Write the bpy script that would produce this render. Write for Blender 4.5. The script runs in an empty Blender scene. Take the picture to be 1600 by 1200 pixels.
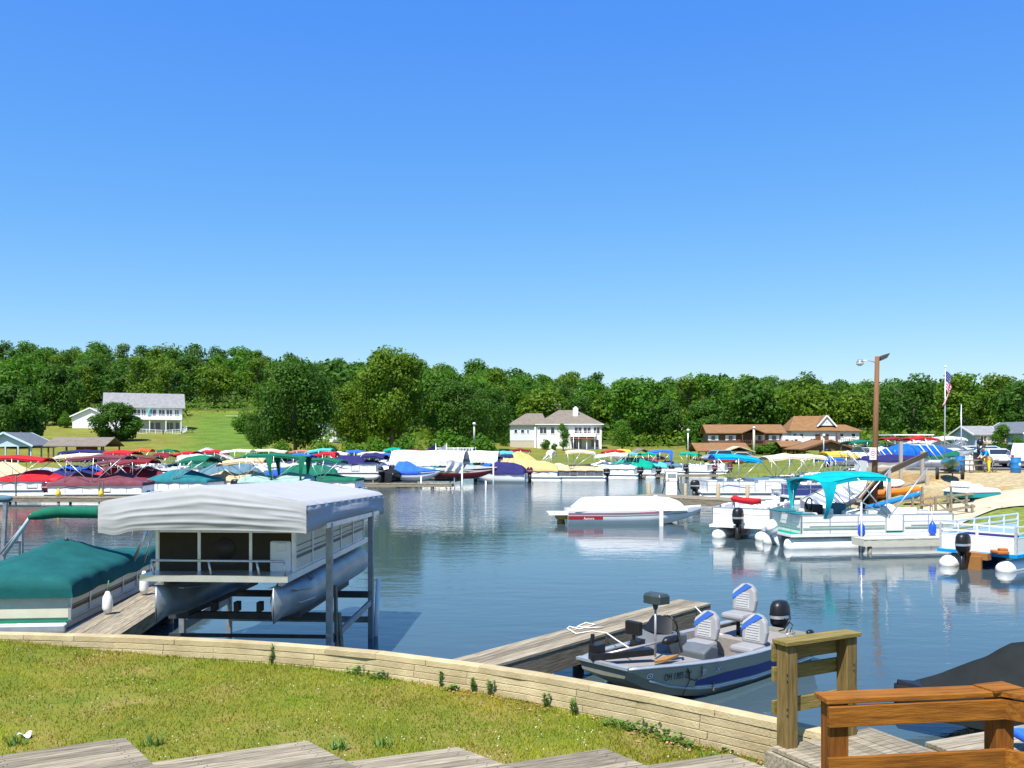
import bpy, math, random
from mathutils import Vector, Matrix, noise
S = bpy.context.scene
COL = S.collection
R = math.radians
rnd = random.Random(11)
# ---------------------------------------------------------------- camera, sky, sun, exposure
F, EYE, HY, CX = 1385.0, 3.9, 690.0, 800.0
cd = bpy.data.cameras.new('camera'); cam = bpy.data.objects.new('camera', cd); COL.objects.link(cam)
cam.location = (0, 0, EYE); cam.rotation_euler = (R(90), 0, 0)
cd.sensor_width = 36; cd.lens = 36 * F / 1600; cd.shift_y = 90 / 1600
cd.clip_start = .05; cd.clip_end = 6000
S.camera = cam
SUN_EL, SUN_AZ = 60.0, 205.0          # azimuth of the sun, clockwise from +Y
w = bpy.data.worlds.new('World'); S.world = w; w.use_nodes = True
nt = w.node_tree; bg = nt.nodes['Background']
sky = nt.nodes.new('ShaderNodeTexSky'); sky.sky_type = 'NISHITA'; sky.sun_disc = False
sky.sun_elevation = R(SUN_EL); sky.sun_rotation = R(SUN_AZ)
sky.air_density = 1.0; sky.dust_density = 0.2; sky.ozone_density = 2.0; sky.altitude = 0
sep = nt.nodes.new('ShaderNodeSeparateColor'); cmb = nt.nodes.new('ShaderNodeCombineColor'); nt.links.new(sky.outputs[0], sep.inputs[0])
for ch, (ex, k) in enumerate(((1.22, .43), (.8, 1.08), (.12, 4.8))):      # grade the clear sky towards the azure of the photograph
    pw = nt.nodes.new('ShaderNodeMath'); pw.operation = 'POWER'; pw.inputs[1].default_value = ex; nt.links.new(sep.outputs[ch], pw.inputs[0])
    ml = nt.nodes.new('ShaderNodeMath'); ml.operation = 'MULTIPLY'; ml.inputs[1].default_value = k; nt.links.new(pw.outputs[0], ml.inputs[0]); nt.links.new(ml.outputs[0], cmb.inputs[ch])
nt.links.new(cmb.outputs[0], bg.inputs[0]); bg.inputs[1].default_value = 0.1
sl = bpy.data.lights.new('sun', 'SUN'); sl.energy = 5.0; sl.angle = R(.5); sl.color = (1, .95, .86)
so = bpy.data.objects.new('sun', sl); COL.objects.link(so); so.location = (0, -20, 40)
d = Vector((math.sin(R(SUN_AZ)) * math.cos(R(SUN_EL)), math.cos(R(SUN_AZ)) * math.cos(R(SUN_EL)), math.sin(R(SUN_EL))))
so.rotation_euler = (-d).to_track_quat('-Z', 'Y').to_euler()
S.view_settings.view_transform = 'Standard'; S.view_settings.look = 'None'
S.view_settings.exposure = 0.75; S.view_settings.gamma = 1
S.cycles.max_bounces = 6; S.cycles.diffuse_bounces = 3; S.cycles.glossy_bounces = 4; S.cycles.transmission_bounces = 4
S.cycles.use_denoising = True

# ---------------------------------------------------------------- helpers
def at(px, py, D): return Vector(((px - CX) / F * D, D, EYE - (py - HY) / F * D))
def dz(py, z): return F * (EYE - z) / (py - HY)
def gz(px, py, z): D = dz(py, z); return Vector(((px - CX) / F * D, D, z))
def V(*a): return Vector(a)
def lerp(a, b, t): return a + (b - a) * t
def interp(x, pts):
    if x <= pts[0][0]: return pts[0][1]
    for (x0, y0), (x1, y1) in zip(pts, pts[1:]):
        if x <= x1: return lerp(y0, y1, (x - x0) / (x1 - x0))
    return pts[-1][1]

class MB:
    """collects faces, builds one mesh object"""
    def __init__(s): s.v = []; s.f = []; s.mi = []; s.sm = []; s.tn = []
    def add(s, vs, fs, smooth=False, mi=0, tone=.5):
        o = len(s.v); s.v += [tuple(p) for p in vs]
        for f in fs:
            s.f.append(tuple(i + o for i in f)); s.mi.append(mi); s.sm.append(smooth); s.tn.append(tone)
        return s
    def box(s, c, d, rz=0, mi=0, tone=.5, taper=1.0):
        x, y, z = d[0] / 2, d[1] / 2, d[2] / 2; m = Matrix.Rotation(rz, 3, 'Z'); c = Vector(c)
        vs = [c + m @ Vector((a * x * (taper if k > 0 else 1), b * y * (taper if k > 0 else 1), k * z)) for k in (-1, 1) for a, b in ((-1, -1), (1, -1), (1, 1), (-1, 1))]
        return s.add(vs, [(3, 2, 1, 0), (4, 5, 6, 7), (0, 1, 5, 4), (1, 2, 6, 5), (2, 3, 7, 6), (3, 0, 4, 7)], False, mi, tone)
    def bar(s, p, q, w, h, mi=0, tone=.5, up=(0, 0, 1)):
        p, q, up = Vector(p), Vector(q), Vector(up); d = (q - p).normalized()
        a = d.cross(up)
        if a.length < 1e-3: a = d.cross(Vector((1, 0, 0)))
        a.normalize(); b = a.cross(d)
        vs = [e + a * i * w / 2 + b * j * h / 2 for e in (p, q) for i, j in ((-1, -1), (1, -1), (1, 1), (-1, 1))]
        return s.add(vs, [(0, 1, 2, 3), (7, 6, 5, 4), (4, 5, 1, 0), (5, 6, 2, 1), (6, 7, 3, 2), (7, 4, 0, 3)], False, mi, tone)
    def tube(s, pts, r, n=6, mi=0, tone=.5, caps=True, smooth=True):
        pts = [Vector(p) for p in pts]; k = len(pts); vs = []
        ref = None
        for i, p in enumerate(pts):
            d = (pts[min(i + 1, k - 1)] - pts[max(i - 1, 0)]).normalized()
            if ref is None: ref = d.cross(Vector((.31, .17, .94)));  ref = ref if ref.length > 1e-3 else d.cross(Vector((1, 0, 0)))
            a = (ref - d * ref.dot(d)).normalized(); ref = a; b = d.cross(a)
            rr = r[i] if isinstance(r, (list, tuple)) else r
            vs += [p + (a * math.cos(t) + b * math.sin(t)) * rr for t in (2 * math.pi * j / n for j in range(n))]
        fs = [(i * n + j, i * n + (j + 1) % n, (i + 1) * n + (j + 1) % n, (i + 1) * n + j) for i in range(k - 1) for j in range(n)]
        if caps: fs += [tuple(reversed(range(n))), tuple(range((k - 1) * n, k * n))]
        return s.add(vs, fs, smooth, mi, tone)
    def lathe(s, prof, c=(0, 0, 0), n=12, mi=0, tone=.5, axis='z', smooth=True):
        c = Vector(c); pts = []
        for (r, h) in prof:
            for j in range(n):
                t = 2 * math.pi * j / n; a, b = r * math.cos(t), r * math.sin(t)
                pts.append(c + (Vector((a, b, h)) if axis == 'z' else Vector((h, a, b)) if axis == 'x' else Vector((b, h, a))))
        k = len(prof)
        fs = [(i * n + j, i * n + (j + 1) % n, (i + 1) * n + (j + 1) % n, (i + 1) * n + j) for i in range(k - 1) for j in range(n)]
        fs += [tuple(reversed(range(n))), tuple(range((k - 1) * n, k * n))]
        return s.add(pts, fs, smooth, mi, tone)
    def loft(s, secs, mi=0, tone=.5, smooth=True, closed=True, caps=True):
        n = len(secs[0]); k = len(secs); vs = [p for q in secs for p in q]; m = n if closed else n - 1
        fs = [(i * n + j, i * n + (j + 1) % n, (i + 1) * n + (j + 1) % n, (i + 1) * n + j) for i in range(k - 1) for j in range(m)]
        if caps and closed: fs += [tuple(reversed(range(n))), tuple(range((k - 1) * n, k * n))]
        return s.add(vs, fs, smooth, mi, tone)
    def grid(s, fn, nu, nv, mi=0, tone=.5, smooth=True, thick=0):
        P = [[Vector(fn(i / nu, j / nv)) for j in range(nv + 1)] for i in range(nu + 1)]
        m = nv + 1; top = [p for r_ in P for p in r_]
        fs = [(i * m + j, (i + 1) * m + j, (i + 1) * m + j + 1, i * m + j + 1) for i in range(nu) for j in range(nv)]
        if not thick: return s.add(top, fs, smooth, mi, tone)
        o = len(top); vs = top + [p - Vector((0, 0, thick)) for p in top]
        fs += [tuple(x + o for x in reversed(f)) for f in list(fs)]
        rim = [i * m for i in range(nu + 1)] + [nu * m + j for j in range(1, m)] + [i * m + nv for i in range(nu - 1, -1, -1)] + [j for j in range(nv - 1, 0, -1)]
        fs += [(rim[i], rim[(i + 1) % len(rim)], rim[(i + 1) % len(rim)] + o, rim[i] + o)[::-1] for i in range(len(rim))]
        return s.add(vs, fs, smooth, mi, tone)
    def ell(s, c, r, nu=10, nv=6, mi=0, tone=.5):
        return s.loft([[Vector(c) + Vector((r[0] * math.sin(a) * math.cos(b), r[1] * math.sin(a) * math.sin(b), r[2] * -math.cos(a))) for b in (2 * math.pi * j / nu for j in range(nu))] for a in (math.pi * max(.02, min(.98, i / nv)) for i in range(nv + 1))], mi, tone)
    def prism(s, poly, fn, t0, t1, mi=0, tone=.5):
        n = len(poly); vs = [fn(a, b, t) for t in (t0, t1) for a, b in poly]
        return s.add(vs, [tuple(reversed(range(n))), tuple(range(n, 2 * n))] + [(j, (j + 1) % n, n + (j + 1) % n, n + j) for j in range(n)], False, mi, tone)
    def build(s, name, mats, parent=None, bevel=0, fix=True):
        me = bpy.data.meshes.new(name); me.from_pydata(s.v, [], s.f)
        mats = mats if isinstance(mats, (list, tuple)) else [mats]
        for m in mats: me.materials.append(m)
        me.polygons.foreach_set('material_index', s.mi); me.polygons.foreach_set('use_smooth', s.sm)
        at_ = me.attributes.new('tone', 'FLOAT', 'FACE'); at_.data.foreach_set('value', s.tn)
        if fix and len(s.f) < 4000:
            import bmesh
            b = bmesh.new(); b.from_mesh(me); bmesh.ops.recalc_face_normals(b, faces=b.faces); b.to_mesh(me); b.free()
        me.update()
        o = bpy.data.objects.new(name, me); COL.objects.link(o); o.parent = parent
        if bevel:
            bv = o.modifiers.new('bevel', 'BEVEL'); bv.width = bevel; bv.segments = 2; bv.limit_method = 'ANGLE'; bv.angle_limit = R(35)
        return o

def thing(name, label, cat, loc=(0, 0, 0), rz=0, group=None):
    o = bpy.data.objects.new(name, None); COL.objects.link(o); o.empty_display_size = .2
    o.location = loc; o.rotation_euler = (0, 0, rz)
    return tag(o, label, cat, group)
def tag(o, label=None, cat=None, group=None, kind=None):
    if label: o['label'] = label
    if cat: o['category'] = cat
    if group: o['group'] = group
    if kind: o['kind'] = kind
    return o
def clone(root, loc, rz=0, label=None, scale=1):
    r = root.copy(); COL.objects.link(r); r.location = loc; r.rotation_euler = (0, 0, rz); r.scale = (scale,) * 3 if not isinstance(scale, tuple) else scale
    if label: r['label'] = label
    def kids(o, p):
        for ch in list(o.children):
            c = ch.copy(); COL.objects.link(c); c.parent = p; kids(ch, c)
    kids(root, r)
    return r
def text(body, size, parent, loc, rot, mat, name='lettering', extrude=.002):
    c = bpy.data.curves.new(name, 'FONT'); c.body = body; c.size = size; c.extrude = extrude; c.align_x = 'CENTER'; c.align_y = 'CENTER'
    f = bpy.data.objects.new('font', c); COL.objects.link(f); dg = bpy.context.evaluated_depsgraph_get()
    me = bpy.data.meshes.new_from_object(f.evaluated_get(dg)); me.name = name; bpy.data.objects.remove(f); bpy.data.curves.remove(c)
    o = bpy.data.objects.new(name, me); COL.objects.link(o); o.parent = parent; o.location = loc; o.rotation_euler = rot
    me.materials.clear(); me.materials.append(mat); return o

# ---------------------------------------------------------------- materials
_M = {}
def mat(name, col, rough=.55, metal=0, var=.1, sc=6, bump=0, bsc=None, tv=.0, stretch=(1, 1, 1), col2=None, spec=.5, transl=0, clear=0, con=.2):
    if name in _M: return _M[name]
    m = bpy.data.materials.new(name); m.use_nodes = True; n = m.node_tree.nodes; L = m.node_tree.links; b = n['Principled BSDF']
    b.inputs['Roughness'].default_value = rough; b.inputs['Metallic'].default_value = metal
    b.inputs['Specular IOR Level'].default_value = spec
    if clear: b.inputs['Coat Weight'].default_value = clear; b.inputs['Coat Roughness'].default_value = .08
    tc = n.new('ShaderNodeTexCoord'); mp = n.new('ShaderNodeMapping'); mp.inputs['Scale'].default_value = stretch
    L.new(tc.outputs['Object'], mp.inputs[0])
    nz = n.new('ShaderNodeTexNoise'); nz.inputs['Scale'].default_value = sc; nz.inputs['Detail'].default_value = 5; nz.inputs['Roughness'].default_value = .62
    L.new(mp.outputs[0], nz.inputs['Vector'])
    mx = n.new('ShaderNodeMix'); mx.data_type = 'RGBA'
    c2 = col2 or tuple(c * (1 - var) for c in col); c1 = col if col2 else tuple(min(c * (1 + var), 1) for c in col)
    mx.inputs[6].default_value = (*c1, 1); mx.inputs[7].default_value = (*c2, 1)
    rp = n.new('ShaderNodeMapRange'); rp.inputs[1].default_value = .5 - con; rp.inputs[2].default_value = .5 + con
    L.new(nz.outputs[0], rp.inputs[0]); L.new(rp.outputs[0], mx.inputs[0])
    out = mx.outputs[2]
    if tv:
        a = n.new('ShaderNodeAttribute'); a.attribute_name = 'tone'
        r2 = n.new('ShaderNodeMapRange'); r2.inputs[3].default_value = 1 - tv; r2.inputs[4].default_value = 1 + tv
        L.new(a.outputs['Fac'], r2.inputs[0])
        vm = n.new('ShaderNodeVectorMath'); vm.operation = 'SCALE'; L.new(out, vm.inputs[0]); L.new(r2.outputs[0], vm.inputs['Scale']); out = vm.outputs[0]
    L.new(out, b.inputs['Base Color'])
    if bump:
        bp = n.new('ShaderNodeBump'); bp.inputs['Strength'].default_value = bump; bp.inputs['Distance'].default_value = .02
        if bsc:
            n2 = n.new('ShaderNodeTexNoise'); n2.inputs['Scale'].default_value = bsc; n2.inputs['Detail'].default_value = 4; L.new(mp.outputs[0], n2.inputs['Vector'])
            L.new(n2.outputs[0], bp.inputs['Height'])
        else: L.new(nz.outputs[0], bp.inputs['Height'])
        L.new(bp.outputs[0], b.inputs['Normal'])
    if transl:
        t = n.new('ShaderNodeBsdfTranslucent'); L.new(out, t.inputs[0]); ms = n.new('ShaderNodeMixShader'); ms.inputs[0].default_value = transl
        o = n['Material Output']; L.new(b.outputs[0], ms.inputs[1]); L.new(t.outputs[0], ms.inputs[2]); L.new(ms.outputs[0], o.inputs[0])
    _M[name] = m; return m

CLR = dict(red=(.5, .02, .03), maroon=(.17, .055, .075), darkred=(.22, .02, .03), navy=(.025, .025, .12), blue=(.02, .1, .48), bright=(.0, .3, .72), teal=(.0, .36, .42),
           dkteal=(.02, .17, .2), green=(.01, .14, .08), tan=(.58, .46, .27), ytan=(.66, .44, .17), cream=(.74, .66, .48), white=(.78, .78, .77), yellow=(.8, .58, .06), slate=(.1, .19, .24),
           salmon=(.45, .18, .13), turq=(.08, .5, .47), ltgreen=(.3, .45, .4), orange=(.62, .1, .03), black=(.015, .015, .017), grey=(.35, .37, .4), ltgrey=(.55, .57, .6), brown=(.12, .06, .04), emerald=(.0, .3, .2), royal=(.03, .14, .6), dkgreen=(.012, .06, .05))
def cloth(c): return mat('canvas_' + c, CLR[c], .85, var=.2, sc=2.2, bump=.6, bsc=6, transl=.12, spec=.2)
def paint(c): return mat('gelcoat_' + c, CLR[c], .25, var=.04, sc=1.5, clear=.3)
ALU = mat('aluminium', (.62, .64, .66), .38, .7, .12, 5)
TUBE = mat('pontoon_aluminium', (.55, .57, .58), .38, .75, .18, 2.5, bump=.08)
WTUBE = mat('painted_pontoon', (.78, .78, .75), .4, 0, .12, 3)
FENCE = mat('white_panel', (.76, .76, .74), .35, 0, .06, 2)
CREAM = mat('cream_panel', (.62, .58, .46), .4, 0, .08, 2)
VINYL = mat('white_vinyl', (.72, .71, .68), .45, 0, .06, 4)
BLK = mat('black_plastic', (.012, .012, .013), .38, 0, .2, 8, spec=.35)
RUB = mat('black_rubber', (.02, .02, .02), .8, 0, .2, 8)
GLASS = mat('window_glass', (.02, .03, .035), .06, 0, .2, 3, spec=.8)
WOODG = mat('weathered_wood', (.33, .285, .2), .85, 0, sc=4, bump=.45, bsc=14, tv=.28, stretch=(.6, 9, 9), col2=(.16, .135, .095), spec=.2, con=.13)
WOODP = mat('pile_wood', (.3, .26, .2), .85, 0, sc=5, bump=.4, tv=.2, stretch=(8, 8, .7), col2=(.15, .125, .09))
STEEL = mat('galvanised_steel', (.3, .32, .33), .5, .6, .25, 7, bump=.1)
DARKM = mat('dark_steel', (.05, .05, .05), .6, .3, .3, 8)
# ---------------------------------------------------------------- terrain and water
PROF = [
 (-600, [(14, -2), (95, -1), (106, .1), (120, 1.2), (150, 3), (200, 7), (250, 12), (300, 19), (430, 35), (560, 38), (900, 30)]),
 (0,    [(14, -2), (95, -1), (106, .1), (120, 1.2), (150, 3), (200, 6.6), (250, 11.5), (300, 18.5), (430, 35), (560, 38), (900, 30)]),
 (400,  [(14, -2), (98, -1), (108, .1), (120, 1), (150, 2.4), (200, 6), (250, 11), (300, 17.5), (430, 34), (560, 36), (900, 30)]),
 (650,  [(14, -2), (100, -1), (112, .1), (130, 1), (180, 3.2), (250, 8.5), (300, 14), (430, 33), (560, 34), (900, 28)]),
 (850,  [(14, -2), (105, -1), (115, .1), (140, 1.2), (180, 2.6), (250, 6), (300, 10), (430, 26), (560, 28), (900, 25)]),
 (1000, [(14, -2), (105, -1), (113, .1), (150, 1.6), (200, 3), (250, 5), (300, 8), (430, 22), (560, 24), (900, 22)]),
 (1180, [(14, -2), (90, -1), (97, .1), (104, .6), (150, 2.2), (200, 3.5), (300, 10), (430, 25), (560, 26), (900, 22)]),
 (1270, [(14, -2), (82, -1), (88, .1), (98, .8), (150, 2.4), (200, 4), (300, 9), (430, 22), (560, 23), (900, 20)]),
 (1325, [(14, -2), (46, -.8), (51, .1), (54, .7), (60, 1.4), (75, 1.7), (150, 2.4), (200, 4), (300, 8), (430, 20), (560, 21), (900, 20)]),
 (1420, [(14, -2), (37, -.7), (40, .12), (44, .75), (52, 1.75), (58, 2), (75, 2), (150, 2.5), (200, 4), (300, 8), (430, 19), (560, 20), (900, 20)]),
 (1600, [(14, -2), (27, -.7), (31, .15), (37, .75), (46, 1.55), (56, 2.0), (75, 2.05), (150, 2.8), (200, 4), (300, 8), (430, 19), (560, 20), (900, 20)]),
 (2000, [(10, -2), (18, -.7), (24, .3), (34, .9), (46, 1.6), (56, 2.05), (75, 2.1), (150, 2.8), (200, 4), (300, 9), (430, 20), (560, 22), (900, 20)])]
def ground(X, Y):
    px = CX + F * X / max(Y, 1)
    if px <= PROF[0][0]: return interp(Y, PROF[0][1])
    for (p0, a), (p1, b) in zip(PROF, PROF[1:]):
        if px <= p1:
            t = (px - p0) / (p1 - p0); return lerp(interp(Y, a), interp(Y, b), t * t * (3 - 2 * t))
    return interp(Y, PROF[-1][1])
def onland(px, D, dz_=0): X = (px - CX) / F * D; return V(X, D, ground(X, D) + dz_)

def terrain():
    pxs = [-2600, -1600, -1000, -600] + list(range(-400, 2001, 16)) + [2300, 3000, 4000]
    Ds = []; D = 12
    while D < 100: Ds.append(D); D += 1.3 if D < 62 else 2.2
    while D < 460: Ds.append(D); D *= 1.028
    Ds += [520, 600, 750, 900, 1300, 2000, 3500]
    vs, cols = [], []
    for px in pxs:
        for D in Ds:
            X = (px - CX) / F * D; z = ground(X, D)
            n = noise.noise(V(X * .15, D * .15, 0)); z += n * .06 * min(1, D / 60) * (1 if z > .3 else 0); vs.append((X, D, z))
            g1, g2 = (.17, .175, .03), (.1, .17, .022)                 # mown, lush
            c = g1
            tl = max(0, min(1, (px + 30 * n - 255) / 70)) if px < 420 and 118 < D < 260 else 0; c = tuple(lerp(a_, b_, tl) for a_, b_ in zip(g1, g2))
            if px > 600 and D < 150: c = (.14, .165, .03)
            if D > 205 and not (px < 420 and D < 265): c = (.05, .085, .018)
            if px > 1318:
                e = noise.noise(V(X * .3, D * .3, 3)) * 1.6
                if 44.5 + e < D < 64: c = (.36, .29, .16) if n > -.15 else (.33, .22, .09)
                elif D <= 44.5 + e: c = (.16, .2, .04) if px > 1395 else (.3, .24, .13)
                elif D < 82: c = (.2, .19, .17)
            cols.append((*c, 1))
    m = len(Ds); fs = [(i * m + j, (i + 1) * m + j, (i + 1) * m + j + 1, i * m + j + 1) for i in range(len(pxs) - 1) for j in range(m - 1)]
    me = bpy.data.meshes.new('ground'); me.from_pydata(vs, [], fs)
    a = me.attributes.new('Col', 'FLOAT_COLOR', 'POINT'); a.data.foreach_set('color', [x for c in cols for x in c])
    me.polygons.foreach_set('use_smooth', [True] * len(fs))
    mm = bpy.data.materials.new('ground_cover'); mm.use_nodes = True; n = mm.node_tree.nodes; L = mm.node_tree.links; b = n['Principled BSDF']; b.inputs['Roughness'].default_value = .95; b.inputs['Specular IOR Level'].default_value = .1
    at_ = n.new('ShaderNodeAttribute'); at_.attribute_name = 'Col'; tc = n.new('ShaderNodeTexCoord')
    n1 = n.new('ShaderNodeTexNoise'); n1.inputs['Scale'].default_value = .22; n1.inputs['Detail'].default_value = 8; n1.inputs['Roughness'].default_value = .7
    n2 = n.new('ShaderNodeTexNoise'); n2.inputs['Scale'].default_value = 3.5; n2.inputs['Detail'].default_value = 6
    for q in (n1, n2): L.new(tc.outputs['Object'], q.inputs['Vector'])
    r1 = n.new('ShaderNodeMapRange'); r1.inputs[1].default_value = .25; r1.inputs[2].default_value = .75; r1.inputs[3].default_value = .6; r1.inputs[4].default_value = 1.35
    L.new(n1.outputs[0], r1.inputs[0])
    r2 = n.new('ShaderNodeMapRange'); r2.inputs[1].default_value = .3; r2.inputs[2].default_value = .7; r2.inputs[3].default_value = .7; r2.inputs[4].default_value = 1.3
    L.new(n2.outputs[0], r2.inputs[0])
    mu = n.new('ShaderNodeMath'); mu.operation = 'MULTIPLY'; L.new(r1.outputs[0], mu.inputs[0]); L.new(r2.outputs[0], mu.inputs[1])
    vm = n.new('ShaderNodeVectorMath'); vm.operation = 'SCALE'; L.new(at_.outputs['Color'], vm.inputs[0]); L.new(mu.outputs[0], vm.inputs['Scale']); L.new(vm.outputs[0], b.inputs['Base Color'])
    bp = n.new('ShaderNodeBump'); bp.inputs['Strength'].default_value = .6; bp.inputs['Distance'].default_value = .15; L.new(n2.outputs[0], bp.inputs['Height']); L.new(bp.outputs[0], b.inputs['Normal'])
    me.materials.append(mm); o = bpy.data.objects.new('ground', me); COL.objects.link(o); tag(o, kind='structure')
terrain()

def water():
    m = bpy.data.materials.new('lake_water'); m.use_nodes = True; n = m.node_tree.nodes; L = m.node_tree.links; b = n['Principled BSDF']
    b.inputs['Base Color'].default_value = (.045, .075, .088, 1); b.inputs['Roughness'].default_value = .03; b.inputs['IOR'].default_value = 1.33
    tc = n.new('ShaderNodeTexCoord'); acc = None
    for sc, st, rot, dist in ((.5, (1, 2.4, 1), .25, .03), (1.7, (1, 2.2, 1), -.2, .011), (5, (1, 2.2, 1), .5, .0048)):
        mp = n.new('ShaderNodeMapping'); mp.inputs['Scale'].default_value = st; mp.inputs['Rotation'].default_value = (0, 0, rot); L.new(tc.outputs['Object'], mp.inputs[0])
        z = n.new('ShaderNodeTexNoise'); z.inputs['Scale'].default_value = sc; z.inputs['Detail'].default_value = 3; L.new(mp.outputs[0], z.inputs['Vector'])
        mu = n.new('ShaderNodeMath'); mu.operation = 'MULTIPLY'; mu.inputs[1].default_value = dist; L.new(z.outputs[0], mu.inputs[0])
        if acc is None: acc = mu
        else: a = n.new('ShaderNodeMath'); a.operation = 'ADD'; L.new(acc.outputs[0], a.inputs[0]); L.new(mu.outputs[0], a.inputs[1]); acc = a
    # breezy patches ruffle the surface, lee patches stay smooth
    pn = n.new('ShaderNodeTexNoise'); pn.inputs['Scale'].default_value = .06; pn.inputs['Detail'].default_value = 2
    mp = n.new('ShaderNodeMapping'); mp.inputs['Scale'].default_value = (.6, 1.3, 1); L.new(tc.outputs['Object'], mp.inputs[0]); L.new(mp.outputs[0], pn.inputs['Vector'])
    pr = n.new('ShaderNodeMapRange'); pr.inputs[1].default_value = .35; pr.inputs[2].default_value = .65; pr.inputs[3].default_value = .22; pr.inputs[4].default_value = .5; L.new(pn.outputs[0], pr.inputs[0])
    sx = n.new('ShaderNodeSeparateXYZ'); L.new(tc.outputs['Object'], sx.inputs[0])
    def rng(src, a, b_): q = n.new('ShaderNodeMapRange'); q.interpolation_type = 'SMOOTHSTEP'; q.inputs[1].default_value = a; q.inputs[2].default_value = b_; L.new(src, q.inputs[0]); return q.outputs[0]
    def mul(a, b_, op='MULTIPLY'): q = n.new('ShaderNodeMath'); q.operation = op; L.new(a, q.inputs[0]); (L.new(b_, q.inputs[1]) if not isinstance(b_, float) else setattr(q.inputs[1], 'default_value', b_)); return q.outputs[0]
    gust = mul(mul(rng(sx.outputs['Y'], 36, 54), rng(sx.outputs['X'], -24, -10)), rng(sx.outputs['X'], 26, 12)); prs = mul(pr.outputs[0], mul(gust, 1.5), 'ADD')
    bp = n.new('ShaderNodeBump'); bp.inputs['Distance'].default_value = 1.0; L.new(prs, bp.inputs['Strength']); L.new(acc.outputs[0], bp.inputs['Height']); L.new(bp.outputs[0], b.inputs['Normal'])
    o = MB().grid(lambda u, v: (lerp(-260, 200, u), lerp(-30, 135, v), 0), 8, 8, smooth=False).build('lake_water', m); tag(o, kind='structure')
water()

def strip(name, pts, wd, m, up=.03):
    """a sheet laid along pts (plan) draped on the ground"""
    vs = []
    for i, (x, y) in enumerate(pts):
        a = V(*pts[max(i - 1, 0)]); b = V(*pts[min(i + 1, len(pts) - 1)]); n = V(-(b - a).y, (b - a).x).normalized()
        w_ = wd[i] if isinstance(wd, (list, tuple)) else wd
        for k in range(7):
            q = V(x, y) + n * (k / 6 - .5) * w_; vs.append((q.x, q.y, max(ground(q.x, q.y), -.3) + up))
    fs = [(i * 7 + j, i * 7 + j + 1, (i + 1) * 7 + j + 1, (i + 1) * 7 + j) for i in range(len(pts) - 1) for j in range(6)]
    o = MB().add(vs, fs, True).build(name, m); tag(o, kind='structure'); return o
SAND = mat('pale_sand', (.44, .38, .265), .95, var=.15, sc=1.2, bump=.3, bsc=20)
def subdiv(a, b, n): return [(lerp(a[0], b[0], i / n), lerp(a[1], b[1], i / n)) for i in range(n + 1)]
strip('boat_ramp', subdiv((18.3, 39.2), (21, 41.4), 12) + subdiv((21.2, 41.5), (34, 44.5), 24), [2 + 1.6 * min(i / 10, 1.6) for i in range(38)], SAND, .06)
strip('parking_lot', subdiv((26, 66), (70, 68), 30), 15, mat('worn_asphalt', (.12, .12, .12), .9, var=.2, sc=.8, bump=.2, bsc=20), .05)
strip('farm_track', subdiv((-80, 247), (-60, 249), 20), 1.3, SAND, .35)

# ---------------------------------------------------------------- lawn, grass, retaining wall
WALLP = [gz(px, py, 1.0) for px, py in ((-420, 983), (-150, 985), (0, 987), (200, 992), (400, 1001), (580, 1015), (800, 1043), (1000, 1078), (1215, 1122), (1300, 1141))]
LZ = [(-14, .95), (-8, .91), (-6.5, .8), (-5, .745), (-1.7, .68), (.8, .62), (2.8, .54), (6, .5)]
def wall_y(x): return interp(x, [(p.x, p.y) for p in WALLP])
def lawn_z(x, y):
    t = max(0, min(1, (wall_y(x) - y) / 4))
    return interp(x, LZ) + .05 * t + .025 * noise.noise(V(x * .5, y * .5, 0)) + .012 * noise.noise(V(x * 2.2, y * 2.2, 5))
def lawn():
    m = bpy.data.materials.new('lawn_soil'); m.use_nodes = True; n = m.node_tree.nodes; L = m.node_tree.links; b = n['Principled BSDF']; b.inputs['Roughness'].default_value = 1; b.inputs['Specular IOR Level'].default_value = 0
    tc = n.new('ShaderNodeTexCoord'); n1 = n.new('ShaderNodeTexNoise'); n1.inputs['Scale'].default_value = 1.1; n1.inputs['Detail'].default_value = 9; n1.inputs['Roughness'].default_value = .72; L.new(tc.outputs['Object'], n1.inputs['Vector'])
    cr = n.new('ShaderNodeValToRGB'); e = cr.color_ramp.elements; e[0].position = .33; e[0].color = (.09, .13, .02, 1); e[1].position = .7; e[1].color = (.26, .19, .07, 1); x = e.new(.5); x.color = (.16, .17, .03, 1)
    L.new(n1.outputs[0], cr.inputs[0]); L.new(cr.outputs[0], b.inputs['Base Color'])
    o = MB().grid(lambda u, v: ((lambda x: (lambda y: (x, y, lawn_z(x, y)))(lerp(4.5, wall_y(x) - .03, v)))(lerp(-13, 3.6, u))), 90, 40).build('lawn', m); tag(o, kind='structure')
lawn()
GRASSM = mat('grass_blade', (.15, .235, .012), .7, tv=.6, var=.3, sc=.9, col2=(.3, .25, .028), transl=.3, spec=.15)
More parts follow.
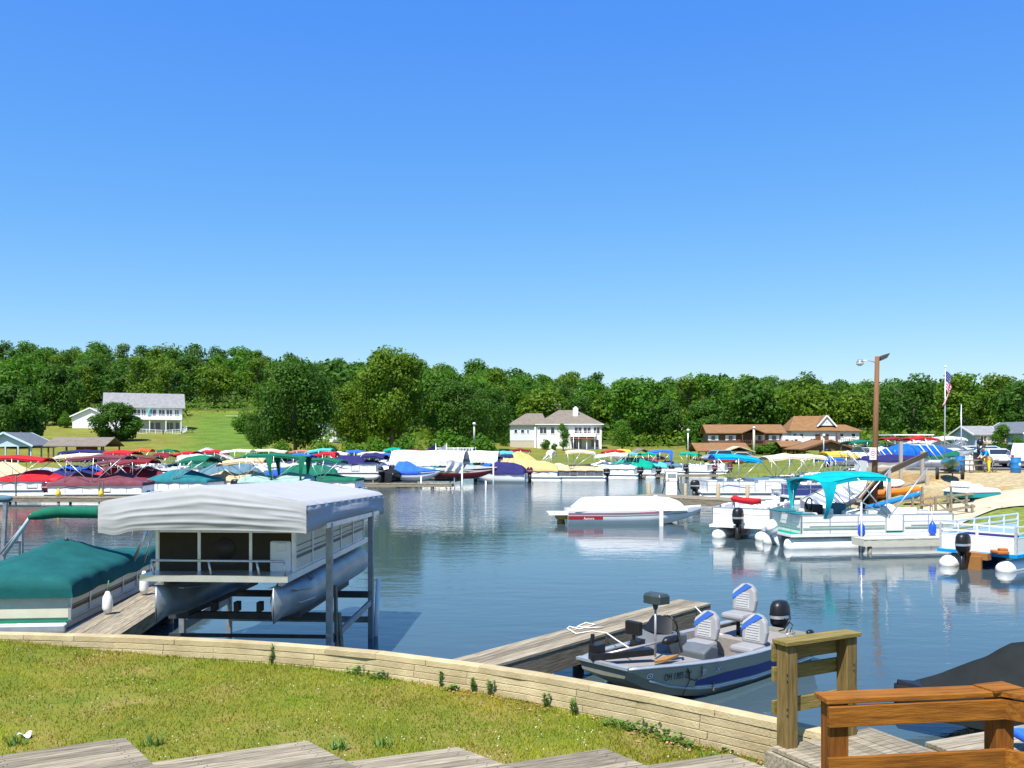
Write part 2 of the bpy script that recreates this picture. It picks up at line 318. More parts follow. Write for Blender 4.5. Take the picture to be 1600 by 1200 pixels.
def grass():
    mb = MB(); n = 0
    while n < 78000:
        x = rnd.uniform(-10.5, 3.2); wy = wall_y(x) - .05; y = wy - (rnd.random() ** 1.15) * (wy - 8.2)
        px = CX + F * x / y
        if px < -60 or px > 1330: n += .2; continue
        n += 1; z = lawn_z(x, y); pn = noise.noise(V(x * .9, y * .9, 7)); near = noise.noise(V(x * 3, y * 3, 1))
        if pn < -.2 and rnd.random() < .6: continue
        h = rnd.uniform(.016, .04) * (1.25 if near > .2 else 1) + (.02 if rnd.random() < .05 else 0)
        if wy - y < .25 or (y < 9.4 and near > .1): h *= 1.3
        a = rnd.uniform(0, 6.28); w_ = rnd.uniform(.004, .008); dx, dy = math.cos(a) * w_, math.sin(a) * w_
        b = rnd.uniform(0, 6.28); l = rnd.uniform(.2, .9) * h; ex, ey = math.cos(b) * l, math.sin(b) * l
        mb.add([(x - dx, y - dy, z - .004), (x + dx, y + dy, z - .004), (x + ex, y + ey, z + h)], [(0, 1, 2)], False, 0, max(0, min(1, .5 + pn * .75 + near * .15 + rnd.uniform(-.25, .25))))
    o = mb.build('grass', GRASSM, fix=False); tag(o, 'short sunlit grass of the lawn, yellowing in patches', 'grass', kind='stuff')
grass()

def clover():
    mb = MB()
    for k in range(420):
        x = rnd.uniform(-9, 3); wy = wall_y(x) - .1; y = wy - rnd.random() * (wy - 8.4); px = CX + F * x / y
        if noise.noise(V(x * .7, y * .7, 21)) < -.05 or px > 1250: continue
        z = lawn_z(x, y) + rnd.uniform(.025, .045); r_ = rnd.uniform(.005, .009)
        mb.add([(x + r_ * math.cos(a), y + r_ * math.sin(a), z + (.006 if i % 2 else -.004)) for i, a in enumerate((0, 1.05, 2.1, 3.14, 4.2, 5.2))], [tuple(range(6))])
    tag(mb.build('clover_flowers', mat('clover_white', (.6, .58, .5), .9), fix=False), 'tiny pale clover flowers scattered through the lawn', 'clover', kind='stuff')
clover()
BLOCK = mat('split_face_concrete', (.5, .415, .25), .95, 0, sc=3, bump=.45, bsc=45, tv=.14, col2=(.35, .28, .155), spec=.1)
def retaining_wall():
    mb = MB(); path = WALLP; seg = [(b - a).length for a, b in zip(path, path[1:])]; T = sum(seg)
    def pt(s):
        s = max(0, min(T - 1e-4, s))
        for a, b, l in zip(path, path[1:], seg):
            if s <= l: return a.lerp(b, s / l), (b - a).normalized()
            s -= l
        return path[-1], (path[-1] - path[-2]).normalized()
    ch = .088
    for c in range(6):
        s = -rnd.uniform(0, .3)
        while s < T - .05:
            l = .81; p, d = pt(max(s, 0)); q, _ = pt(min(s + l, T)); d = (q - p)
            if d.length < .04: s += l; continue
            d.normalize(); nrm = V(d.y, -d.x, 0); cap = c == 0
            th = .175 if cap else .17; j = rnd.uniform(-.003, .003)
            a, b = p + d * .0015 + nrm * (-.02 + j), q - d * .0015 + nrm * (-.02 + j)
            zt = 1.0 - c * ch; zb = zt - ch + .006
            off = nrm * th; bev = .005
            vs = []
            for e in (a, b):
                k = d * (bev if e is a else -bev)
                vs += [V(e.x, e.y, zb), V(e.x, e.y, zt), V(*(e + off - nrm * bev)[:2], zt), V(*(e + off + k)[:2], zt - bev), V(*(e + off + k)[:2], zb + bev), V(*(e + off - nrm * bev)[:2], zb)]
            mb.add(vs, [(0, 1, 2, 3, 4, 5), (11, 10, 9, 8, 7, 6), (1, 0, 6, 7), (2, 1, 7, 8), (3, 2, 8, 9), (4, 3, 9, 10), (5, 4, 10, 11), (0, 5, 11, 6)], False, 0, rnd.uniform(.1, .9))
            s += l
    for a, b in zip(path, path[1:]):
        d = (b - a).normalized(); nrm = V(d.y, -d.x, 0)
        mb.bar(V(a.x, a.y, -.3) + nrm * .07, V(b.x, b.y, -.3) + nrm * .07, .12, 2.5, 0, .1)
    o = mb.build('retaining_wall', BLOCK); tag(o, 'low curved wall of tan split face concrete blocks between lawn and water', 'wall')
retaining_wall()

LEAFW = mat('weed_leaf', (.1, .22, .03), .6, tv=.4, var=.2, transl=.35)
def weed(px, back, kind, h, label):
    """a weed rooted in the lawn, back metres this side of the wall"""
    x = 0
    for D in (13, 12, 11, 10): x = (px - CX) / F * (wall_y(x) - back)
    y = wall_y(x) - back; z = lawn_z(x, y); mb = MB()
    if kind == 'tall':
        for k in range(5):
            bx, by = rnd.uniform(-.03, .03), rnd.uniform(-.03, .03); hh = h * rnd.uniform(.7, 1)
            mb.tube([(bx, by, 0), (bx * 1.6, by * 1.6, hh)], .004, 4)
            for i in range(16):
                t = rnd.uniform(.15, 1); a = rnd.uniform(0, 6.28); l = .05 * (1.2 - t * .6); c = V(bx * (1 + .6 * t), by * (1 + .6 * t), hh * t)
                e = V(math.cos(a), math.sin(a), .7) * l; sd = V(-math.sin(a), math.cos(a), 0) * .009
                mb.add([c, c + e * .5 + sd, c + e, c + e * .5 - sd], [(0, 1, 2, 3)], False, 0, rnd.random())
    else:
        for i in range(int(70 * max(h / .15, .6))):
            a = rnd.uniform(0, 6.28); r_ = rnd.random() ** .6 * h * 1.3; c = V(math.cos(a) * r_, math.sin(a) * r_ * .7, rnd.uniform(.02, h * (1.1 - .6 * r_ / (h * 1.4))))
            b = rnd.uniform(0, 6.28); l = rnd.uniform(.035, .075); e = V(math.cos(b), math.sin(b), rnd.uniform(-.2, .6)) * l; sd = V(-math.sin(b), math.cos(b), 0) * l * .32
            mb.add([c, c + e * .5 + sd, c + e, c + e * .5 - sd], [(0, 1, 2, 3)], False, 0, rnd.random())
    o = mb.build('weed', LEAFW, fix=False); o.location = (x, y, z); tag(o, label, 'weed', 'weeds along the foot of the wall')
weed(422, .18, 'tall', .3, 'upright feathery weed against the wall below the boat lift')
weed(560, .2, 'low', .14, 'low leafy weed clump in front of the wall, just right of the boat lift')
weed(595, .22, 'low', .12, 'small bright green weed clump beside the leafy weed left of the pier')
weed(690, .18, 'tall', .27, 'tall thin weed against the wall just left of the grey pier')
weed(705, .25, 'low', .08, 'tiny weed tuft at the foot of the tall weed by the pier')
weed(768, .2, 'tall', .24, 'tall weed against the wall in front of the pier')
weed(740, .2, 'tall', .2, 'thin weed between the two tall weeds in front of the pier')
weed(852, .25, 'tall', .2, 'thin upright weed before the wall, left of the fishing boat bow')
weed(898, .3, 'tall', .2, 'thin upright weed before the wall under the fishing boat bow')
weed(1012, .3, 'low', .17, 'bushy broad leaved weed in front of the wall below the fishing boat')
weed(1050, .35, 'low', .13, 'low broad leaved weed right of the bushy weed by the wall')
weed(985, .35, 'low', .11, 'small leafy weed left of the bushy weed by the wall')
weed(958, .4, 'low', .1, 'low weed under the bow of the fishing boat, before the wall')
weed(1078, .4, 'low', .09, 'flat leafy weed at the brown leaf litter near the right end of the wall')
weed(1143, .12, 'low', .07, 'small leafy seedling near the right end of the wall')
for i, (px, py) in enumerate(((240, 1168), (600, 1160), (530, 1165), (1110, 1165), (25, 1172))):
    p = gz(px, py, .75); mb = MB()
    for k in range(46):
        a = rnd.uniform(0, 6.28); l = rnd.uniform(.06, .16); c = V(rnd.uniform(-.08, .08), rnd.uniform(-.06, .06), 0); e = V(math.cos(a) * l * .6, math.sin(a) * l * .6, l); sd = V(-math.sin(a), math.cos(a), 0) * .007
        mb.add([c - sd, c + sd, c + e], [(0, 1, 2)], False, 0, rnd.random())
    o = mb.build('grass_tuft', LEAFW, fix=False); o.location = (p.x, p.y, lawn_z(p.x, p.y))
    tag(o, ('long green grass tuft between the first and second wooden treads from the left', 'long grass tuft behind the third wooden tread from the left', 'green tuft in the notch between the second and third wooden treads', 'dry green tuft beside the right end of the wall', 'long grass tuft above the leftmost wooden tread')[i], 'grass tuft', 'grass tufts along the wooden treads')
LEAFL = mat('dead_leaf', (.3, .17, .08), .9, tv=.4, var=.3)
mb = MB()
for k in range(260):
    t = rnd.random(); px = lerp(640, 1200, t ** .7); x = (px - CX) / F * 10
    for _ in range(3): x = (px - CX) / F * (wall_y(x) - .4)
    y = wall_y(x) - .19 - abs(rnd.gauss(0, .22)); a = rnd.uniform(0, 6.28); l = rnd.uniform(.015, .035); z = lawn_z(x, y) + rnd.uniform(.004, .03)
    e = V(math.cos(a) * l, math.sin(a) * l, rnd.uniform(-.008, .01)); sd = V(-math.sin(a) * l * .5, math.cos(a) * l * .5, rnd.uniform(-.006, .006)); c = V(x, y, z)
    mb.add([c - e, c + sd, c + e, c - sd], [(0, 1, 2, 3)], False, 0, rnd.random())
tag(mb.build('leaf_litter', LEAFL, fix=False), 'dry brown leaf litter along the foot of the wall', 'leaf litter', kind='stuff')

p = gz(25, 1132, .95); o = MB().grid(lambda u, v: (.13 * u + .01 * math.sin(v * 6), .1 * v, .03 + .025 * math.sin(u * 5 + v * 4)), 6, 5).build('paper_scrap', mat('litter_paper', (.75, .75, .73), .8)); o.location = (p.x, p.y, lawn_z(p.x, p.y)); tag(o, 'crumpled white paper scrap lying on the lawn at the left', 'litter')
# ---------------------------------------------------------------- trees
def leafmat(name, c, c2):
    m = mat(name, c, .6, tv=.3, var=.2, sc=.35, col2=c2, transl=.45, spec=.25)
    n = m.node_tree.nodes; L = m.node_tree.links
    return m
LF = [leafmat('leaves_mid', (.09, .22, .011), (.065, .165, .01)), leafmat('leaves_dark', (.065, .16, .011), (.046, .12, .011)), leafmat('leaves_yellowish', (.13, .225, .01), (.09, .175, .01))]
BARK = mat('bark', (.12, .1, .075), .95, sc=4, bump=.6, stretch=(4, 4, 1))
def crown_mb(seed, n, size, rx=.36, rz=.42, cz=.56, lobes=20, conic=0, lob=(.1, .18)):
    r = random.Random(seed); mb = MB(); L = []
    for k in range(lobes):
        zz = r.uniform(-1, 1); a = r.uniform(0, 6.28); q = math.sqrt(max(0, 1 - zz * zz)) * r.uniform(.55, .8)
        if conic: q *= (1 - conic * (zz + 1) / 2)
        L.append((V(math.cos(a) * q * rx, math.sin(a) * q * rx, cz + zz * rz * .8), r.uniform(*lob) * (1 - .45 * conic * (zz + 1) / 2), r.uniform(.2, .8)))
    for k in range(n):
        c, rad, tn = L[k % lobes]
        u = V(r.gauss(0, 1), r.gauss(0, 1), r.gauss(0, 1)).normalized(); rr = rad * (r.uniform(.72, 1.12) if r.random() < .86 else r.uniform(.2, .7))
        p = c + V(u.x * 1.12, u.y * 1.12, u.z * .9) * rr
        nn = (u + V(r.gauss(0, .5), r.gauss(0, .5), r.gauss(0, .5) + .25)).normalized()
        t = nn.cross(V(r.gauss(0, 1), r.gauss(0, 1), r.gauss(0, 1))); 
        if t.length < .01: continue
        t.normalize(); b = nn.cross(t); s_ = size * r.uniform(.55, 1.25)
        mb.add([p - t * s_ - b * s_ * .35, p + t * s_ * .2 - b * s_ * .6, p + t * s_, p + t * s_ * .1 + b * s_ * .62], [(0, 1, 2, 3)], False, 0, max(0, min(1, tn + r.uniform(-.22, .22))))
    return mb
def trunk_mb(seed, h=.6, r0=.022, limbs=7, spread=.25, fork=.2):
    r = random.Random(seed); mb = MB(); mb.tube([(0, 0, -.03), (r.uniform(-.01, .01), 0, h * .5), (r.uniform(-.02, .02), r.uniform(-.02, .02), h), (0, 0, h * 1.35)], [r0 * 1.25, r0 * .85, r0 * .5, r0 * .15], 7)
    for k in range(limbs):
        a = k * 2.4 + r.uniform(-.4, .4); z0 = lerp(fork, h, k / max(limbs - 1, 1)); l = spread * r.uniform(.7, 1.1)
        mb.tube([(0, 0, z0), (math.cos(a) * l * .5, math.sin(a) * l * .5, z0 + l * .55), (math.cos(a) * l, math.sin(a) * l, z0 + l * 1.0)], [r0 * .5, r0 * .3, r0 * .1], 5)
    return mb
def make_tree(name, label, cat, crown, trunk, lm, group=None):
    t = thing(name, label, cat, (0, 0, 0), 0, group); trunk.build('trunk', BARK, t, fix=False); crown.build('crown', lm, t, fix=False); return t
SIL = [(-200, 535), (0, 533), (60, 542), (100, 552), (150, 536), (220, 541), (300, 538), (370, 549), (440, 556), (490, 550), (525, 539), (560, 546), (650, 546), (700, 550), (745, 556), (790, 569), (820, 565), (850, 571), (900, 573), (960, 576), (1008, 583), (1040, 567), (1100, 569), (1140, 572), (1200, 571), (1250, 575), (1300, 587), (1340, 592), (1400, 588), (1440, 580), (1480, 590), (1520, 584), (1550, 580), (1600, 586), (1800, 586)]
MIND = [(-200, 228), (60, 232), (290, 236), (300, 268), (395, 268), (410, 168), (700, 175), (780, 205), (950, 212), (970, 188), (1100, 186), (1340, 192), (1360, 150), (1480, 140), (1500, 128), (1900, 120)]
def forest():
    protos = []
    for k, (n, sz, rx, rz, lb, li, con) in enumerate(((2900, .03, .37, .4, 26, 0, 0), (3000, .024, .33, .42, 19, 1, .25), (2400, .034, .42, .36, 30, 2, 0), (2700, .028, .34, .42, 22, 0, .2), (2500, .033, .39, .4, 34, 1, 0), (3000, .022, .27, .46, 16, 2, .45))):
        protos.append((crown_mb(40 + k, n, sz, rx, rz, .55, lb, con).build('crown', LF[li], fix=False), trunk_mb(50 + k).build('trunk', BARK, fix=False), li))
    used = [False] * 6; kinds = ('mid green', 'dark green', 'yellow green'); cnt = 0
    regions = ((300, 'above the white balcony house'), (420, 'above the open green slope'), (790, 'behind the two big shore trees'), (965, 'behind the hip roofed white house'), (1090, 'around the small white gabled house'), (1350, 'behind the brown roofed houses'), (9999, 'behind the flagpole and boat yard'))
    Dk = 125; rows = []
    while Dk < 440: rows.append(Dk); Dk += 17 if Dk < 200 else 22 if Dk < 300 else 27
    for ri, D in enumerate(rows):
        px = -70 + rnd.uniform(0, 30); back = D > 400
        while px < 1680:
            stp = 12.2 / D * F * rnd.uniform(.72, 1.12) * (1.0 if D < 330 else .92)
            DD = D + rnd.uniform(-8, 8)
            if DD >= interp(px, MIND) and cnt < 292 and not (DD < 225 and 800 < px < 945):
                p = onland(px, DD); zl = (EYE + (HY - interp(px, SIL) + 5) / F * DD - p.z) * 1.03
                h = rnd.uniform(11.5, 17)
                if back or zl < h: h = zl + rnd.uniform(-1.6, 1.0)
                if h > 5:
                    k = rnd.randrange(6); cr, tr, li = protos[k]
                    reg = next(r_[1] for r_ in regions if px < r_[0])
                    lab = f'{kinds[li]} {"rounded" if k in (0, 2, 4) else "pointed"} tree in the wood {reg}'
                    t = thing('broadleaf_tree', lab, 'tree', p, rnd.uniform(0, 6.28), 'wood: ' + lab)
                    wd = rnd.uniform(.92, 1.25) * (1.12 if h < 11 else 1); t.scale = (h * wd, h * wd, h)
                    for o in (tr, cr):
                        if used[k]: o = o.copy(); COL.objects.link(o)
                        o.parent = t
                    used[k] = True; cnt += 1
            px += stp
    print('forest trees', cnt)
    # undergrowth along the woodland edge
    mb = MB(); r = random.Random(5)
    for k in range(15000):
        px = r.uniform(-60, 1660); D = interp(px, MIND) + r.uniform(-9, 40)
        if 800 < px < 945 and D < 214: continue
        p = onland(px, D); hh = (2.6 + 1.8 * noise.noise(V(p.x * .16, p.y * .1, 0))) * r.random() ** .6
        if hh < .1: continue
        c = p + V(0, 0, hh); nn = V(r.gauss(0, 1), r.gauss(0, 1) - .6, r.gauss(0, 1) + .6).normalized(); t = nn.cross(V(r.gauss(0, 1), r.gauss(0, 1), 1)).normalized(); b = nn.cross(t); s_ = r.uniform(.25, .6)
        mb.add([c - t * s_, c - b * s_ * .6, c + t * s_, c + b * s_ * .6], [(0, 1, 2, 3)], False, 0, max(0, min(1, .5 + .5 * noise.noise(V(p.x * .12, p.y * .12, 4)) + r.uniform(-.2, .2))))
    tag(mb.build('undergrowth', LF[2], fix=False), 'tangled green undergrowth along the edge of the wood', 'undergrowth', kind='stuff')
forest()

def near_trees():
    big = make_tree('shore_tree', 'tall dark green tree on the shore, left of the two biggest', 'tree', crown_mb(91, 15000, .0155, .4, .42, .53, 44, 0, (.08, .14)), trunk_mb(91, .55, .02, 9, .28, .12), LF[1])
    big2 = make_tree('shore_tree', 'biggest, light green tree on the shore, its top against the sky', 'tree', crown_mb(92, 17000, .0145, .39, .42, .54, 54, .15, (.075, .13)), trunk_mb(92, .55, .02, 9, .28, .12), LF[2])
    mid = make_tree('lawn_tree', 'x', 'tree', crown_mb(93, 12000, .027, .47, .46, .44, 36, 0, (.1, .17)), trunk_mb(93, .45, .028, 8, .3, .2), LF[1])
    con = make_tree('lawn_tree', 'x', 'tree', crown_mb(94, 4000, .024, .36, .43, .55, 22, .45, (.1, .17)), trunk_mb(94, .4, .025, 6, .25, .14), LF[0])
    bush = make_tree('bush', 'x', 'bush', crown_mb(95, 2200, .05, .5, .42, .45, 16, 0, (.16, .26)), trunk_mb(95, .3, .02, 5, .3, .05), LF[0])
    def put(src, first, px, D, top, wpx, label):
        p = onland(px, D); h = (EYE + (HY - top) / F * D - p.z) * 1.05; wd = wpx / F * D / .95
        sc = (wd, wd, h)
        if first: src.location = p; src.scale = sc; src['label'] = label; return src
        return clone(src, p, rnd.uniform(0, 6.28), label, sc)
    put(big, 1, 462, 124, 553, 150, big['label']); put(big2, 1, 613, 130, 539, 158, big2['label'])
    put(big, 0, 715, 138, 586, 130, 'broad mid green tree on the shore, right of the biggest one')
    put(big2, 0, 545, 137, 596, 100, 'lighter green tree filling the gap between the two biggest shore trees')
    put(big, 0, 762, 165, 600, 90, 'dark tree at the right end of the shore trees, before the hip roofed house')
    put(big, 0, 408, 140, 640, 66, 'short dark bushy tree at the left foot of the shore trees')
    put(mid, 1, 181, 168, 627, 80, 'round dark tree in front of the white balcony house')
    put(mid, 0, 25, 148, 598, 92, 'dark spreading tree on the lawn at the left edge, above the blue gazebo')
    put(mid, 0, 92, 214, 568, 78, 'wide dark tree on the lawn left of the white garage')
    put(mid, 0, 1100, 170, 624, 68, 'round tree left of the brown house with the long porch')
    put(mid, 0, 1042, 195, 622, 56, 'tree in front of the small white gabled house, right side')
    put(con, 1, 880, 168, 661, 32, 'small egg shaped tree in front of the hip roofed white house')
    put(con, 0, 972, 172, 655, 50, 'light green young tree right of the hip roofed white house')
    put(con, 0, 1012, 200, 652, 44, 'pointed bushy tree below the small white gabled house')
    put(con, 0, 1566, 110, 662, 44, 'bushy green tree between the grey blue house and the white gabled house at right')
    put(con, 0, 1592, 98, 682, 34, 'smaller bush like tree at the right edge above the white pickup')
    k = 0
    for px, D, top, wp, lb in ((640, 118, 680, 46, 'leafy bush at the foot of the biggest shore tree'), (590, 117, 684, 44, 'low bush left of the foot of the biggest shore tree'), (700, 122, 672, 60, 'wide bush under the broad shore tree, behind the two black flags'), (755, 122, 680, 52, 'round bush right of the thin white pole'), (500, 116, 688, 50, 'bush under the tall dark shore tree'), (445, 118, 690, 40, 'bush at the left foot of the tall dark shore tree'), (545, 117, 690, 46, 'bush between the feet of the two biggest shore trees'), (380, 195, 640, 30, 'lone bush on the open green slope'), (852, 172, 686, 14, 'small round bush by the corner of the hip roofed white house'), (866, 170, 692, 9, 'small conifer bush left of the egg shaped tree'),
                               (787, 184, 668, 18, 'dark bush at the left wall of the hip roofed white house'), (1205, 140, 691, 40, 'green bush below the porch of the brown house, left part'), (1180, 141, 695, 26, 'smaller bush under the brown house porch'), (1245, 142, 694, 36, 'bush between the brown house and the steep roofed house'), (100, 206, 644, 18, 'dark little bush beside the white garage'), (213, 196, 655, 16, 'small bush at the porch post of the white balcony house'), (1080, 168, 666, 20, 'little bush left of the brown house'), (930, 200, 668, 24, 'bush at the right end of the hip roofed white house'), (1352, 120, 694, 30, 'bush beside the stairs of the steep roofed house'), (1530, 92, 702, 40, 'low bush below the deck of the grey blue house'), (1440, 120, 690, 60, 'low bush behind the blue tarpaulin'), (1395, 126, 690, 40, 'low bush right of the wooden light pole')):
        put(bush, k == 0, px, D, top, wp, lb); k += 1
near_trees()
# ---------------------------------------------------------------- houses, sheds, poles
SIDW = mat('white_siding', (.74, .74, .74), .6, var=.05, sc=3, bump=.3, stretch=(.3, .3, 14))
SIDB = mat('blue_grey_siding', (.4, .46, .52), .6, var=.06, sc=3, bump=.3, stretch=(.3, .3, 14))
SIDBR = mat('brown_siding', (.13, .075, .045), .7, var=.15, sc=3, bump=.3, stretch=(.3, .3, 14))
SIDLB = mat('light_blue_siding', (.42, .52, .6), .6, var=.06, sc=3, bump=.3, stretch=(.3, .3, 14))
TRIM = mat('white_trim', (.8, .8, .8), .5, var=.04)
SHG = mat('grey_shingle', (.27, .27, .27), .95, sc=1.4, bump=.5, bsc=9, col2=(.18, .185, .19))
SHT = mat('taupe_shingle', (.2, .17, .135), .95, sc=1.4, bump=.5, bsc=9, col2=(.14, .118, .095))
SHO = mat('tawny_shingle', (.25, .13, .05), .95, sc=1.4, bump=.5, bsc=9, col2=(.17, .087, .033))
SHD = mat('slate_shingle', (.13, .15, .17), .95, sc=1.4, bump=.5, bsc=9, col2=(.09, .1, .115))
STAIN = mat('brown_stain', (.14, .06, .025), .8, var=.2, sc=3)
FOUND = mat('block_foundation', (.45, .4, .32), .9, var=.1, sc=3)
def wall_part(p, m, boxes, gables=(), name='wall'):
    mb = MB()
    for x0, x1, y0, y1, z0, z1 in boxes: mb.box(((x0 + x1) / 2, (y0 + y1) / 2, (z0 + z1) / 2), (x1 - x0, y1 - y0, z1 - z0))
    for kind, a0, a1, t0, t1, z0, z1 in gables:
        poly = [(a0, z0), (a1, z0), ((a0 + a1) / 2, z1)]
        mb.prism(poly, (lambda a, b, t: (a, t, b)) if kind == 'y' else (lambda a, b, t: (t, a, b)), t0, t1)
    return mb.build(name, m, p)
def gable(p, m, a0, a1, t0, t1, ze, zr, axis='x', ov=.45, th=.16, name='roof', trim=None):
    """ridge along axis; a0..a1 across the ridge, t0..t1 along it"""
    mid = (a0 + a1) / 2; sl = (zr - ze) / (mid - a0); zo = ze - ov * sl
    poly = [(a0 - ov, zo), (mid, zr), (a1 + ov, zo), (a1 + ov, zo + th), (mid, zr + th), (a0 - ov, zo + th)]
    fn = (lambda a, b, t: (t, a, b)) if axis == 'x' else (lambda a, b, t: (a, t, b))
    mb = MB(); 
    mb.prism(poly[:2] + poly[4:], fn, t0 - ov, t1 + ov); mb.prism([poly[1], poly[2], poly[3], poly[4]], fn, t0 - ov, t1 + ov)
    o = mb.build(name, m, p)
    if trim:
        for t in (t0 - ov - .03, t1 + ov + .03):
            for q, r_ in ((poly[0], poly[1]), (poly[2], poly[1])): MB().bar(fn(q[0], q[1] + th * .4, t), fn(r_[0], r_[1] + th * .4, t), .05, .26, up=(0, 0, 1)).build('barge_board', trim, o)
    return o
def hip(p, m, x0, x1, y0, y1, ze, zr, ins, ov=.5, th=.15, name='roof'):
    x0 -= ov; x1 += ov; y0 -= ov; y1 += ov; my = (y0 + y1) / 2
    vs = [(x0, y0, ze), (x1, y0, ze), (x1, y1, ze), (x0, y1, ze), (x0 + ins[0], my, zr), (x1 - ins[1], my, zr)]
    vs += [(x0, y0, ze - th), (x1, y0, ze - th), (x1, y1, ze - th), (x0, y1, ze - th)]
    return MB().add(vs, [(0, 1, 5, 4), (1, 2, 5), (2, 3, 4, 5), (3, 0, 4), (9, 8, 7, 6), (0, 6, 7, 1), (1, 7, 8, 2), (2, 8, 9, 3), (3, 9, 6, 0)]).build(name, m, p)
def window(p, x, z, w_, h, y=0, side=None, m=None, mull=1, name='window', shutters=None):
    """centre x, z on a wall facing -y at y (side='l': wall facing -x at x, y the coordinate along)"""
    f = (lambda a, b, o: (x + a, y - o, z + b)) if side is None else (lambda a, b, o: (x - o, y - a, z + b))
    mb = MB(); t = .09
    def bx(a0, a1, b0, b1, o0, o1): mb.add([f(a, b, o) for o in (o0, o1) for a, b in ((a0, b0), (a1, b0), (a1, b1), (a0, b1))], [(0, 1, 2, 3), (7, 6, 5, 4), (0, 4, 5, 1), (1, 5, 6, 2), (2, 6, 7, 3), (3, 7, 4, 0)])
    bx(-w_ / 2, w_ / 2, h / 2 - t, h / 2, .0, .07); bx(-w_ / 2, w_ / 2, -h / 2, -h / 2 + t, .0, .07)
    for k in range(mull + 2): c = lerp(-w_ / 2 + t / 2, w_ / 2 - t / 2, k / (mull + 1)); bx(c - t / 2, c + t / 2, -h / 2 + t, h / 2 - t, .0, .06)
    o = mb.build(name, m or TRIM, p)
    g = MB(); g.add([f(a, b, .02) for a, b in ((-w_ / 2 + t, -h / 2 + t), (w_ / 2 - t, -h / 2 + t), (w_ / 2 - t, h / 2 - t), (-w_ / 2 + t, h / 2 - t))], [(0, 1, 2, 3)]); g.build('pane', GLASS, o)
    if shutters:
        for sgn in (-1, 1):
            mb = MB(); c = sgn * (w_ / 2 + .24); bx(c - .2, c + .2, -h / 2, h / 2, 0, .06); mb.build('shutter', shutters, p)
    return o
def railing(p, pts, h, m, n=8, name='railing', bal=True):
    mb = MB()
    for a, b in zip(pts, pts[1:]):
        a, b = V(*a), V(*b); mb.bar(a + V(0, 0, h), b + V(0, 0, h), .09, .07); mb.bar(a + V(0, 0, .1), b + V(0, 0, .1), .06, .06)
        k = max(1, int((b - a).length / .32))
        for i in range(k + 1):
            q = a.lerp(b, i / k); big = i % 6 == 0 or i == k; mb.bar(q, q + V(0, 0, h + (.08 if big else 0)), .11 if big else .045, .11 if big else .045) if (bal or big) else 0
    return mb.build(name, m, p)
def posts(p, pts, h, w_, m, name='post'):
    for x, y, z in pts: MB().bar((x, y, z), (x, y, z + h), w_, w_).build(name, m, p)

def house_balcony():
    t = thing('balcony_house', 'two storey white house with a long white balcony and grey roof on the left hill', 'house', onland(226, 200, -.1), R(23))
    b = V(0, 0, 0); k = 200 / F  # metres per pixel of the photo there
    wall_part(t, SIDW, [(-8, 8, 0, 8, 0, 5.7)], [('x', 0, 8, -8, 8, 5.7, 8.6)]); gable(t, SHG, 0, 8, -8, 8, 5.7, 8.7, 'x', .6)
    mb = MB(); mb.box((2.6, -1.3, 2.75), (10.4, 2.6, .25)); mb.build('balcony', TRIM, t)
    railing(t, [(-2.6, -.1, 2.9), (-2.6, -2.5, 2.9), (7.8, -2.5, 2.9), (7.8, -.1, 2.9)], 1.0, TRIM)
    posts(t, [(x, -2.4, 0) for x in (-2.4, 1.0, 4.4, 7.6)], 2.65, .22, TRIM)
    for x, w_ in ((-1.6, 1.6), (-.2, 1.0), (1.6, 1.8), (3.6, 1.4), (5.2, 1.4), (6.8, 1.0)): window(t, x, 4.3, w_, 1.5)
    for x, w_ in ((-6, 1.4), (-4.2, 1.4)): window(t, x, 4.3, w_, 1.2)
    for x, w_, m in ((1.4, 1.2, 0), (2.8, 1.2, 0), (5.2, 1.8, 1), (6.9, .9, 0)): window(t, x, 1.15, w_, 2.0, mull=m, name='glass_door')
    MB().lathe([(.02, 0), (.32, .1), (.2, 1.6), (.03, 2.2)], (1.0, -2.0, 3.3), 8).build('closed_parasol', cloth('turq'), t)
    g = thing('garage', 'white gabled garage left of the balcony house', 'garage', onland(141, 206, -.2), R(10))
    wall_part(g, SIDW, [(-3.9, 3.9, 0, 6, 0, 3.0)], [('y', -3.9, 3.9, 0, 6, 3.0, 4.8)]); gable(g, SHG, -3.9, 3.9, 0, 6, 3.0, 4.85, 'y', .45, trim=TRIM)
    o = MB().box((-3.92, 1.5, 1.05), (.06, 1.0, 2.0)).build('door', STAIN, g); window(g, -3.9, 1.7, 1.0, .8, y=3.6, side='l')
    p0 = onland(217, 192, -.05); f = thing('picket_fence', 'white picket fence round the patio of the balcony house', 'fence', p0)
    railing(f, [(-.2, 0, 0), (5.5, -.6, -.35), (9.3, 0, -.1), (9.0, 3.8, .5)], 1.05, TRIM, name='pickets')
    tb = thing('picnic_table', 'wooden picnic table on the grass right of the balcony house', 'table', onland(295, 197)); MB().box((0, 0, .75), (1.8, .8, .06)).build('table_top', WOODG, tb)
    for y in (-.65, .65): MB().box((0, y, .45), (1.8, .25, .05)).build('bench', WOODG, tb)
    m = MB(); [m.bar((x, -.6 * s, 0), (x, .3 * s, .72), .07, .07) for x in (-.7, .7) for s in (-1, 1)]; m.build('leg_frame', WOODG, tb)
house_balcony()

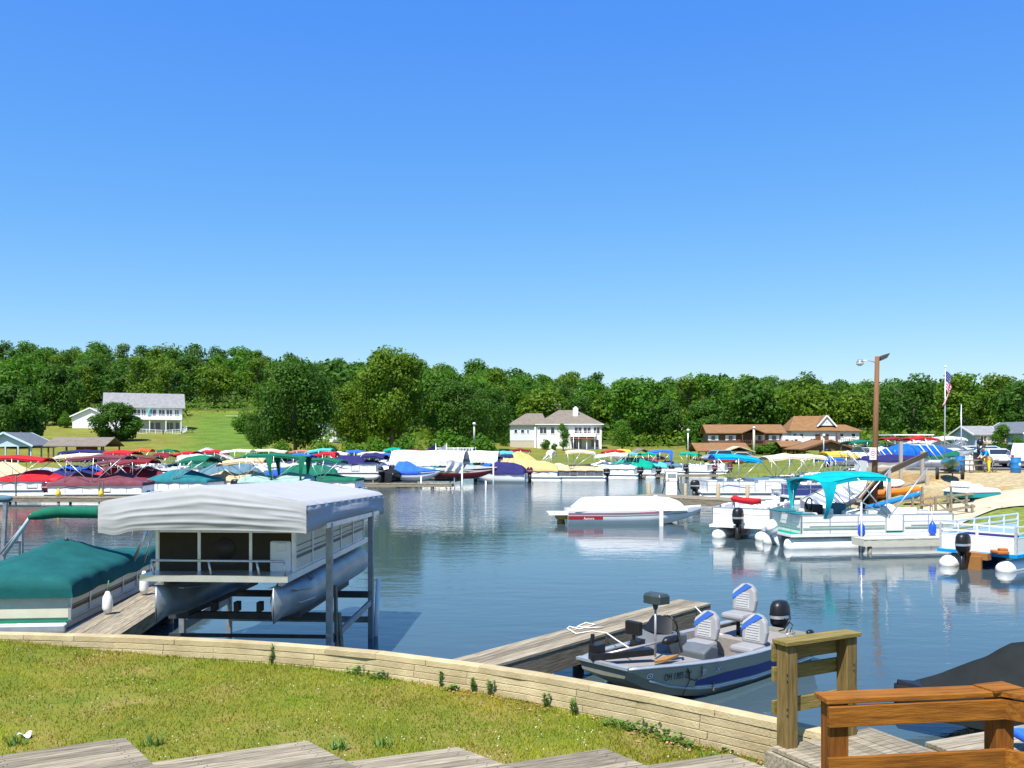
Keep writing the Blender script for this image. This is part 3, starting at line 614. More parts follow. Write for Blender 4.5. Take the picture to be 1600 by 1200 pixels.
def house_hip():
    t = thing('hip_roofed_house', 'large white house with a wide taupe hip roof and white chimney', 'house', onland(890, 178, -.1), R(-4))
    wall_part(t, SIDW, [(-6.4, 6.4, 0, 10, 0, 5.0)]); hip(t, SHT, -6.4, 6.4, 0, 10, 5.0, 8.0, (4.6, 5.6))
    wall_part(t, mat('shade_greyed_siding', (.6, .64, .66), .6, var=.06, sc=3, bump=.3, stretch=(.3, .3, 14)), [(-12.2, -6.5, 2.6, 10.5, 1.7, 4.95)], name='side_wing'); hip(t, SHT, -12.2, -5.0, 2.6, 10.5, 4.95, 7.4, (3.6, 1.2), name='wing_roof')  # wing siding: white greyed in its colour to stand for shade
    wall_part(t, FOUND, [(-12.15, -6.5, 2.65, 10.4, -.3, 1.72)], name='foundation')
    mb = MB(); mb.box((1.2, 3.0, 7.2), (1.05, .8, 2.4)); mb.box((1.2, 3.0, 8.5), (.4, .4, .3)); mb.build('chimney', TRIM, t)
    mb = MB(); mb.bar((-6.9, -.5, 4.95), (6.9, -.5, 4.95), .12, .16); mb.bar((-6.5, -.1, 0), (-6.5, -.1, 4.9), .12, .12); mb.bar((-7.0, 2.45, 0), (-7.0, 2.45, 4.9), .35, .35); mb.build('gutter', TRIM, t)
    for x, w_, m in ((-5.3, 1.5, 1), (-3.4, .9, 0), (1.7, 1.6, 1), (3.5, 1.6, 1), (5.4, 1.4, 1)): window(t, x, 3.75, w_, 1.4, mull=m)
    for x, w_ in ((-4.6, .9), (4.6, .8), (5.5, .8)): window(t, x, 1.15, w_, 1.6, mull=0)
    for x, w_ in ((-9.6, .8), (-8.5, .5), (-11, .7)): window(t, x, 3.6, w_, .9, y=2.6, mull=0)
    mb = MB(); mb.box((2.6, -1.1, 2.55), (5.2, 2.2, .16)); mb.build('upper_deck', TRIM, t)
    railing(t, [(0, -.1, 2.62), (0, -2.1, 2.62), (5.2, -2.1, 2.62), (5.2, -.1, 2.62)], .95, TRIM)
    posts(t, [(x, -2.0, 0) for x in (.2, 1.8, 3.4, 5.0)], 2.5, .16, TRIM)
    mb = MB(); mb.grid(lambda u, v: (lerp(.1, 5.1, u), lerp(-.1, -2.5, v), 2.35 - .2 * v + .03 * math.sin(u * 50)), 30, 3, thick=.03); mb.build('awning', cloth('salmon'), t)
    window(t, 1.4, 1.15, 2.2, 2.1, mull=1, name='patio_door')
    MB().tube([(.0, -2.4, 0), (.0, -2.4, 3.4)], .05).build('downpipe', TRIM, t)
    r2 = thing('background_house', 'taupe roofed house half hidden behind the hip roofed house', 'house', onland(862, 232, 1)); wall_part(r2, SIDW, [(-2.2, 2.2, 0, 6, 0, 5.6)]); gable(r2, SHT, 0, 6, -2.2, 2.2, 5.6, 7.6, 'x', .4)
    h = thing('small_gabled_house', 'small white gabled house half hidden by trees on the hillside', 'house', onland(1018, 232, 1.0), R(-18))
    wall_part(h, SIDW, [(-2.2, 2.2, 0, 9, 0, 5.2)], [('y', -2.2, 2.2, 0, 9, 5.2, 7.2)]); gable(h, SHG, -2.2, 2.2, 0, 9, 5.2, 7.25, 'y', .4, trim=TRIM); window(h, 0, 4.4, .9, 1.0)
    wall_part(h, SIDW, [(2.2, 9, 3, 9, 0, 5)], name='side_wing'); gable(h, SHG, 3, 9, 2.3, 9, 5, 7, 'x', .3, name='wing_roof')
    q = thing('pale_cottage', 'pale cottage glimpsed through the tall dark shore tree', 'house', onland(510, 176, 0)); wall_part(q, SIDW, [(-3, 3, 0, 6, 0, 5.2)], [('x', 0, 6, -3, 3, 5.2, 7.5)]); gable(q, SHG, 0, 6, -3, 3, 5.2, 7.6, 'x'); window(q, -.8, 3.6, 1.0, 1.2); window(q, 1.2, 3.6, 1.0, 1.2)
house_hip()

def house_brown():
    t = thing('porch_house', 'long brown house with tawny roof, white shutters and a raised porch', 'house', onland(1166, 150, 0), R(-5))
    wall_part(t, SIDBR, [(-6.2, 6.0, 0, 8, 1.7, 4.3)], [('x', 0, 8, -6.2, 6.0, 4.3, 5.9)]); gable(t, SHO, 0, 8, -6.2, 6.0, 4.3, 6.0, 'x', .6)
    wall_part(t, FOUND, [(-6.1, 5.9, .1, 7.9, -.4, 1.68)], name='foundation')
    for x in (-5.5, -2.6, 2.2, 4.6): window(t, x, 3.1, .85, 1.15, mull=0, shutters=TRIM)
    mb = MB(); mb.box((-1.0, -.03, 2.7), (.95, .08, 2.0)); mb.build('door', STAIN, t)
    mb = MB(); mb.box((1.9, -1.2, 1.62), (10.6, 2.4, .16)); mb.build('porch_deck', STAIN, t); railing(t, [(-3.4, -2.3, 1.7), (7.2, -2.3, 1.7), (7.2, 0, 1.7)], .85, STAIN)
    posts(t, [(x, -2.25, -.3) for x in (-3.2, -1, 1.2, 3.4, 5.4, 7.0)], 1.85, .16, STAIN)
    d = MB(); sl = [(-2.0, 4.0), (0, 5.1), (2.0, 4.0), (2.0, 4.15), (0, 5.25), (-2.0, 4.15)]; d.prism(sl[:2] + sl[4:], lambda a, b, z: (a + .8, z, b), -2.4, 3.2); d.prism([sl[1], sl[2], sl[3], sl[4]], lambda a, b, z: (a + .8, z, b), -2.4, 3.2); d.build('porch_gable', SHO, t)
    posts(t, [(-1.0, -2.2, 1.7), (2.6, -2.2, 1.7)], 2.35, .14, STAIN)
    s = thing('steep_roofed_house', 'white house with a tall tawny roof and a white front gable', 'house', onland(1287, 156, 0), R(-4))
    wall_part(s, SIDW, [(-5.6, 2.0, 0, 8, 1.2, 4.4)]); hip(s, SHO, -5.6, 2.2, 0, 8, 4.4, 8.0, (1.9, 2.2)); s.scale = (1, 1, .74); t.scale = (1, 1, .76)
    wall_part(s, SIDW, [(2.0, 6.2, .3, 7, 1.2, 4.35)], name='side_wing'); hip(s, SHO, 1.0, 6.2, .3, 7, 4.35, 5.9, (.4, 1.9), name='wing_roof')
    wall_part(s, FOUND, [(-5.5, 6.1, .4, 6.9, -.5, 1.18)], name='foundation')
    wall_part(s, SIDW, [], [('y', -.9, 2.1, .35, 3.8, 5.6, 7.9)], name='front_gable'); gable(s, SHO, -.9, 2.1, .3, 3.8, 5.6, 7.95, 'y', .2, name='gable_roof', trim=TRIM)
    window(s, .6, 6.5, .3, .4, y=.35, mull=0)
    for x in (-5, -3.8, 3.2, 5.2): window(s, x, 3.3, .75, .9, y=0 if x < 2 else .3, mull=0)
    mb = MB(); mb.box((.4, .0, 2.5), (.9, .1, 2)); mb.box((-1, .0, 2.5), (.9, .1, 2)); mb.build('door', STAIN, s)
    mb = MB(); mb.box((2.2, -1.3, 1.4), (9, 2.6, .16)); mb.build('deck', STAIN, s); railing(s, [(-2.2, -.1, 1.48), (-2.2, -2.5, 1.48), (6.6, -2.5, 1.48), (6.6, 0, 1.48)], .9, STAIN)
    posts(s, [(x, -2.4, -.4) for x in (-2, 1, 4, 6.5)], 1.75, .15, STAIN)
    st = MB()
    for i in range(8): st.box((4.2 + i * .28, -2.9, 1.35 - i * .17), (.3, .9, .05))
    st.bar((4.1, -2.45, 1.4), (6.4, -2.45, 0), .05, .2); st.bar((4.1, -3.35, 1.4), (6.4, -3.35, 0), .05, .2); st.bar((4.1, -3.35, 2.3), (6.4, -3.35, .9), .07, .07); st.bar((4.1, -2.45, 2.3), (6.4, -2.45, .9), .07, .07); st.build('stair', STAIN, s)
    posts(s, [(x, -2.2, 1.48) for x in (-1.2, 1.6)], 2.8, .16, STAIN)
    rv = thing('camper_trailer', 'white camper trailer parked between the two tawny roofed houses', 'trailer', onland(1238, 148, 0), R(-3))
    m = MB(); m.prism([(-1.7, .5), (1.5, .5), (1.7, 1.0), (1.6, 2.5), (-1.5, 2.6), (-1.75, 1.2)], lambda a, b, q: (a, q, b), 0, 2.2); m.build('body', paint('white'), rv, bevel=.08)
    for x in (-.9, .6): window(rv, x, 1.8, .7, .6, mull=0)
    for x in (-.4, .4): MB().lathe([(.3, -.1), (.33, 0), (.3, .1)], (x, .1, .33), 10, axis='y').build('wheel', RUB, rv)
house_brown()

def house_right():
    t = thing('blue_grey_house', 'blue grey gabled house with a small deck, right of the flagpole', 'house', onland(1524, 118, .2), R(2)); t.scale = (1, 1, .7)
    wall_part(t, SIDB, [(0, 3.4, 0, 6, -.4, 3.2)], [('x', 0, 6, 0, 3.4, 3.2, 4.7)]); gable(t, SHG, 0, 6, 0, 3.4, 3.2, 4.75, 'x', .35, trim=TRIM)
    mb = MB(); mb.box((1.9, -.8, 1.5), (2.8, 1.6, .14)); mb.build('deck', mat('new_deck_wood', (.5, .34, .16), .8), t); railing(t, [(.6, -1.5, 1.56), (3.2, -1.5, 1.56)], .9, mat('new_deck_wood', (.5, .34, .16)), bal=False)
    posts(t, [(.7, -1.5, -.3), (3.1, -1.5, -.3)], 1.8, .12, mat('new_deck_wood', (.5, .34, .16))); window(t, 1.1, 2.4, 1.0, 1.2); window(t, 2.5, 2.4, .9, 1.3, name='glass_door')
    h = thing('white_gabled_house', 'pale blue white gabled house cut by the right edge', 'house', onland(1630, 118, .3), R(8)); h.scale = (1, 1, .74)
    wall_part(h, SIDLB, [(-2.9, 2.9, 0, 8, -.4, 3.1)], [('y', -2.9, 2.9, 0, 8, 3.1, 5.0)]); gable(h, SHD, -2.9, 2.9, 0, 8, 3.1, 5.05, 'y', .35, trim=TRIM); window(h, -1.4, 2.4, .9, 1.0); window(h, .9, 2.4, .9, 1.0)
    s = thing('storage_tent', 'low white storage tent behind the flagpole', 'tent', onland(1473, 96, 0), R(10)); s.scale = (1, 1, .8)
    gable(s, mat('tent_fabric', (.6, .61, .62), .7, transl=.2), -3.3, 2.4, 0, 6, 1.0, 2.4, 'y', .2, .05); wall_part(s, mat('tent_fabric', (.6, .61, .62)), [(-3.2, 2.3, .1, 6, -.3, 1.0)], [('y', -3.2, 2.3, .1, 5.8, 1.0, 2.3)])
    q = thing('carport', 'pale flat roofed carport behind the blue tarpaulin', 'carport', onland(1428, 100, 0)); MB().box((0, 2, 2.5), (4.6, 4, .12)).build('roof', TRIM, q); posts(q, [(-2.1, .1, -.2), (2.1, .1, -.2)], 2.65, .1, ALU)
house_right()

def pavilion(px, D, w_, dpt, h, rise, rm, pm, label, name='pavilion', axis='y', rz=0, npost=4, wallm=None, skip=0):
    t = thing(name, label, 'pavilion', onland(px, D, 0), R(rz))
    if axis == 'y': gable(t, rm, -w_ / 2, w_ / 2, 0, dpt, h, h + rise, 'y', .4, .12, trim=pm if wallm else None)
    else: gable(t, rm, 0, dpt, -w_ / 2, w_ / 2, h, h + rise, 'x', .4, .12)
    if wallm: wall_part(t, wallm, [], [('y', -w_ / 2, w_ / 2, .05, .15, h, h + rise)], name='gable_end')
    posts(t, [(lerp(-w_ / 2 + .1, w_ / 2 - .1, i / (npost - 1)), y, -.5) for i in range(npost) for y in (.1, dpt - .1)], h + .5, .16, pm)
    mb = MB(); [mb.bar((-w_ / 2, y, h - .1), (w_ / 2, y, h - .1), .12, .2) for y in (.1, dpt - .1)]; mb.build('beam', pm, t)
    return t
BLUEP = mat('pale_blue_paint', (.45, .6, .66), .5); REDW = mat('redwood_stain', (.2, .055, .025), .7, var=.2)
pavilion(8, 118, 7, 6, 2.4, 1.6, SHD, BLUEP, 'pale blue open gazebo with a gable sign at the left edge', wallm=SIDLB, npost=5)
p_ = pavilion(118, 119, 7.6, 5, 2.3, 1.0, SHT, REDW, 'dark red open shelter with a shingle roof on the left lawn', axis='x', npost=4)
MB().box((0, 3.2, 1.1), (2.4, 1.2, 2.2)).build('storage_box', REDW, p_)
pavilion(322, 112, 6.4, 9, 1.2, 1.35, SHD, TRIM, 'low slate roofed boat shed with white edges below the green slope', wallm=SIDB, rz=18)
pavilion(1006, 120, 6.0, 6, 1.25, 1.2, SHT, STAIN, 'brown open shelter below the small white gabled house', wallm=None, npost=4)
pavilion(1130, 128, 7.2, 6, 1.3, 1.0, SHO, STAIN, 'wide tawny roofed shelter before the long brown house', axis='x')
tn = pavilion(1155, 126, 3.6, 4, 1.2, .6, mat('tan_awning', (.5, .42, .28), .8), ALU, 'small tan canopy shelter beside the grey blue van', name='canopy_shelter')
pavilion(1296, 124, 7.2, 6, 1.0, 1.15, SHO, STAIN, 'tawny roofed gable shelter before the steep roofed house', wallm=SIDBR, npost=4, rz=4)
pavilion(1238, 136, 3.0, 4, 1.3, .7, SHO, STAIN, 'little tawny roofed lean to left of the steep roofed house', axis='x')

# poles
def simple_pole(px, D, top, r, m, label, name='utility_pole', lamp=False):
    p = onland(px, D, 0) if ground((px - CX) / F * D, D) > 0 else at(px, HY, D); p.z = max(p.z, -.3) - .2
    h = EYE + (HY - top) / F * D - p.z; t = thing(name, label, 'pole', p)
    MB().tube([(0, 0, 0), (0, 0, h)], [r, r * .8], 8).build('shaft', m, t)
    if lamp: MB().ell((0, -.1, h), (.22, .22, .18), 8, 5).build('lamp', TRIM, t)
    return t
PALEW = mat('pale_pole', (.5, .46, .36), .8)
simple_pole(741, 112, 662, .14, PALEW, 'pale wooden pole before the shore trees', lamp=True)
simple_pole(1075, 122, 672, .09, ALU, 'slim grey lamp pole left of the tawny shelter', lamp=True)
simple_pole(896, 140, 682, .06, ALU, 'thin grey pole in front of the awning of the hip roofed house')
simple_pole(1178, 134, 668, .2, PALEW, 'thick pale pole with a lamp before the brown house porch', lamp=True)
simple_pole(1287, 118, 680, .09, ALU, 'grey lamp pole before the steep roofed house', lamp=True)
def light_pole():
    D = 48.5; b = onland(1365, D, -.4); b.x = (1365 - CX) / F * D; top = EYE + (HY - 557) / F * D; h = top - b.z
    t = thing('light_pole', 'tall brown wooden light pole on the right bank', 'light pole', b); PW = mat('creosote_pole', (.22, .1, .04), .85, sc=3, bump=.4, stretch=(6, 6, .5), col2=(.13, .06, .025))
    lean = .2
    MB().tube([(0, 0, 0), (lean * .5, 0, h * .5), (lean, 0, h)], [.165, .145, .12], 12).build('shaft', PW, t)
    MB().tube([(lean, 0, h - .35), (lean - .5, -.05, h - .22), (lean - .85, -.08, h - .25)], .03).build('bracket_arm', ALU, t)
    m = MB(); m.lathe([(.1, .15), (.17, .02), (.2, -.02)], (lean - .98, -.08, h - .3), 10); lm = m.build('lamp_housing', STEEL, t)
    MB().lathe([(.19, -.02), (.2, -.14), (.08, -.22)], (lean - .98, -.08, h - .3), 10).build('lens', mat('lamp_lens', (.75, .75, .7), .2, transl=.5), lm)
    m = MB(); m.prism([(.12, -.1), (.45, .05), (.62, .32), (.3, .22), (.1, .1)], lambda a, b_, q: (lean + a, q, h - .15 + b_), -.22, .22); m.build('floodlight', mat('dark_bronze', (.07, .065, .06), .5, .3), t)
    s = thing('warning_sign', 'white sign with a red circle fixed to the brown light pole', 'sign', at(1364, 718, D - .3)); SG = mat('sign_white', (.8, .8, .8), .4, var=.02)
    MB().box((0, 0, .32), (.37, .02, .66)).build('panel', SG, s); RD = mat('sign_red', (.6, .03, .04), .4); m = MB()
    m.add([(r_ * math.cos(a), -.016, .34 + r_ * math.sin(a)) for r_ in (.1, .135) for a in (2 * math.pi * i / 20 for i in range(20))], [(i, (i + 1) % 20, 20 + (i + 1) % 20, 20 + i) for i in range(20)]); m.box((0, -.016, .34), (.12, .004, .03)); m.box((0, -.016, .57), (.2, .004, .025)); m.box((0, -.016, .1), (.26, .004, .025)); m.build('red_ring', RD, s)
light_pole()
def flagpole():
    D = 60; b = onland(1475.5, D, -.1); top = EYE + (HY - 574) / F * D; h = top - b.z
    t = thing('flagpole', 'white flagpole at the boat yard', 'flagpole', b); MB().tube([(0, 0, 0), (.08, 0, h)], [.055, .03], 8).build('shaft', ALU, t); MB().ell((.08, 0, h + .05), (.07, .07, .07), 8, 6).build('finial', TRIM, t)
    # the flag hangs limp in folds along the pole
    fl = MB(); L_, Hh = 2.2, 1.3; z0 = h - .25; FW = mat('flag_white', (.8, .8, .8), .8, transl=.2); FR = mat('flag_red', (.55, .02, .04), .8, transl=.2); FB = mat('flag_blue', (.03, .05, .25), .8, transl=.2)
    def fp(u, v):  # u along the fly (0 at hoist), v down the hoist
        return V(.1 + .75 * u ** .7 * (1 - .35 * v) - .45 * u * u - .25 * u * v + .05 * math.sin(u * 9 + v * 3), .12 * math.sin(u * 11 + v * 2), z0 - v * Hh - 1.15 * u ** 1.2 + .05 * math.sin(u * 7))
    nu, nv = 20, 13
    for i in range(nu):
        for j in range(nv):
            mi = 2 if (i < nu * .4 and j < 7) else (1 if j % 2 == 0 else 0)
            fl.add([fp(i / nu, j / nv), fp((i + 1) / nu, j / nv), fp((i + 1) / nu, (j + 1) / nv), fp(i / nu, (j + 1) / nv)], [(0, 1, 2, 3)], True, mi)
            if mi == 2 and (i + j) % 2 == 0 and j < 6:
                c = fp((i + .5) / nu, (j + .5) / nv); fl.box(c + V(0, -.012, 0), (.03, .006, .03))
    f = fl.build('flag', [FW, FR, FB], fix=False); f.location = b; tag(f, 'red, white and blue striped flag hanging limp on the flagpole', 'flag')
    m = thing('mast_pole', 'slim bare grey mast right of the flagpole', 'pole', onland(1502, 60, -.1)); MB().tube([(0, 0, 0), (0, 0, EYE + (HY - 632) / F * 60 - 1.9)], [.05, .035], 8).build('shaft', ALU, m); MB().box((0, 0, 1.2), (.2, .1, .3)).build('bracket', ALU, m)
flagpole()
# ---------------------------------------------------------------- boat parts
def outboard(p, x, y, z, col='black', s=1.0, tilt=0, name='outboard_motor'):
    """hangs on a transom at x, the boat lying towards +x; z = height of the clamp"""
    leg = MB(); leg.box((-.12 * s, 0, -.05 * s), (.14 * s, .14 * s, .3 * s)); leg.loft([[(x_ * s, y_ * s, zz * s) for x_, y_ in ((-.3, -.05), (-.1, -.06), (-.06, 0), (-.1, .06), (-.3, .05), (-.34, 0))] for zz in (.1, -.35, -.6)], smooth=True)
    leg.lathe([(.02, -.42), (.06, -.35), (.06, -.1), (.02, .02)], (0, 0, -.62 * s), 8, axis='x'); leg.box((-.25 * s, 0, -.47 * s), (.34 * s, .2 * s, .02 * s))
    for k in range(3):
        a = k * 2.09; leg.bar((-.42 * s, 0, -.62 * s), (-.44 * s, math.sin(a) * .14 * s, (-.62 + math.cos(a) * .14) * s), .09 * s, .012)
    if col == 'white': m = paint('white')
    elif col == 'maroon': m = mat('maroon_cowl', (.12, .01, .015), .25, clear=.4)
    else: m = BLK
    o = leg.build(name, BLK if col != 'white' else paint('white'), p); o.location = (x, y, z); o.rotation_euler = (0, tilt, 0)
    cw = MB(); S_ = []
    for zz, a, b in ((.1, .2, .12), (.16, .25, .16), (.34, .27, .175), (.5, .25, .16), (.58, .19, .12), (.6, .1, .06)):
        S_.append([(-.2 * s + a * s * math.cos(t) * (1 if abs(math.cos(t)) < .7 else .95), b * s * math.sin(t), zz * s) for t in (2 * math.pi * i / 12 for i in range(12))])
    cw.loft(S_); c = cw.build('cowling', m, o)
    b = MB(); b.loft([[(-.2 * s + a * s * math.cos(t), bb * s * math.sin(t), zz * s) for t in (2 * math.pi * i / 12 for i in range(12))] for zz, a, bb in ((.27, .272, .176), (.33, .276, .18))], caps=False); b.build('cowl_band', ALU, o)
    return o
def bimini(p, xc, zc, Lc, Wc, c, hinge=None, hz=1.15, W=2.4, sag=.05, drop=.13, slope=0, legs=None, name='canopy', frame=True):
    m = cloth(c); mb = MB()
    def fn(u, v):
        a, b = 2 * u - 1, 2 * v - 1
        return V(xc + a * Lc / 2, b * Wc / 2, zc - drop * abs(b) ** 3 - .05 * b * b + slope * a + .02 * noise.noise(V(a * 2.5 + xc, b * 2, zc)) - .16 * abs(a) ** 3.2 - sag * (1 - math.cos(a * 6.28)) * .5 * (1 - .3 * b * b))
    mb.grid(fn, 14, 10, thick=.035)
    for s in (0, 1): mb.add([fn(i / 14, s) + V(0, 0, k) for k in (.0, -.14) for i in range(15)], [(i, i + 1, 16 + i, 15 + i) for i in range(14)], True)
    o = mb.build(name, m, p)
    if legs:  # long cloth legs that run from the canopy corners down to the rail
        for (u, v, x1, y1, z1, w0) in legs:
            q = fn(u, v); e = V(x1, y1, z1)
            lg = MB(); lg.loft([[q.lerp(e, t) + V(k * lerp(w0, .07, min(1, t * 1.3) ** .6), 0, .03 if t == 0 else 0) + V(0, (1 if v > .5 else -1) * .18 * math.sin(t * 3.14), 0) for k in (-1, 0, 1)] for t in (0, .08, .2, .4, .6, .8, 1)], closed=False, caps=False)
            lg.build('canopy_leg', m, o)
    if frame:
        fr = MB(); hx = xc if hinge is None else hinge
        for s in (-1, 1):
            h = V(hx, s * W / 2, hz)
            for a in (.06, .5, .94): e = fn(a, 0 if s < 0 else 1) + V(0, 0, -.05); fr.tube([h if a != .5 else h.lerp(e, .0), e], .022, 5)
            e0 = fn(.06, 0 if s < 0 else 1); fr.tube([V(xc - Lc * .47, s * W / 2, hz - .05), e0 + V(0, 0, -.05)], .014, 4)
        for a in (.06, .5, .94): fr.tube([fn(a, v) + V(0, 0, -.06) for v in (0, .2, .5, .8, 1)], .02, 5)
        fr.build('canopy_frame', ALU, p)
    return o
def tarp(p, x0, x1, W, zt, zb, c, peaks, bow=0, name='cover', seed=0, nu=30, nv=16, hole=None, sheen=None):
    """a fitted cover: ridge heights peaks [(x, z)], shoulder zt, skirt bottom zb; bow>0 narrows towards x1"""
    def width(x): t = (x - x0) / (x1 - x0); return W / 2 * (1 if not bow else max(.06, 1 - bow * max(0, (t - .45) / .55) ** 2))
    def fn(u, v):
        a, b = 2 * u - 1, 2 * v - 1; ca, cb = min(abs(a) / .9, 1), min(abs(b) / .8, 1)
        x = lerp(x0, x1, .5 + .5 * math.copysign(ca, a)); wd = width(x); y = math.copysign(cb, b) * wd
        rz_ = interp(x, peaks); k = (1 - cb ** 1.25); ek = 1 - max(0, (ca - .82) / .18) ** 2 * .55
        z = zt + (rz_ - zt) * k * ek + .05 * noise.noise(V(x * 1.2 + seed, y * 1.5, 1)) + .022 * noise.noise(V(x * 4 + seed, y * 4, 3)) + .015 * math.sin(x * 5 + y * 3 + seed) * k
        sk = max((abs(b) - .8) / .2, (abs(a) - .9) / .1, 0)
        z = lerp(z, zb + .02 * math.sin(x * 4 + seed), min(sk, 1)); y *= 1 + .012 * math.sin(x * 7) * sk + .03 * sk
        return V(x, y, z)
    return MB().grid(fn, nu, nv).build(name, cloth(c), p)
def tubes(p, L, W, r, z, m, off=0, nose=.55, keel=0):
    for s in (-1, 1):
        mb = MB(); pr = [(r * .3, -L / 2), (r * .82, -L / 2 + .08), (r, -L / 2 + .25), (r, L / 2 - nose - .35), (r * .93, L / 2 - nose), (r * .6, L / 2 - nose * .4), (r * .1, L / 2)]
        n = 14; secs = []
        for i, (q, x) in enumerate(pr):
            up = max(0, (x - (L / 2 - nose - .35)) / (nose + .35)) ** 1.6 * r * .75
            kt = keel * max(0, min(1, (x - (L / 2 - nose)) / nose)); qz = lerp(q, r * .97, kt); up *= 1 - keel; secs.append([(x + off, s * W + q * (1 - .3 * kt) * math.cos(t), z + up + qz * math.sin(t)) for t in (2 * math.pi * j / n for j in range(n))])
        mb.loft(secs); mb.bar((-L / 2 + .4 + off, s * W, z + r * .98), (L / 2 - nose - .3 + off, s * W, z + r * .98), .06, .1)
        mb.build('pontoon', m, p)
def pontoon(label, loc, ang, L=6.2, W=2.4, panel=None, stripe=None, cover=None, peaks=None, bim=None, motor='black', tube=None, lift=0, group=None, cap=None, name='pontoon_boat', skirt=None, seats=True, tilt=0, swoosh=None, floor=None):
    panel = panel or FENCE; tube = tube or WTUBE; t = thing(name, label, 'boat', V(*loc) + V(0, 0, lift), R(ang), group)
    tubes(t, L, W * .36, .3, .1, tube)
    mb = MB(); mb.box((-.1, 0, .5), (L * .95, W, .1)); [mb.box((x, 0, .42), (.08, W * .8, .08)) for x in (-L * .3, 0, L * .3)]; mb.build('deck', FENCE if tube is WTUBE else ALU, t)
    if floor: MB().box((-.1, 0, .553), (L * .95 - .08, W - .08, .012)).build('deck_carpet', cloth(floor), t)
    xs0, xs1, hw, z0, z1 = -L * .43, L * .4, W / 2 - .05, .56, 1.2
    mb = MB(); rl = MB(); bands = MB()
    def side(a, b): 
        a, b = V(*a, 0), V(*b, 0); d = (b - a).normalized(); mb.bar(a + V(0, 0, (z0 + z1) / 2), b + V(0, 0, (z0 + z1) / 2), .035, z1 - z0)
        rl.bar(a + V(0, 0, z1 + .025), b + V(0, 0, z1 + .025), .05, .045); rl.bar(a + V(0, 0, z0), b + V(0, 0, z0), .045, .035); k = max(1, round((b - a).length / .95))
        rl.bar(a + V(0, 0, .97), b + V(0, 0, .97), .042, .025)
        for i in range(k + 1): q = a.lerp(b, i / k); rl.bar(q + V(0, 0, .55), q + V(0, 0, z1 + .04), .045, .045)
        if stripe:
            n = V(-d.y, d.x, 0) * .03
            for sg in (-1, 1): bands.bar(a + n * sg + d * .05 + V(0, 0, .74), b + n * sg - d * .05 + V(0, 0, .74), .01, .06); bands.bar(a + n * sg + d * .3 + V(0, 0, .83), b + n * sg - d * .05 + V(0, 0, .83), .01, .025)
    for s in (-1, 1):
        g0 = xs0 + (xs1 - xs0) * .55
        side((xs0, s * hw), (g0, s * hw)); side((g0 + .7, s * hw), (xs1, s * hw)); mb.bar((g0 + .03, s * hw, .88), (g0 + .67, s * hw, .88), .03, .5); rl.bar((g0, s * hw, z1 + .02), (g0 + .7, s * hw, z1 + .02), .035, .03)
        if swoosh:
            pts = [(xs0 + .4, .72), (xs0 + 1.4, .95), (g0 - .6, .78), (g0 - .1, .86), (g0 - .6, .83), (xs0 + 1.4, 1.03)]
            bands.add([(x, s * (hw + .024), z) for x, z in pts], [(0, 1, 5), (1, 2, 4, 5), (2, 3, 4)])
    side((xs0, -hw), (xs0, hw)); side((xs1, -hw), (xs1, -.35)); side((xs1, .35), (xs1, hw)); mb.bar((xs1, -.33, .88), (xs1, .33, .88), .03, .5)
    f = mb.build('fence', panel, t); rl.build('rail', ALU if not cap else cap, t)
    if bands.v: bands.build('stripe', stripe or swoosh, f)
    if cover: tarp(t, xs0 - .06, xs1 + .06, W + .04, 1.28, 1.08 if not skirt else skirt, cover, peaks or [(xs0, 1.3), (-L * .2, 1.75), (0, 1.5), (L * .18, 1.8), (xs1, 1.3)], seed=loc[0])
    elif seats:
        for (x, y, a, b) in ((xs0 + .45, -.45, .6, 1.1), (xs1 - .55, .75, 1.0, .55), (xs1 - .55, -.75, 1.0, .55), (xs0 + 1.6, .8, 1.2, .5)):
            q = MB(); q.box((x, y, .8), (a, b, .4)); q.box((x, y + math.copysign(b * .42, y), 1.12), (a, .16, .36)); q.build('seat', VINYL, t, bevel=.05)
        q = MB(); q.box((xs0 + 2.2, -.75, .95), (.6, .6, .75), taper=.85); q.bar((xs0 + 2.0, -.75, 1.32), (xs0 + 2.35, -.75, 1.42), .6, .02); q.build('console', VINYL, t, bevel=.04)
        q = MB(); q.box((xs0 + 1.5, -.75, .9), (.45, .5, .12)); q.box((xs0 + 1.3, -.75, 1.18), (.12, .5, .55)); q.box((xs0 + 1.5, -.75, .7), (.1, .1, .3)); q.build('seat', VINYL, t, bevel=.05)
    if bim: bimini(t, *bim[:4], bim[4], **(bim[5] if len(bim) > 5 else {}), W=W)
    if motor: outboard(t, -L * .475, 0, .5, motor, 1.3, tilt)
    return t
def hull_secs(L, W, fb, bowh, v=.35, entry=.5):
    out = []
    for i in range(13):
        s = i / 12; x = lerp(-L / 2, L / 2, s); w_ = W / 2 * (.94 + .06 * min(1, s * 3)) * (1 - max(0, (s - .45) / .55) ** 2.3 * .97)
        zg = fb + (bowh - fb) * max(0, (s - .3) / .7) ** 1.5; lift = max(0, (s - entry) / (1 - entry)) ** 2.2
        ch = w_ * .86; zc = -.02 + lift * (zg * .75); zk = -.22 + lift * (zg * .95 + .2)
        rk = .0 if s < .6 else 0
        out.append([(x, -w_, zg), (x, -w_ * .985, zg - .1), (x, -w_ * .95, (zg + zc) / 2), (x, -ch, zc), (x, 0, zk), (x, ch, zc), (x, w_ * .95, (zg + zc) / 2), (x, w_ * .985, zg - .1), (x, w_, zg), (x, 0, zg + .05)])
    return out
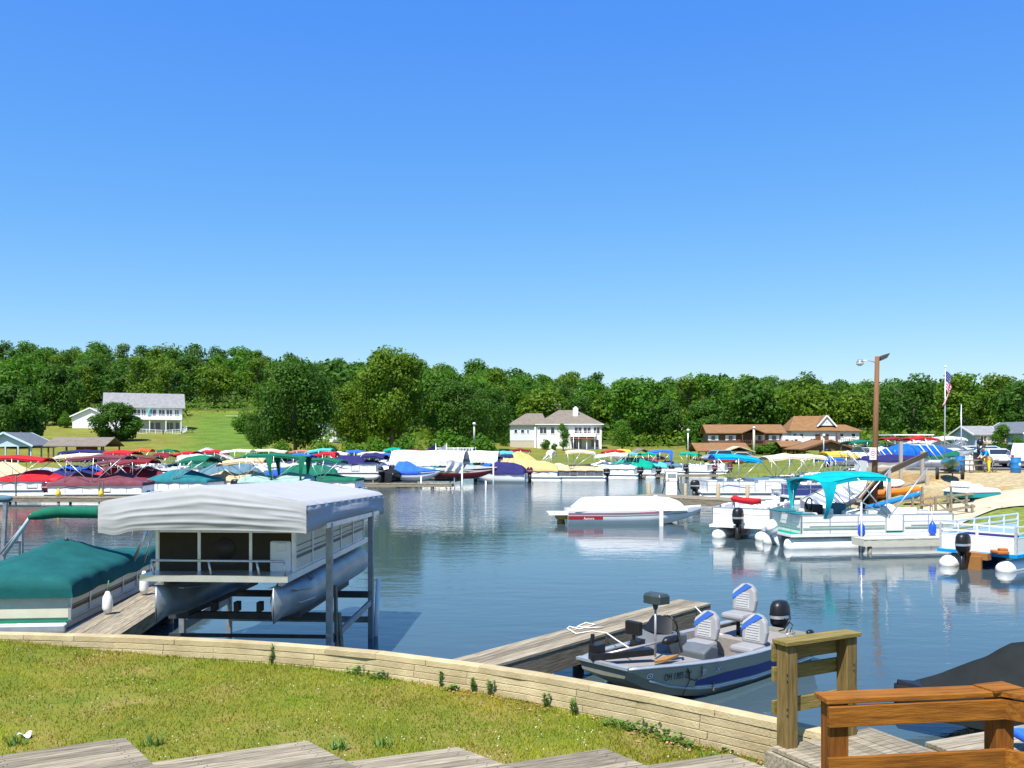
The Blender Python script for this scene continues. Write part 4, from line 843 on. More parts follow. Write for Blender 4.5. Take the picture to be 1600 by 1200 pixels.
def runabout(label, loc, ang, L=5.6, W=2.1, hull='white', stripe=None, cover=None, peaks=None, bim=None, motor='black', fb=.62, bowh=.8, lift=0, group=None, name='runabout', shield=True, tilt=0, bottom=None):
    t = thing(name, label, 'boat', V(*loc) + V(0, 0, lift), R(ang), group); S_ = hull_secs(L, W, fb, bowh)
    mb = MB(); mb.loft([q[:9] for q in S_], closed=False, smooth=True); mb.add(S_[0], [tuple(range(10))])
    mb.loft([[q[8], q[9], q[0]] for q in S_], closed=False, smooth=False)
    h = mb.build('hull', paint(hull), t)
    if stripe:
        st = MB()
        for k in (1, -1):
            a = [[V(*(q[1] if k < 0 else q[7])) + V(0, .006 * k, -.02), V(*(q[1] if k < 0 else q[7])).lerp(V(*(q[2] if k < 0 else q[6])), .75) + V(0, .008 * k, 0)] for q in S_[:12]]
            st.loft(a, closed=False, caps=False)
        st.build('stripe', paint(stripe), h)
    rr = MB(); rr.tube([V(*q[8]) for q in S_], .03, 5); rr.tube([V(*q[0]) for q in S_], .03, 5); rr.build('rub_rail', BLK if hull != 'black' else ALU, h)
    if cover:
        pk = peaks or [(-L / 2, fb + .12), (-L * .15, fb + .55), (L * .08, fb + .7), (L * .3, bowh + .2), (L / 2, bowh + .03)]
        tarp(t, -L * .49, L * .48, W * 1.01, fb + .1, fb - .08, cover, pk, bow=.93, seed=loc[0])
    else:
        ws = MB(); ws.loft([[(x, y, z) for x, y, z in ((L * .1, -W * .4, fb + .05), (L * .17, -W * .2, fb + .08), (L * .19, 0, fb + .1), (L * .17, W * .2, fb + .08), (L * .1, W * .4, fb + .05))], [(x, y, z) for x, y, z in ((L * .04, -W * .36, fb + .42), (L * .09, -W * .18, fb + .46), (L * .11, 0, fb + .47), (L * .09, W * .18, fb + .46), (L * .04, W * .36, fb + .42))]], closed=False, caps=False)
        ws.build('windshield', GLASS, t)
        for y in (-.45, .45):
            q = MB(); q.box((-L * .05, y, fb + .08), (.5, .5, .14)); q.box((-L * .05 - .25, y, fb + .3), (.12, .5, .5)); q.build('seat', VINYL, t, bevel=.05)
    if bim: bimini(t, *bim[:4], bim[4], **(bim[5] if len(bim) > 5 else {}), W=W)
    if motor: outboard(t, -L / 2 - .02, 0, fb - .1, motor, 1.2, tilt)
    return t

# ---------------------------------------------------------------- docks
def planks(mb, x0, x1, y0, y1, z, across=True, w_=.14, gap=.008, th=.04):
    """boards over the rectangle; across: boards run along y"""
    if across:
        x = x0
        while x < x1 - .02: e = min(x + w_, x1); mb.box(((x + e) / 2, (y0 + y1) / 2, z - th / 2 + rnd.uniform(-.003, .003)), (e - x - gap, y1 - y0 + rnd.uniform(-.01, .01), th), 0, 0, rnd.random()); x = e
    else:
        y = y0
        while y < y1 - .02: e = min(y + w_, y1); mb.box(((x0 + x1) / 2, (y + e) / 2, z - th / 2 + rnd.uniform(-.003, .003)), (x1 - x0, e - y - gap, th), 0, 0, rnd.random()); y = e
def dock(label, a, b, w_, z, fascia=.22, piles=(), pile_h=.0, name='dock', along=False, m=None, group=None, pile_r=.08, pile_step=2.4):
    """a straight pier from a to b (plan), boards, side boards and piles below"""
    a, b = V(*a, 0), V(*b, 0); L = (b - a).length; t = thing(name, label, 'dock', a, math.atan2((b - a).y, (b - a).x), group); m = m or WOODG
    mb = MB(); planks(mb, 0, L, -w_ / 2, w_ / 2, z, not along); mb.build('decking', m, t)
    mb = MB()
    for s in (-1, 1): mb.box((L / 2, s * (w_ / 2 - .035), z - .045 - fascia / 2), (L, .045, fascia), 0, 0, rnd.random())
    for x in (.025, L - .025): mb.box((x, 0, z - .045 - fascia / 2), (.045, w_ - .12, fascia), 0, 0, rnd.random())
    mb.build('side_board', m, t)
    x = .3
    while x < L:
        for s in (-1, 1): MB().tube([(x, s * (w_ / 2 - .13), -1.4), (x, s * (w_ / 2 - .13), z - .05)], pile_r, 8).build('pile', WOODP, t)
        x += pile_step
    return t
# ---------------------------------------------------------------- foreground: steps, rails, right platform
def treads():
    LB = ('leftmost grey wooden tread at the bottom edge of the photo', 'second grey wooden tread from the left', 'third grey wooden tread from the left, in the middle', 'fourth grey wooden tread from the left', 'small wooden tread next to the platform at the lower right')
    for i, ((cx, cy), (ex, ey), (fx, fy)) in enumerate((((195, 1152), (236, 1191), (-60, 1189)), ((480, 1157), (542, 1190), (236, 1191)), ((715, 1167), (785, 1193), (542, 1190)), ((945, 1169), (1010, 1196), (785, 1194)), ((1138, 1177), (1200, 1200), (1000, 1197)))):
        z = .86 - .028 * i; c, e, f = gz(cx, cy, z), gz(ex, ey, z), gz(fx, fy, z)
        u = (f - c).normalized(); v = (e - c).normalized(); t = thing('wooden_tread', LB[i], 'tread', (c.x, c.y, 0), math.atan2(u.y, u.x), 'stepped wooden treads')
        m = Matrix.Rotation(-math.atan2(u.y, u.x), 3, 'Z'); vv = m @ v; L = 2.3; wd = 2.2; mb = MB(); k = 0; s = 0
        while s < wd:
            e_ = s + .14; q = [vv * (s + .004), V(L, 0, 0) + vv * (s + .004), V(L, 0, 0) + vv * (e_ - .004), vv * (e_ - .004)]
            mb.add([V(p.x, p.y, z - h) for h in (.04, 0) for p in q], [(3, 2, 1, 0), (4, 5, 6, 7), (0, 1, 5, 4), (1, 2, 6, 5), (2, 3, 7, 6), (3, 0, 4, 7)], False, 0, rnd.random()); s = e_
        mb.build('board', WOODG, t); nl = MB()
        for k in range(int(wd / .14)):
            for xx in (.12, .16, 1.1, 1.14): q0 = vv * (k * .14 + .05 + .04 * (xx in (.16, 1.14))); nl.box((q0.x + xx, q0.y, z + .001), (.011, .011, .004))
        nl.build('nail_head', DARKM, t); fr = MB()
        q = [vv * .03 + V(.03, 0, 0), V(L, 0, 0) + vv * .03, V(L, 0, 0) + vv * wd, vv * wd + V(.03, 0, 0)]
        for a, b in ((0, 1), (3, 0)): fr.bar(V(q[a].x, q[a].y, z - .17), V(q[b].x, q[b].y, z - .17), .045, .24, 0, .4)
        fr.build('riser', WOODG, t)
treads()
RAILW = mat('green_grey_lumber', (.23, .16, .058), .85, sc=4, bump=.4, bsc=16, stretch=(7, 7, .6), col2=(.12, .085, .026), tv=.2, spec=.2, con=.13)
RAILH = mat('green_grey_lumber_lengthwise', (.23, .175, .058), .85, sc=4, bump=.4, bsc=16, stretch=(.6, 9, 9), col2=(.13, .105, .026), tv=.2, spec=.2, con=.13)
CEDAR = mat('stained_cedar', (.3, .112, .012), .8, sc=4, bump=.3, bsc=18, stretch=(.6, 8, 8), col2=(.15, .052, .006), tv=.15, spec=.2, con=.14)
CEDARV = mat('stained_cedar_upright', (.25, .09, .012), .8, sc=4, bump=.3, bsc=18, stretch=(8, 8, .6), col2=(.13, .043, .006), tv=.15, spec=.2, con=.14)
def platform():
    z = .94; o = gz(1212, 1166, z); e = gz(1420, 1149, z); ang = math.atan2(e.y - o.y, e.x - o.x) 
    t = thing('dock_platform', 'grey plank platform at the lower right behind the stained railing', 'platform', (o.x, o.y, 0), R(26)); mb = MB()
    planks(mb, -.05, 1.28, -3.2, 0, z, True, .14); mb.build('board', WOODG, t)
    mb = MB(); mb.box((.6, .025, z - .16), (1.4, .045, .24), 0, 0, .6); mb.box((-.08, -1.6, z - .16), (.045, 3.2, .24), 0, 0, .8); mb.box((1.31, -1.6, z - .16), (.045, 3.2, .24), 0, 0, .5); mb.build('side_board', WOODG, t)
    for x in (.15, 1.1): MB().tube([(x, -.2, -1.4), (x, -.2, z - .05)], .09, 8).build('pile', WOODP, t)
    # weathered gangway rail
    A, B = gz(1230, 1166, z), V((1323 - CX) / F * 8.98, 8.98, z); d = (B - A); L = d.length
    r = thing('gangway_railing', 'weathered greenish railing of two posts and three boards beside the wall end', 'railing', A, math.atan2(d.y, d.x)); h = 1.0
    for x in (0, L): MB().box((x, 0, h / 2 - .1), (.14, .14, h + .2 - .03), 0, 0, rnd.random()).build('post', RAILW, r, bevel=.006)
    mb = MB(); mb.box((L / 2, 0, h + .015), (L + .2, .2, .04), 0, 0, .7); mb.build('cap_board', RAILH, r, bevel=.004)
    MB().box((L / 2, .092, h - .1), (L + .2, .038, .17)).build('top_board', RAILH, r)
    for q in (.69, .36): MB().box((L / 2, .092, q), (L + .2, .038, .14), 0, 0, rnd.random()).build('mid_board', RAILH, r, bevel=.004)
    mb = MB(); 
    for x in (0, L):
        for q in (.33, .39, .66, .72): mb.box((x - .07 if x == 0 else x + .02, -.074, q), (.012, .008, .012))
    mb.build('bolt', DARKM, r)
    # stained railing in front
    zt = 2.02; P0 = gz(1300, 1087, zt); P1 = gz(1557, 1076, zt); d = P1 - P0; L = d.length; zb = .94
    s = thing('stained_railing', 'orange brown stained railing with flat cap, in the lower right corner', 'railing', (P0.x, P0.y, 0), math.atan2(d.y, d.x))
    P2 = gz(1690, 1096, zt); m = Matrix.Rotation(-math.atan2(d.y, d.x), 3, 'Z'); w2 = m @ (P2 - P1); w2.z = 0; e2 = V(L, 0, 0) + w2.normalized() * 2.2
    for q in (V(.02, 0, 0), V(L + .02, .0, 0)): MB().box((q.x, q.y, (zt + zb) / 2 - .4), (.145, .145, zt - zb + .8 - .04)).build('post', CEDARV, s, bevel=.006)
    mb = MB(); mb.bar((-.09, 0, zt - .015), (L + .05, 0, zt - .015), .2, .04, 0, .7); mb.build('cap_board', CEDAR, s, bevel=.005)
    MB().bar(V(L, 0, zt - .012) - w2.normalized() * .08, e2 + V(0, 0, zt - .012), .2, .042, 0, .5).build('cap_board', CEDAR, s, bevel=.005)
    MB().bar((L - .12, -.02, zt + .008), (L + .16, .03, zt + .008), .2, .02).build('corner_block', CEDAR, s)
    n = V(-w2.y, w2.x, 0).normalized()
    for zc, hh in ((zt - .125, .15), (zt - .5, .15), (zt - .86, .15)):
        MB().box((L / 2 - .02, -.094, zc), (L + .12, .04, hh), 0, 0, rnd.random()).build('rail_board', CEDAR, s, bevel=.004)
        c = V(L, -.1, zc); MB().bar(c, c + w2.normalized() * 2.2, .04, hh, 0, rnd.random()).build('rail_board', CEDAR, s, bevel=.004)
    # dock beyond and black covered boat
    a, b = gz(1470, 1160, .85), gz(1640, 1122, .85); dock('short grey dock behind the stained railing, below the black boat', (a.x, a.y - .35), (b.x + 2, b.y + .35), .8, .85, along=True)
    t = thing('covered_boat', 'boat under a black tarpaulin at the lower right', 'boat', (7.8, 11.6, 0), R(170)); SL = mat('black_tarpaulin', (.014, .017, .017), .85, var=.2, sc=2.5, bump=.4, bsc=5, spec=.15)
    S_ = hull_secs(5.2, 2.0, .5, .62); mb = MB(); mb.loft([q_[:9] for q_ in S_], closed=False); mb.add(S_[0], [tuple(range(10))]); mb.loft([[q_[8], q_[9], q_[0]] for q_ in S_], closed=False); mb.build('hull', BLK, t)
    _M['canvas_blacktarp'] = SL; CLR['blacktarp'] = (.02, .02, .02); tarp(t, -2.6, 2.62, 2.15, .6, .22, 'blacktarp', [(-2.6, .7), (-.4, 1.0), (.85, 1.27), (1.15, 1.26), (1.5, 1.0), (2, .8), (2.6, .58)], bow=.9, nu=40)
    o = thing('blue_cushion', 'small blue float cushion on the platform behind the stained railing', 'cushion', gz(1596, 1158, .95)); MB().box((.08, 0, .05), (.25, .3, .08)).build('pad', cloth('royal'), o, bevel=.03)
platform()

# ---------------------------------------------------------------- left: green covered pontoon, dock, lift with boat
def left_group():
    dock('grey plank dock between the green covered boat and the boat lift', (-7.15, 13.9), (-8.2, 23.5), 1.0, .55, along=True)
    # green covered pontoon: bow end faces the wall
    ang = 95; t = thing('pontoon_boat', 'white pontoon boat under a big dark green cover at the left edge', 'boat', (-9.62, 16.55, 0), R(ang))
    W, L = 2.5, 6.2
    tubes(t, L, .9, .3, .08, TUBE, off=L / 2)
    MB().box((L / 2, 0, .45), (L, W, .1)).build('deck', ALU, t); MB().box((L / 2, 0, .506), (L - .02, W - .02, .015)).build('deck_carpet', cloth('green'), t)
    MB().box((-.04, 0, .4), (.1, W + .02, .16)).build('deck_edge', ALU, t, bevel=.03)
    mb = MB(); rl = MB(); st = MB(); hw = W / 2 - .06
    def side(a, b, k, fl):
        a, b = V(*a, 0), V(*b, 0); n = V((b - a).y, -(b - a).x, 0).normalized() * fl
        mb.bar(a + V(0, 0, .78), b + V(0, 0, .78), .04, .46); mb.bar(a + n * .02 + V(0, 0, .9), b + n * .02 + V(0, 0, .9), .05, .2)
        for zz, h_ in ((.735, .018), (.7, .03), (.77, .01)): st.bar(a + n * .028 + V(0, 0, zz), b + n * .028 + V(0, 0, zz), .014, h_)
        for i in range(k + 1): q = a.lerp(b, i / k) + n * .03; rl.bar(q + V(0, 0, .5), q + V(0, 0, 1.06), .05, .05)
        rl.bar(a + V(0, 0, 1.04) + n * .03, b + V(0, 0, 1.04) + n * .03, .05, .04); rl.bar(a + V(0, 0, .53) + n * .03, b + V(0, 0, .53) + n * .03, .05, .04)
    side((.25, hw), (.25, -hw), 3, -1); side((.25, -hw), (5.9, -hw), 6, 1); side((.25, hw), (5.9, hw), 6, -1); side((5.9, hw), (5.9, -hw), 3, 1)
    f = mb.build('fence', CREAM, t); st.build('stripe', BLK, f); rl.build('rail', ALU, t)
    tarp(t, .12, 6.05, W + .04, 1.27, .93, 'dkteal2', [(.2, 1.36), (1.2, 1.52), (1.9, 1.55), (2.9, 1.75), (3.2, 1.73), (4.6, 1.3), (6, 1.12)], nu=46, nv=24, seed=2)
    mb = MB(); mb.ell((2.9, -.1, 1.74), (.05, .05, .04), 8, 5); mb.build('cover_pole_tip', BLK, t)
    fn = thing('fender', 'white fender hanging at the side of the green covered boat', 'fender', gz(168, 960, .55) + V(0, 0, .03)); MB().lathe([(.03, .42), (.05, .38), (.09, .3), (.1, .1), (.06, 0)], (0, 0, 0), 12).build('body', paint('white'), fn); MB().tube([(0, 0, .42), (.0, .05, .62)], .012, 5).build('rope', mat('green_rope', (.05, .2, .08)), fn)
    f2 = thing('fender', 'small white fender farther along the dock beside the boat lift', 'fender', gz(225, 930, .55) + V(0, 0, .03)); MB().lathe([(.03, .5), (.05, .44), (.09, .34), (.1, .1), (.06, 0)], (0, 0, 0), 12).build('body', paint('white'), f2)
    # folded bimini on that boat
    g = MB(); l0, l1, r0, r1 = at(6, 868, 19.6), at(50, 804, 19.2), at(206, 882, 20.4), at(233, 822, 20)
    mi = t.matrix_basis.inverted()
    def loc(q): return mi @ q
    fr = MB(); fr.tube([loc(l0), loc(l1)], .04, 8); fr.tube([loc(r0), loc(r1)], .04, 8); fr.tube([loc(l0 + V(-.25, .3, 0)), loc(l1 + V(-.12, .1, -.1))], .025, 6); fr.tube([loc(r0 + V(.15, .3, 0)), loc(r1 + V(.05, .1, -.15))], .025, 6); fr.build('canopy_frame', mat('white_tube', (.6, .6, .63), .35, .5), t)
    rm = MB(); a, b = l1 + V(-.08, 0, -.06), r1 + V(.5, 0, .12); rm.tube([loc(a.lerp(b, s) + V(0, 0, .14 * math.sin(min(s * 4, 1) * 1.57))) for s in (0, .04, .1, .2, .4, .6, .8, 1)], [.05, .09, .12, .13, .13, .13, .13, .12], 10); rm.build('folded_canopy', cloth('green'), t)
    # boat lift
    ang = R(-3.4); O = V(-4.66, 13.3, 0); t = thing('boat_lift', 'steel boat lift with a large white fabric canopy, front left', 'boat lift', O, ang)
    for x, y in ((1.6, 1.3), (1.6, 4.4), (-1.35, 2.4), (-1.35, 4.6)): MB().box((x, y, .62), (.1, .1, 3.9)).build('post', STEEL, t, bevel=.008)
    mb = MB(); mb.bar((-1.4, 2.0, .9), (1.6, 2.0, .9), .1, .12); mb.bar((-1.4, 4.2, .9), (1.6, 4.2, .9), .1, .12); mb.bar((-1.4, 2.0, .55), (1.6, 2.0, .55), .05, .06)
    for x in (-.95, .95): mb.bar((x, 1.6, 1.0), (x, 5.0, 1.0), .12, .1)
    for x in (-.6, -.2, .2, .6): mb.bar((x, 2.0, .98), (x, 2.0, 1.14), .16, .08)
    mb.build('cradle_beam', DARKM, t)
    mb = MB(); mb.bar((1.6, 1.3, .62), (1.6, 4.4, .72), .05, .11); mb.bar((-1.35, 2.4, .62), (-1.35, 4.6, .72), .06, .16); mb.bar((-1.35, 4.5, .35), (1.6, 4.5, .35), .06, .12); mb.build('side_beam', STEEL, t)
    MB().bar((1.68, 1.5, -.5), (1.62, 1.6, 1.5), .03, .14).build('guide_board', WOODP, t); MB().bar((1.82, 1.5, -.6), (1.64, 1.75, 1.0), .05, .1).build('guide_board', WOODP, t)
    MB().tube([(1.62, 4.6, -.6), (1.72, 4.55, 1.15)], .05, 8).build('guide_pole', paint('white'), t)
    # canopy
    W2, Lc = 1.6, 5.6; CV = mat('white_lift_fabric', (.385, .395, .405), .8, var=.06, sc=2, bump=.15, bsc=6, transl=.06, spec=.2)
    def zs(y): return -.17 * y / Lc
    def wr(x, y, z): return .008 * noise.noise(V(x * 1.1, y * 1.1, z * 4)) + .004 * noise.noise(V(x * 3, y * 3, z * 9))
    mb = MB()
    for s in (-1, 1):
        mb.grid(lambda u, v: (lambda x, y: V(s * x, y, 3.24 - .25 * (x / W2) ** 1.1 + zs(y) - .03 * math.sin(u * 3.14) * math.sin(v * 3.14) + .5 * wr(x * s, y, 1) - (.05 * max(0, (x / W2 - .93) / .07) ** 2)))(W2 * u, Lc * v), 22, 40)
        def vf(u, v):
            y = Lc * u; bl = .12 * math.sin(v * 3.14) ** .8 * (.4 + .6 * math.sin(u * 3.14) ** .5); pk = .012 * math.sin(u * 70) * (1 - v) ** 4
            fold = .035 * math.sin(v * 9 + 3 * math.sin(u * 3.1)) * (1 - .6 * math.sin(u * 3.14))
            k0 = min(1, v * 6); return V(s * (W2 - .02 + bl * .6 + k0 * (fold * .6 + wr(3, y, v)) + pk), y, lerp(2.94, 2.53 + .05 * math.sin(u * 3.14), v) + zs(y) + .012 * (1 - k0))
        mb.grid(vf, 70, 18)
    CRS = ((.36, -.1, .72, .42, .03), (.42, .04, .25, .3, .022), (.6, .08, .35, .45, .026), (.68, -.12, .8, .3, .024), (.82, .05, .55, .6, .03), (.92, -.1, .2, .3, .02), (.2, .05, .5, .5, .012), (.52, -.05, .95, .14, .025))
    for y, s in ((0, -1), (Lc, 1)):
        def ff(u, v):
            x = lerp(-W2, W2, u); top = 3.24 - .25 * (abs(x) / W2) ** 1.1 - .05 * max(0, (abs(x) / W2 - .93) / .07) ** 2; bot = 2.53 + .045 * math.sin(u * 3.14) ** .6 - .06 * math.exp(-((u - .08) / .06) ** 2) 
            k = math.sin(min(v * 1.05, 1) * 3.14) ** .7; e = math.sin(u * 3.14) ** .35
            fold = sum(A * math.exp(-((v - vc - sl_ * (u - .5) - .02 * noise.noise(V(u * 5, vc * 9, 2))) / .045) ** 2) * max(0, 1 - ((u - uc) / uw) ** 2) * .5 for vc, sl_, uc, uw, A in CRS)
            return V(x, y + s * (.045 * k * e + fold * e + wr(x, 2, v * .6)), lerp(top, bot, v) + zs(y))
        mb.grid(ff, 80, 48)
    mb.build('canopy', CV, t, fix=False); fr = MB()
    for y in (.05, 1.8, 3.6, Lc - .05): fr.tube([(-W2 + .03, y, 2.6 + zs(y)), (-W2 + .05, y, 2.84 + zs(y)), (0, y, 3.11 + zs(y)), (W2 - .05, y, 2.84 + zs(y)), (W2 - .03, y, 2.6 + zs(y))], .025, 6)
    for x in (-W2 + .03, W2 - .03): fr.tube([(x, .05, 2.62), (x, Lc - .05, 2.45)], .025, 6)
    for x in (1.6, -1.35): fr.bar((x, 1.0, 2.55), (x, 5, 2.45), .08, .08)
    fr.build('canopy_frame', ALU, t)
    # pontoon boat on the lift, bow to the viewer
    t = thing('pontoon_boat', 'cream pontoon boat raised on the boat lift, bow towards the lawn', 'boat', O + V(.02, .35, 1.05), R(-90) + ang)
    # local: +x towards the viewer, y to the photo's right is +y
    L, W = 5.6, 2.34; t.location = O + Matrix.Rotation(ang, 3, 'Z') @ V(.02, .4 + L / 2, 1.05)
    tubes(t, L, .93, .31, .32, mat('bare_aluminium', (.3, .33, .35), .4, .55, .25, 2, bump=.1), off=-.05, nose=.75, keel=1)
    for s in (-1, 1):
        q = MB(); q.bar((L / 2 - 1.25, s * .93 + s * .29, .42), (L / 2 - .5, s * .93 + s * .2, .5), .1, .012); q.bar((L / 2 - 1.25, s * .93 - s * .29, .42), (L / 2 - .5, s * .93 - s * .2, .5), .1, .012); q.bar((L / 2 - 1.2, s * .93 + s * .3, .25), (L / 2 - .6, s * .93 + s * .24, .27), .06, .012); q.build('spray_fin', ALU, t)
    mb = MB(); mb.box((0, 0, .73), (L, W, .1)); mb.build('deck', mat('satin_deck_trim', (.6, .6, .6), .3, .6), t)
    br = MB()
    for s in (-1, 1):
        for i in range(6): MB().bar((-L / 2 + .5 + i * .85, s * .95, .65), (-L / 2 + 1.05 + i * .85, s * .95, .65), .05, .16).build('riser_bracket', ALU, t)
    x1, hw = L / 2 - .5, W / 2 - .06; mb = MB(); rl = MB(); st = MB()
    def side(a, b, k):
        a, b = V(*a, 0), V(*b, 0); d = (b - a).normalized(); n = V(d.y, -d.x, 0)
        mb.bar(a + V(0, 0, 1.09), b + V(0, 0, 1.09), .035, .6); rl.bar(a + V(0, 0, 1.42), b + V(0, 0, 1.42), .05, .05); rl.bar(a + V(0, 0, .79), b + V(0, 0, .79), .05, .05)
        for i in range(k + 1): q = a.lerp(b, i / k) + n * .01; rl.bar(q + V(0, 0, .77), q + V(0, 0, 1.44), .05, .05)
        for sg in (-1, 1):
            for zz, hh in ((1.0, .05), (1.08, .012), (1.18, .012)): st.bar(a + n * sg * .022 + d * .05 + V(0, 0, zz), b + n * sg * .022 - d * .05 + V(0, 0, zz), .01, hh)
    side((x1, -hw), (-L / 2 + .3, -hw), 5); side((x1, hw), (-L / 2 + .3, hw), 5); side((-L / 2 + .3, -hw), (-L / 2 + .3, hw), 3)
    f = mb.build('fence', CREAM, t); [(MB().bar((x1, q * .5 * (hw + .42), 1.09), (x1, q * .5 * (hw + .42), 1.09), .035, .6) if 0 else MB().box((x1, q * .5 * (hw + .42), 1.09), (.035, hw - .46, .6)).build('front_fence', mat('shade_darkened_panel', (.05, .042, .028), .85, spec=.1), t)) for q in (-1, 1)]; [rl.box((x1 + .01, q, 1.1), (.05, .05, .66)) for q in (-hw, -.42, .42, hw)]; rl.bar((x1, -hw, 1.42), (x1, hw, 1.42), .05, .05); st.build('stripe', BLK, f); rl.build('rail', ALU, t)  # front fence and gate: canopy shade painted into the cream panel colour
    SHADEP = mat('shade_darkened_panel', (.05, .042, .028), .85, spec=.1); g = MB(); g.bar((x1, -.38, 1.09), (x1, .38, 1.09), .035, .6); gt = g.build('gate', SHADEP, t); e = MB(); e.lathe([(.17, x1 + .022), (.17, x1 + .03)], (0, 0, 1.14), 24, axis='x'); e.bar((x1 + .024, -.18, .9), (x1 + .024, .18, .9), .008, .05); e.build('round_emblem', mat('emblem_brown', (.03, .022, .016), .6), gt)
    up = MB()  # soft windows above the fence
    for a, b in (((x1 - .05, -hw), (x1 - .05, -.42)), ((x1 - .05, .42), (x1 - .05, hw)), ((x1 - .05, -.4), (x1 - .05, .4))): up.bar((*a, 1.68), (*b, 1.68), .012, .44)
    up.build('front_screen', mat('smoked_vinyl', (.05, .038, .02), .5, spec=.2), t)
    rf = MB()
    for y in (-hw, -.42, .42, hw): rf.bar((x1 - .05, y, 1.45), (x1 - .05, y, 1.9), .035, .035)
    for y0, y1 in ((-hw, -.42), (-.42, .42), (.42, hw)): rf.bar((x1 - .05, y0, 1.88), (x1 - .05, y1, 1.88), .03, .03)
    rf.build('screen_frame', CREAM, t)
    sc = MB(); y = hw
    for i, xx in enumerate((x1 - .9, x1 - 1.9, x1 - 2.9, x1 - 3.9)): sc.grid(lambda u, v: V(xx + .85 * u, y + .02 + .03 * math.sin(u * 9 + i) * v, 1.78 - .36 * v * (1 if i < 1 else .75 + .2 * u)), 10, 6)
    sc.build('side_curtain', mat('grey_curtain', (.34, .38, .4), .7, var=.15), t, fix=False)
    s = MB(); s.box((x1 - .5, -.75, 1.1), (.8, .6, .55)); s.box((x1 - .5, .75, 1.1), (.8, .6, .55)); s.box((-1.2, -.8, 1.1), (1.8, .6, .55)); s.build('bench_seat', CREAM, t, bevel=.06)
    pr = MB(); pr.tube([(L / 2 - .06, -hw + .1, 1.0), (L / 2 - .06, hw - .02, 1.0)], .02, 6)
    for y in (-hw + .1, -.1, hw - .45): pr.tube([(L / 2 - .06, y, 1.0), (L / 2 - .04, y + .05, .78)], .018, 6)
    pr.tube([(L / 2 - .06, hw - .02, 1.0), (L / 2 - .06, hw, .78)], .018, 6); pr.build('porch_rail', ALU, t)
    lp = MB(); lp.box((x1 + .05, hw - .18, 1.18), (.08, .16, .14)); lp.build('nav_light', paint('white'), t, bevel=.02); l2 = MB(); l2.box((x1 + .04, hw - .2, 1.02), (.06, .34, .5)); l2.build('corner_panel', paint('white'), t, bevel=.03)
    text('1671', .16, t, (L / 2 - 1.35, .93 + .215, .56), (R(52), 0, R(180)), BLK)
    outboard(t, -L / 2 - .02, 0, .75, 'black', 1.0)
CLR['dkteal2'] = (.009, .1, .098)
left_group()

# ---------------------------------------------------------------- finger pier and fishing boat
ROPE = mat('white_rope', (.68, .66, .6), .9)
def pier():
    a, b = V(-.75, 12.85, 0), V(3.72, 18.05, 0)
    t = dock('grey wooden pier reaching out from the wall beside the fishing boat', (a.x, a.y), (b.x, b.y), .74, .65, .34, along=True, name='pier', pile_r=.1, pile_step=1.45)
    d = (b - a).normalized()
    r = thing('mooring_rope', 'white mooring rope coiled on the pier and tied to the bow of the fishing boat', 'rope', (0, 0, 0)); pts = [at(1000, 1012, 13.35)]
    c = [gz(x, y, .665) for x, y in ((948, 989), (925, 986), (900, 990), (886, 982), (890, 979), (905, 983), (930, 976), (915, 973), (902, 979), (920, 981), (942, 980))]
    MB().tube([at(984, 1013, 13.35), at(965, 1001, 13.8)] + c, .012, 6).build('strand', ROPE, r)
    r = thing('mooring_rope', 'white rope from the far pier end down to the fishing boat stern', 'rope', (0, 0, 0)); e = gz(1086, 948, .67)
    MB().tube([e + V(.1, .1, -.2), e + V(.05, .05, .0), e, gz(1100, 962, .6), at(1112, 985, 16.2), at(1135, 995, 15.9)], .012, 6).build('strand', ROPE, r)
    s = MB(); s.bar((0, 0, -.12), (0, 0, .12), .035, .05); o = s.build('dock_cleat', DARKM); q = gz(943, 1006, .5); o.location = q + V(.05, -.02, 0); tag(o, 'small dark cleat on the side of the pier', 'cleat')
pier()
